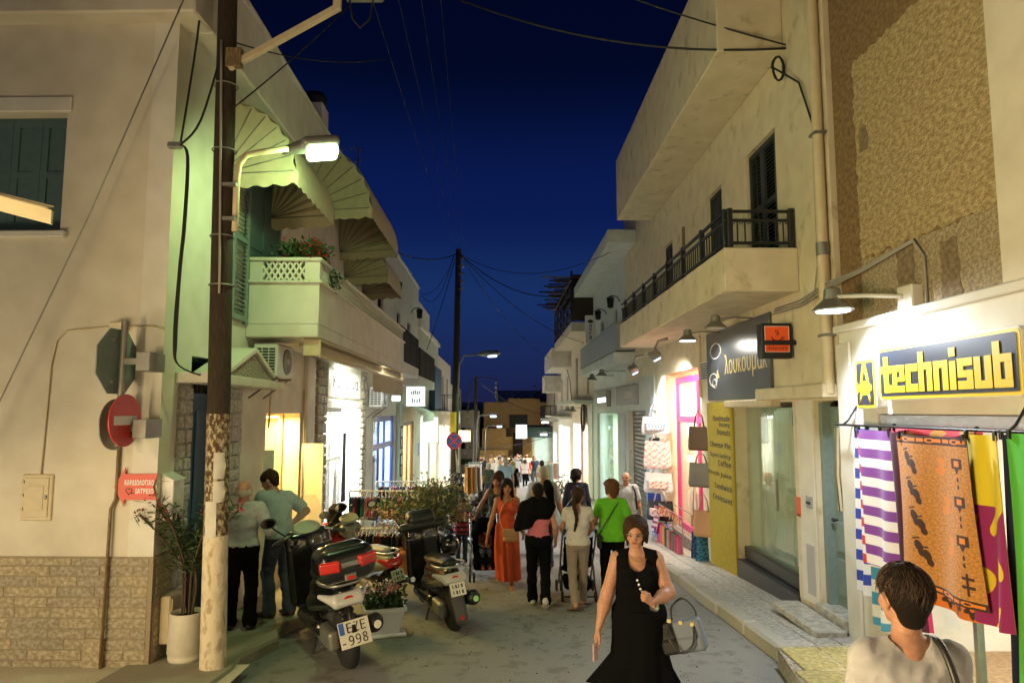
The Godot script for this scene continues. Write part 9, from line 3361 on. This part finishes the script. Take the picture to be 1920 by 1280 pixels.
	for z in [-0.04, 0.07]:
		put("handle", G.new().curve([V(-0.1, 0.1, z * 0.7), V(-0.08, 0.0, z * 1.9), V(0.02, -0.1, z * 2.1), V(0.12, -0.02, z * 1.8), V(0.11, 0.12, z * 0.7)] if z > 0 else [V(-0.1, 0.1, z), V(-0.1, 0.22, z), V(0.0, 0.3, z), V(0.1, 0.22, z), V(0.11, 0.12, z)], 0.009, 7).mesh(), strap_black, b)
	for i in 3: put("clasp", G.new().box(V(-0.1 + 0.1 * i, 0.12, 0.058), V(0.035, 0.03, 0.012), 0.004).mesh(), M.gold_print, b)
	g = G.new()
	g.b2(-0.035, 0.035, -0.065, 0.065, -0.006, 0.006, 0.005)
	var ph := put("phone", g.mesh(), M.pink_pale, self, V(0.7, y + 0.63, -5.49), Basis(Vector3.UP, 0.9))
	tag(ph, "pink phone held low in the right hand of the woman in black", "phone")
	# 2. the woman with cropped hair at the lower right, seen from behind
	t = person("person with cropped dark hair and a grey t-shirt seen from behind at the lower right", {"h": 1.74, "cell": 0.009, "hair": "short", "strands": 1100, "strand_mat": M.strand_brown, "hair_mat": M.hair_dark, "arm": 0.95, "shoulder": 0.148, "w": 0.95, "hy": 0.1, "hp": -0.02, "face": "woman", "bare": true, "sole": strap_black,
		"top": {"mat": grey, "sleeve": 0.5, "loose": 0.01, "cell": 0.009, "neck": [-0.02, 0.075, 0.07]}, "legs": {"mat": jeans, "cell": 0.016}}, V(1.55, -0.2, -2.75), PI - 0.1)
	k = 1.74 / 1.7
	g = G.new()
	var st := []
	for q in [[0.13, 1.12, -0.12], [0.11, 1.3, -0.135], [0.095, 1.425, -0.085], [0.09, 1.45, -0.02], [0.1, 1.4, 0.09], [0.15, 1.2, 0.13]]: st.append(V(-q[0], q[1], q[2]) * k)
	g.curve(st, 0.014, 8)
	tag(put("shoulder_strap", g.mesh(), strap_black, self, t.position, Basis(Vector3.UP, PI - 0.1)), "black shoulder strap over the grey t-shirt at the lower right", "strap")
	# 3. orange dress
	y = road_y(-11.3)
	var woman_o := person("woman in a long orange dress with long black hair walking toward the camera", {"h": 1.66, "g": 0.92, "hair": "long", "skin": M.skin_tan, "hy": 0.05, "lh": V(0.27, 0.86, -0.12), "rh": V(-0.33, 0.8, 0.14), "lf": V(0.06, 0.09, 0.22), "rf": V(-0.05, 0.14, -0.25), "bare": true, "sole": M.leather_tan,
		"top": {"mat": orange, "sleeve": 0.0, "armhole": 0.1, "neck": [0.05, 0.12, 0.13], "hem": 0.88, "loose": 0.01},
		"skirt": {"mat": orange, "n": 11, "rings": [[1.06, 0.145, 0.125, 0, 0, 0.02], [0.92, 0.185, 0.16, 0, 0, 0.04], [0.7, 0.2, 0.18, 0, 0.02, 0.08], [0.45, 0.2, 0.2, 0.01, 0.04, 0.12], [0.14, 0.19, 0.24, 0.03, 0.04, 0.16]]}}, V(0.05, y, -11.3), 0.05)
	b = thing("handbag", "small tan bag hung across the woman in the orange dress", "bag", V(0.1, y + 0.83, -11.1))
	put("body", G.new().box(Vector3.ZERO, V(0.23, 0.2, 0.07), 0.03).mesh(), M.leather_tan, b)
	put("flap", G.new().box(V(0, 0.05, 0.037), V(0.235, 0.11, 0.012), 0.005).mesh(), M.leather_tan, b)
	put("strap", G.new().curve([V(-0.11, 0.08, 0), V(-0.17, 0.28, -0.02), V(-0.08, 0.5, -0.06), V(0.09, 0.56, -0.2)], 0.008, 5).mesh(), M.leather_tan, b)
	# 4. black wrap over a pink top
	y = road_y(-9.9)
	t = person("woman with a black wrap over a pink top and black trousers walking away", {"h": 1.66, "g": 1.02, "hair": "short", "hair_mat": M.hair_dark, "lh": V(0.22, 1.0, 0.2), "rh": V(-0.26, 0.9, 0.1), "lf": V(0.08, 0.09, 0.14), "rf": V(-0.09, 0.15, -0.22), "toe": [0.0, 0.5], "shoe": shoe_white,
		"top": {"mat": pink, "sleeve": 0.0, "hem": 0.9, "loose": 0.012}, "legs": {"mat": black, "hem": 0.07, "loose": 0.012}}, V(0.48, y, -9.9), PI)
	f = Field.new(V(-0.4, 0.9, -0.32), V(0.4, 1.6, 0.32), 0.014, 80)
	f.bone(V(-0.08, 1.3, -0.02), V(0.08, 1.3, -0.02), 0.135)
	f.bone(V(-0.06, 1.43, -0.02), V(-0.18, 1.36, -0.01), 0.07)
	f.bone(V(0.06, 1.43, -0.02), V(0.18, 1.36, -0.01), 0.075)
	f.bone(V(0.19, 1.36, 0), V(0.26, 1.08, 0.0), 0.075, 0.085)
	f.bone(V(0.1, 1.25, -0.06), V(0.16, 1.1, -0.08), 0.1, 0.07)
	f.cut(V(-0.35, -1, 0).normalized(), -1.06)
	put("wrap", f.mesh(), black, t)
	# 5. ponytail and pushchair
	y = road_y(-9.85)
	person("woman with a long brown ponytail in a white t-shirt pushing a pushchair away", {"h": 1.6, "hair": "pony", "hair_mat": M.hair_brown, "hy": -0.2, "lh": V(0.2, 1.02, 0.34), "rh": V(-0.22, 1.02, 0.34), "hold": ["grip", "grip"], "lf": V(0.07, 0.12, -0.2), "rf": V(-0.08, 0.09, 0.16), "bare": true, "sole": M.leather_brown, "toe": [0.45, 0.0],
		"top": {"mat": white, "sleeve": 0.42, "hem": 0.9}, "legs": {"mat": khaki, "hem": 0.052}}, V(1.03, y, -9.85), PI)
	pushchair("dark pushchair pushed by the woman with the ponytail", V(1.08, road_y(-10.6), -10.55), PI, black)
	# 6. lime green t-shirt
	y = road_y(-10.2)
	t = person("woman with auburn hair in a lime green t-shirt walking away", {"h": 1.7, "g": 1.08, "hair": "bob", "hair_mat": M.hair_auburn, "hy": 0.5, "lh": V(0.2, 1.05, 0.25), "rh": V(-0.25, 0.95, 0.12), "lf": V(0.08, 0.1, 0.15), "rf": V(-0.08, 0.12, -0.2), "shoe": shoe_black,
		"top": {"mat": green, "sleeve": 0.55, "hem": 0.86, "loose": 0.02}, "legs": {"mat": black}}, V(1.56, y, -10.2), PI)
	b = thing("shoulder_bag", "black shoulder bag worn across the lime green t-shirt", "bag", t.position + V(-0.2, 0.86, 0.12))
	put("body", G.new().box(Vector3.ZERO, V(0.06, 0.2, 0.16), 0.025).mesh(), strap_black, b)
	put("strap", G.new().curve([V(0, 0.1, 0), V(0.1, 0.3, 0.06), V(0.24, 0.5, 0.03), V(0.3, 0.56, -0.1)], 0.009, 5).mesh(), strap_black, b)
	# 7. grey shirt man with black jacket on his shoulder
	y = road_y(-13.0)
	t = person("grey haired man in a grey shirt walking away, black jacket on one shoulder", {"sex": "m", "h": 1.82, "g": 1.2, "w": 1.15, "hair": "short", "hair_mat": M.hair_grey, "lh": V(0.3, 0.86, 0.02), "rh": V(-0.34, 0.86, 0.05), "lf": V(0.1, 0.09, 0.12), "rf": V(-0.1, 0.12, -0.18), "shoe": shoe_brown,
		"top": {"mat": grey, "sleeve": 0.8, "hem": 0.86, "loose": 0.024}, "legs": {"mat": dark_jeans}}, V(0.72, y, -13.0), PI)
	b = thing("jacket", "black jacket slung over the right shoulder of the grey shirted man", "jacket", t.position + V(0.1, 1.45, 0.1))
	f = Field.new(V(-0.2, -0.4, -0.2), V(0.25, 0.2, 0.3), 0.015, 80)
	f.bone(V(-0.02, 0.08, -0.05), V(0.0, -0.02, 0.12), 0.08)
	f.bone(V(0.0, 0.0, 0.1), V(0.04, -0.25, 0.13), 0.085, 0.06)
	put("cloth", f.mesh(), black, b)
	# 8. navy jacket
	y = road_y(-14.5)
	t = person("woman with short black hair in a dark navy jacket looking to the right", {"h": 1.73, "g": 1.1, "hair": "curly", "hair_mat": M.hair_dark, "hy": -0.9, "lh": V(0.27, 0.84, 0.02), "rh": V(-0.27, 0.84, 0.05), "lf": V(0.08, 0.09, 0.1), "rf": V(-0.08, 0.1, -0.16), "shoe": shoe_black,
		"top": {"mat": navy, "sleeve": 1.85, "hem": 0.8, "loose": 0.024}, "legs": {"mat": white}}, V(1.5, y, -14.5), PI)
	b = thing("shoulder_bag", "small bag on a pale strap across the navy jacket", "bag", t.position + V(-0.24, 0.9, 0.12))
	put("body", G.new().box(Vector3.ZERO, V(0.07, 0.2, 0.2), 0.03).mesh(), strap_black, b)
	put("strap", G.new().curve([V(0, 0.1, 0), V(0.14, 0.3, 0.06), V(0.24, 0.52, 0.03)], 0.007, 5).mesh(), M.steel, b)
	# 9. bald man coming
	y = road_y(-14.5)
	t = person("balding man in a pale shirt with a dark strap walking toward the camera", {"sex": "m", "h": 1.68, "g": 1.1, "hair": "balding", "hair_mat": M.hair_grey, "hy": -0.25, "lh": V(0.3, 0.86, 0.05), "rh": V(-0.28, 0.9, 0.15), "lf": V(0.09, 0.09, 0.15), "rf": V(-0.09, 0.11, -0.15), "shoe": shoe_brown,
		"top": {"mat": pale, "sleeve": 0.8, "hem": 0.86, "loose": 0.022}, "legs": {"mat": grey}}, V(2.52, y, -14.5), -0.1)
	b = thing("backpack_strap", "dark bag strap over the shoulder of the balding man", "strap", t.position + V(0.14, 1.2, 0.1))
	put("strap", G.new().curve([V(0.0, 0.19, -0.08), V(-0.01, 0.2, 0.0), V(0.02, 0.08, 0.07), V(0.06, -0.25, 0.02)], 0.02, 6).mesh(), strap_black, b)
	# 10. the boy
	y = road_y(-13.4)
	var str := func(p, _n): return Color(0.42, 0.03, 0.05) if fmod(p.y, 0.13) < 0.07 else Color(0.015, 0.015, 0.02)
	mat("cloth_stripe", Color.WHITE, 0.9, {"vc": true})
	t = person("boy in a red and black striped shirt drinking from a bottle", {"sex": "m", "h": 1.2, "g": 0.98, "shoulder": 0.165, "head": 1.28, "face": "child", "hair": "short", "hair_mat": M.hair_brown, "hp": 0.15, "hand": 1.0, "lh": V(0.04, 1.27, 0.28), "rh": V(-0.22, 1.13, 0.24), "hold": ["grip", "grip"], "lp": V(0.8, -0.6, 0), "rp": V(-0.8, -0.6, 0), "shoe": shoe_white,
		"top": {"mat": M.cloth_stripe, "sleeve": 0.6, "hem": 0.82, "loose": 0.02, "paint": str}, "legs": {"mat": dark_jeans}}, V(-0.8, y, -13.4), 0.15)
	b = thing("bottle", "small bottle the striped shirt boy holds to his mouth", "bottle", t.position + V(0.08, 0.92, 0.21))
	put("glass", G.new().lathe(Vector3.ZERO, [Vector2(0.028, -0.08), Vector2(0.03, 0.03), Vector2(0.012, 0.07), Vector2(0.012, 0.1)], 12).mesh(), M.pink_pale, b)
	# 11-13. pushchair party
	y = road_y(-12.7)
	person("woman in a dark vest and jeans bending her arm to a pushchair handle", {"h": 1.7, "skin": M.skin_tan, "hair": "long", "hair_mat": M.hair_brown, "hy": -0.2, "hp": 0.15, "lh": V(0.2, 1.0, 0.3), "rh": V(-0.36, 0.98, 0.32), "hold": ["relaxed", "grip"], "rp": V(-1, 0.1, -0.3), "lf": V(0.09, 0.09, 0.1), "rf": V(-0.08, 0.11, -0.16), "shoe": shoe_black,
		"top": {"mat": cloth("charcoal", lin(0.05, 0.055, 0.06)), "sleeve": 0.0, "neck": [0.06, 0.09, 0.14]}, "legs": {"mat": jeans}}, V(-0.12, y, -12.8), -0.1)
	pushchair("black pushchair with silver handles and a toddler, left of the orange dress", V(-0.32, road_y(-12.1), -12.1), 0.1, black)
	t = person("toddler in a dark red top and jeans sitting in the pushchair", {"h": 0.86, "g": 1.15, "shoulder": 0.15, "head": 1.55, "face": "child", "hair": "short", "hair_mat": M.hair_dark, "hand": 1.1, "lean": -0.2, "lh": V(0.1, 1.1, 0.3), "rh": V(-0.1, 1.1, 0.3), "lf": V(0.1, 0.5, 0.52), "rf": V(-0.1, 0.5, 0.5),
		"top": {"mat": cloth("maroon", lin(0.12, 0.015, 0.02)), "sleeve": 1.7, "hem": 0.9}, "legs": {"mat": jeans}, "shoe": mat("shoe_red", lin(0.5, 0.06, 0.04), 0.6, {"vc": true})}, V(-0.32, road_y(-12.1) - 0.02, -12.16), 0.1)
	person("woman with dark hair half hidden behind the woman in orange", {"h": 1.68, "hair": "long", "hair_mat": M.hair_dark, "hr": 0.12, "top": {"mat": navy, "sleeve": 0.5}, "legs": {"mat": black}, "shoe": shoe_black}, V(-0.08, road_y(-14.6), -14.6), 0.1)
	# 14, 15. two men at the lit display
	y = road_y(-8.2) + 0.12
	person("old balding man in a grey blue shirt standing at the lit display", {"sex": "m", "h": 1.67, "g": 1.08, "hair": "balding", "hair_mat": M.hair_grey, "lh": V(0.2, 1.12, 0.2), "rh": V(-0.26, 1.1, 0.2), "lf": V(0.11, 0.09, 0), "rf": V(-0.12, 0.09, -0.03), "shoe": shoe_black,
		"top": {"mat": pale, "sleeve": 1.6, "hem": 0.95, "loose": 0.024}, "legs": {"mat": black, "hem": 0.075, "loose": 0.014}}, V(-3.03, y, -8.25), PI + 0.15)
	y = road_y(-8.8) + 0.12
	person("younger man in a pale blue polo shirt and jeans leaning toward the lit display", {"sex": "m", "h": 1.8, "g": 1.02, "hair": "short", "hair_mat": M.hair_brown, "lean": 0.42, "tilt": 0.08, "hp": 0.2, "hy": 0.5, "lh": V(0.08, 1.12, 0.5), "rh": V(-0.2, 1.0, 0.08), "rp": V(-1, 0.2, -0.8), "lf": V(0.1, 0.09, 0.03), "rf": V(-0.1, 0.09, -0.08), "shoe": shoe_brown,
		"top": {"mat": sky, "sleeve": 0.75, "hem": 0.9, "loose": 0.024}, "legs": {"mat": jeans, "hem": 0.07, "loose": 0.012}}, V(-2.78, y, -8.85), PI + 1.0)
	# 16. seated girl behind the scooters
	y = road_y(-10.6)
	person("girl with long dark hair in a red top sitting behind the scooters", {"h": 1.6, "hair": "long", "hair_mat": M.hair_dark, "hp": 0.2, "lh": V(0.15, 0.85, 0.35), "rh": V(-0.15, 0.85, 0.35), "lf": V(0.1, 0.5, 0.55), "rf": V(-0.1, 0.5, 0.55), "shoe": shoe_black,
		"top": {"mat": cloth("maroon2", lin(0.42, 0.02, 0.02)), "sleeve": 0.3, "hem": 0.9}, "legs": {"mat": black}}, V(-2.55, y - 0.3, -10.7), PI + 0.3)
	far_crowd([black, jeans, white, navy, pale, sky, light, khaki], [shoe_black, shoe_brown, shoe_white])

func pushchair(label: String, at: Vector3, turn: float, m: Material):
	var t := thing("pushchair", label, "pushchair", at, turn, "")
	for x in [-0.24, 0.24]:
		for z in [-0.32, 0.34]:
			for d in ([-0.035, 0.035] if z > 0 else [0.0]):
				var g := G.new()
				var q := []
				for k in 15: q.append(V(x + d, 0.085 + sin(TAU * k / 14) * 0.07, z + cos(TAU * k / 14) * 0.07))
				g.tube(q, 0.018, 6)
				put("wheel", g.mesh(), M.rubber, t)
		put("side_tube", G.new().tube([V(x, 0.12, 0.34), V(x, 0.5, 0.0), V(x, 0.98, -0.42), V(x * 0.95, 1.04, -0.52)], 0.014, 7).mesh(), M.steel, t)
		put("rear_tube", G.new().tube([V(x, 0.1, -0.32), V(x, 0.55, 0.02)], 0.013, 7).mesh(), M.plastic_black, t)
		put("grip", G.new().tube([V(x * 0.95, 1.02, -0.49), V(x * 0.9, 1.06, -0.6)], 0.022, 7).mesh(), M.rubber, t)
	put("axle", G.new().tube([V(-0.24, 0.085, -0.32), V(0.24, 0.085, -0.32)], 0.012, 6).mesh(), M.plastic_black, t)
	var rows := []
	for q in [[0.28, 0.28], [0.36, 0.18], [0.38, 0.0], [0.42, -0.1], [0.6, -0.2], [0.86, -0.32]]:
		var row := []
		for j in 7: row.append(V(0.21 - 0.42 * j / 6.0, q[0] + 0.05 * pow(absf(j - 3) / 3.0, 2), q[1]))
		rows.append(row)
	put("seat", G.new().sheet(rows, 0.02).mesh(), m, t)
	rows = []
	for i in 8:
		var row := []
		var a := lerpf(-0.2, 1.9, i / 7.0)
		for j in 9:
			var b := PI * j / 8.0
			row.append(V(cos(b) * 0.23, 0.62 + sin(b) * (0.18 + 0.18 * sin(a)), -0.25 + cos(a) * 0.3 * sin(b)))
		rows.append(row)
	put("hood", G.new().sheet(rows, 0.008).mesh(), m, t)
	put("basket", G.new().b2(-0.2, 0.2, 0.16, 0.3, -0.25, 0.2, 0.03).mesh(), m, t)

func far_crowd(cl: Array, sh: Array):
	var walk := {"lf": V(0.08, 0.09, 0.16), "rf": V(-0.08, 0.13, -0.2), "cell": 0.026}
	var man := person("bald man in a white shirt far down the street, left of the teal shirted man", walk.merged({"sex": "m", "h": 1.78, "hair": "balding", "hair_mat": M.hair_grey, "top": {"mat": cl[2], "loose": 0.02}, "legs": {"mat": cl[3]}, "shoe": sh[1]}), V(-0.55, road_y(-34), -34.0), PI, "people far down the street")
	var woman := person("blond woman in a white t-shirt far down the street", walk.merged({"h": 1.66, "hair": "bob", "hair_mat": M.hair_blond, "top": {"mat": cl[2]}, "legs": {"mat": cl[6]}, "shoe": sh[2]}), V(-0.18, road_y(-33), -33.0), PI - 0.1, "people far down the street")
	var skirt := person("fair haired woman in a black top and short dark skirt with bare legs, walking away", walk.merged({"h": 1.7, "hair": "long", "hair_mat": M.hair_blond, "bare": true, "sole": sh[1], "top": {"mat": cl[0], "sleeve": 0.3}, "legs": {"mat": cl[0], "to": 0.55, "called": "skirt"}}), V(0.34, road_y(-27), -27.0), PI, "people far down the street")
	var list := [
		[man, 0.06, -24.5, PI, 1.06, "big man in a teal blue shirt far down the street", cl[5], cl[0], M.hair_grey],
		[woman, -0.6, -27.5, PI + 0.1, 0.98, "white haired woman with a dark patterned top far down the street", M.camo, cl[1], M.hair_grey],
		[man, -1.15, -36.0, PI, 1.0, "man in a dark shirt at the left edge of the far crowd", cl[3], cl[0], M.hair_dark],
		[man, 0.95, -46.0, PI + 0.4, 1.0, "man in dark clothes near the end of the street", cl[3], cl[1], M.hair_dark],
		[man, 1.55, -48.0, PI - 1.2, 1.02, "man in a white shirt and dark trousers standing sideways near the street end", cl[2], cl[0], M.hair_dark],
		[woman, 2.1, -49.0, PI + 1.3, 1.0, "woman in black beside the white shirted man near the street end", cl[0], cl[0], M.hair_dark],
		[woman, 1.62, -30.0, PI, 1.0, "woman in a pale yellow top with dark straps among the right hand racks", M.cloth_lemon, cl[6], M.hair_brown],
		[woman, 0.45, -44.0, PI, 0.95, "small figure in a grey top before the ochre house", cl[4], cl[1], M.hair_dark],
		[man, -0.3, -47.0, 0.2, 1.0, "figure in a pale shirt coming up from the street end", cl[4], cl[1], M.hair_dark],
		[woman, 0.1, -52.0, PI, 1.0, "figure in a light top far before the ochre house", cl[6], cl[0], M.hair_dark],
		[man, -0.9, -50.0, PI, 1.0, "figure in a dark top far on the left before the ochre house", cl[0], cl[1], M.hair_dark],
		[woman, 0.75, -56.0, PI, 1.0, "farthest figure before the lit shop front of the ochre house", cl[2], cl[0], M.hair_dark],
	]
	var more := [[-0.75, -38, 0], [0.25, -37, 1], [0.7, -39, 0], [-0.25, -41, 1], [1.2, -40, 1], [-1.3, -43, 0], [0.55, -50, 1], [1.0, -52, 0], [-0.55, -55, 1], [1.9, -43, 0], [-0.1, -58, 0], [1.35, -57, 1]]
	for k in more.size():
		var q = more[k]
		list.append([[man, woman][q[2]], q[0], q[1], PI if k % 3 else 0.2, 0.94 + 0.03 * (k % 4), "%s far walker in %s, among the people before the ochre house" % [["nearest", "second", "third", "fourth", "fifth", "sixth", "seventh", "eighth", "ninth", "tenth", "eleventh", "farthest"][k], ["a white top", "a dark top", "a grey top", "a pale top"][k % 4]], [cl[2], cl[3], cl[4], cl[6]][k % 4], cl[k % 2], [M.hair_dark, M.hair_brown, M.hair_grey][k % 3]])
	for q in list:
		var c := copy(q[0], V(q[1], road_y(q[2]), q[2]), q[3], q[5])
		c.scale = Vector3.ONE * q[4]
		for ch in c.get_children():
			var n := String(ch.name)
			if n.begins_with("top"): ch.material_override = q[6]
			elif n.begins_with("trousers"): ch.material_override = q[7]
			elif n.begins_with("hair"): ch.material_override = q[8]

func _ready():
	make_materials()
	sky_and_camera()
	garment_mats = [cloth("goods_white", lin(0.6, 0.58, 0.55)), cloth("goods_blue", lin(0.05, 0.12, 0.3)), cloth("goods_red", lin(0.45, 0.05, 0.05)), cloth("goods_black", lin(0.02, 0.02, 0.022)), cloth("goods_beige", lin(0.45, 0.32, 0.2)), cloth("goods_pink", lin(0.55, 0.2, 0.25)), cloth("sw_print", lin(0.55, 0.4, 0.42))]
	ground_and_pavements()
	corner_house()
	left_row()
	cream_house()
	sub_house()
	right_row()
	street_end()
	pole_and_lamp()
	wires()
	crossing()
	dress_shop()
	towels()
	street_things()
	crowd()
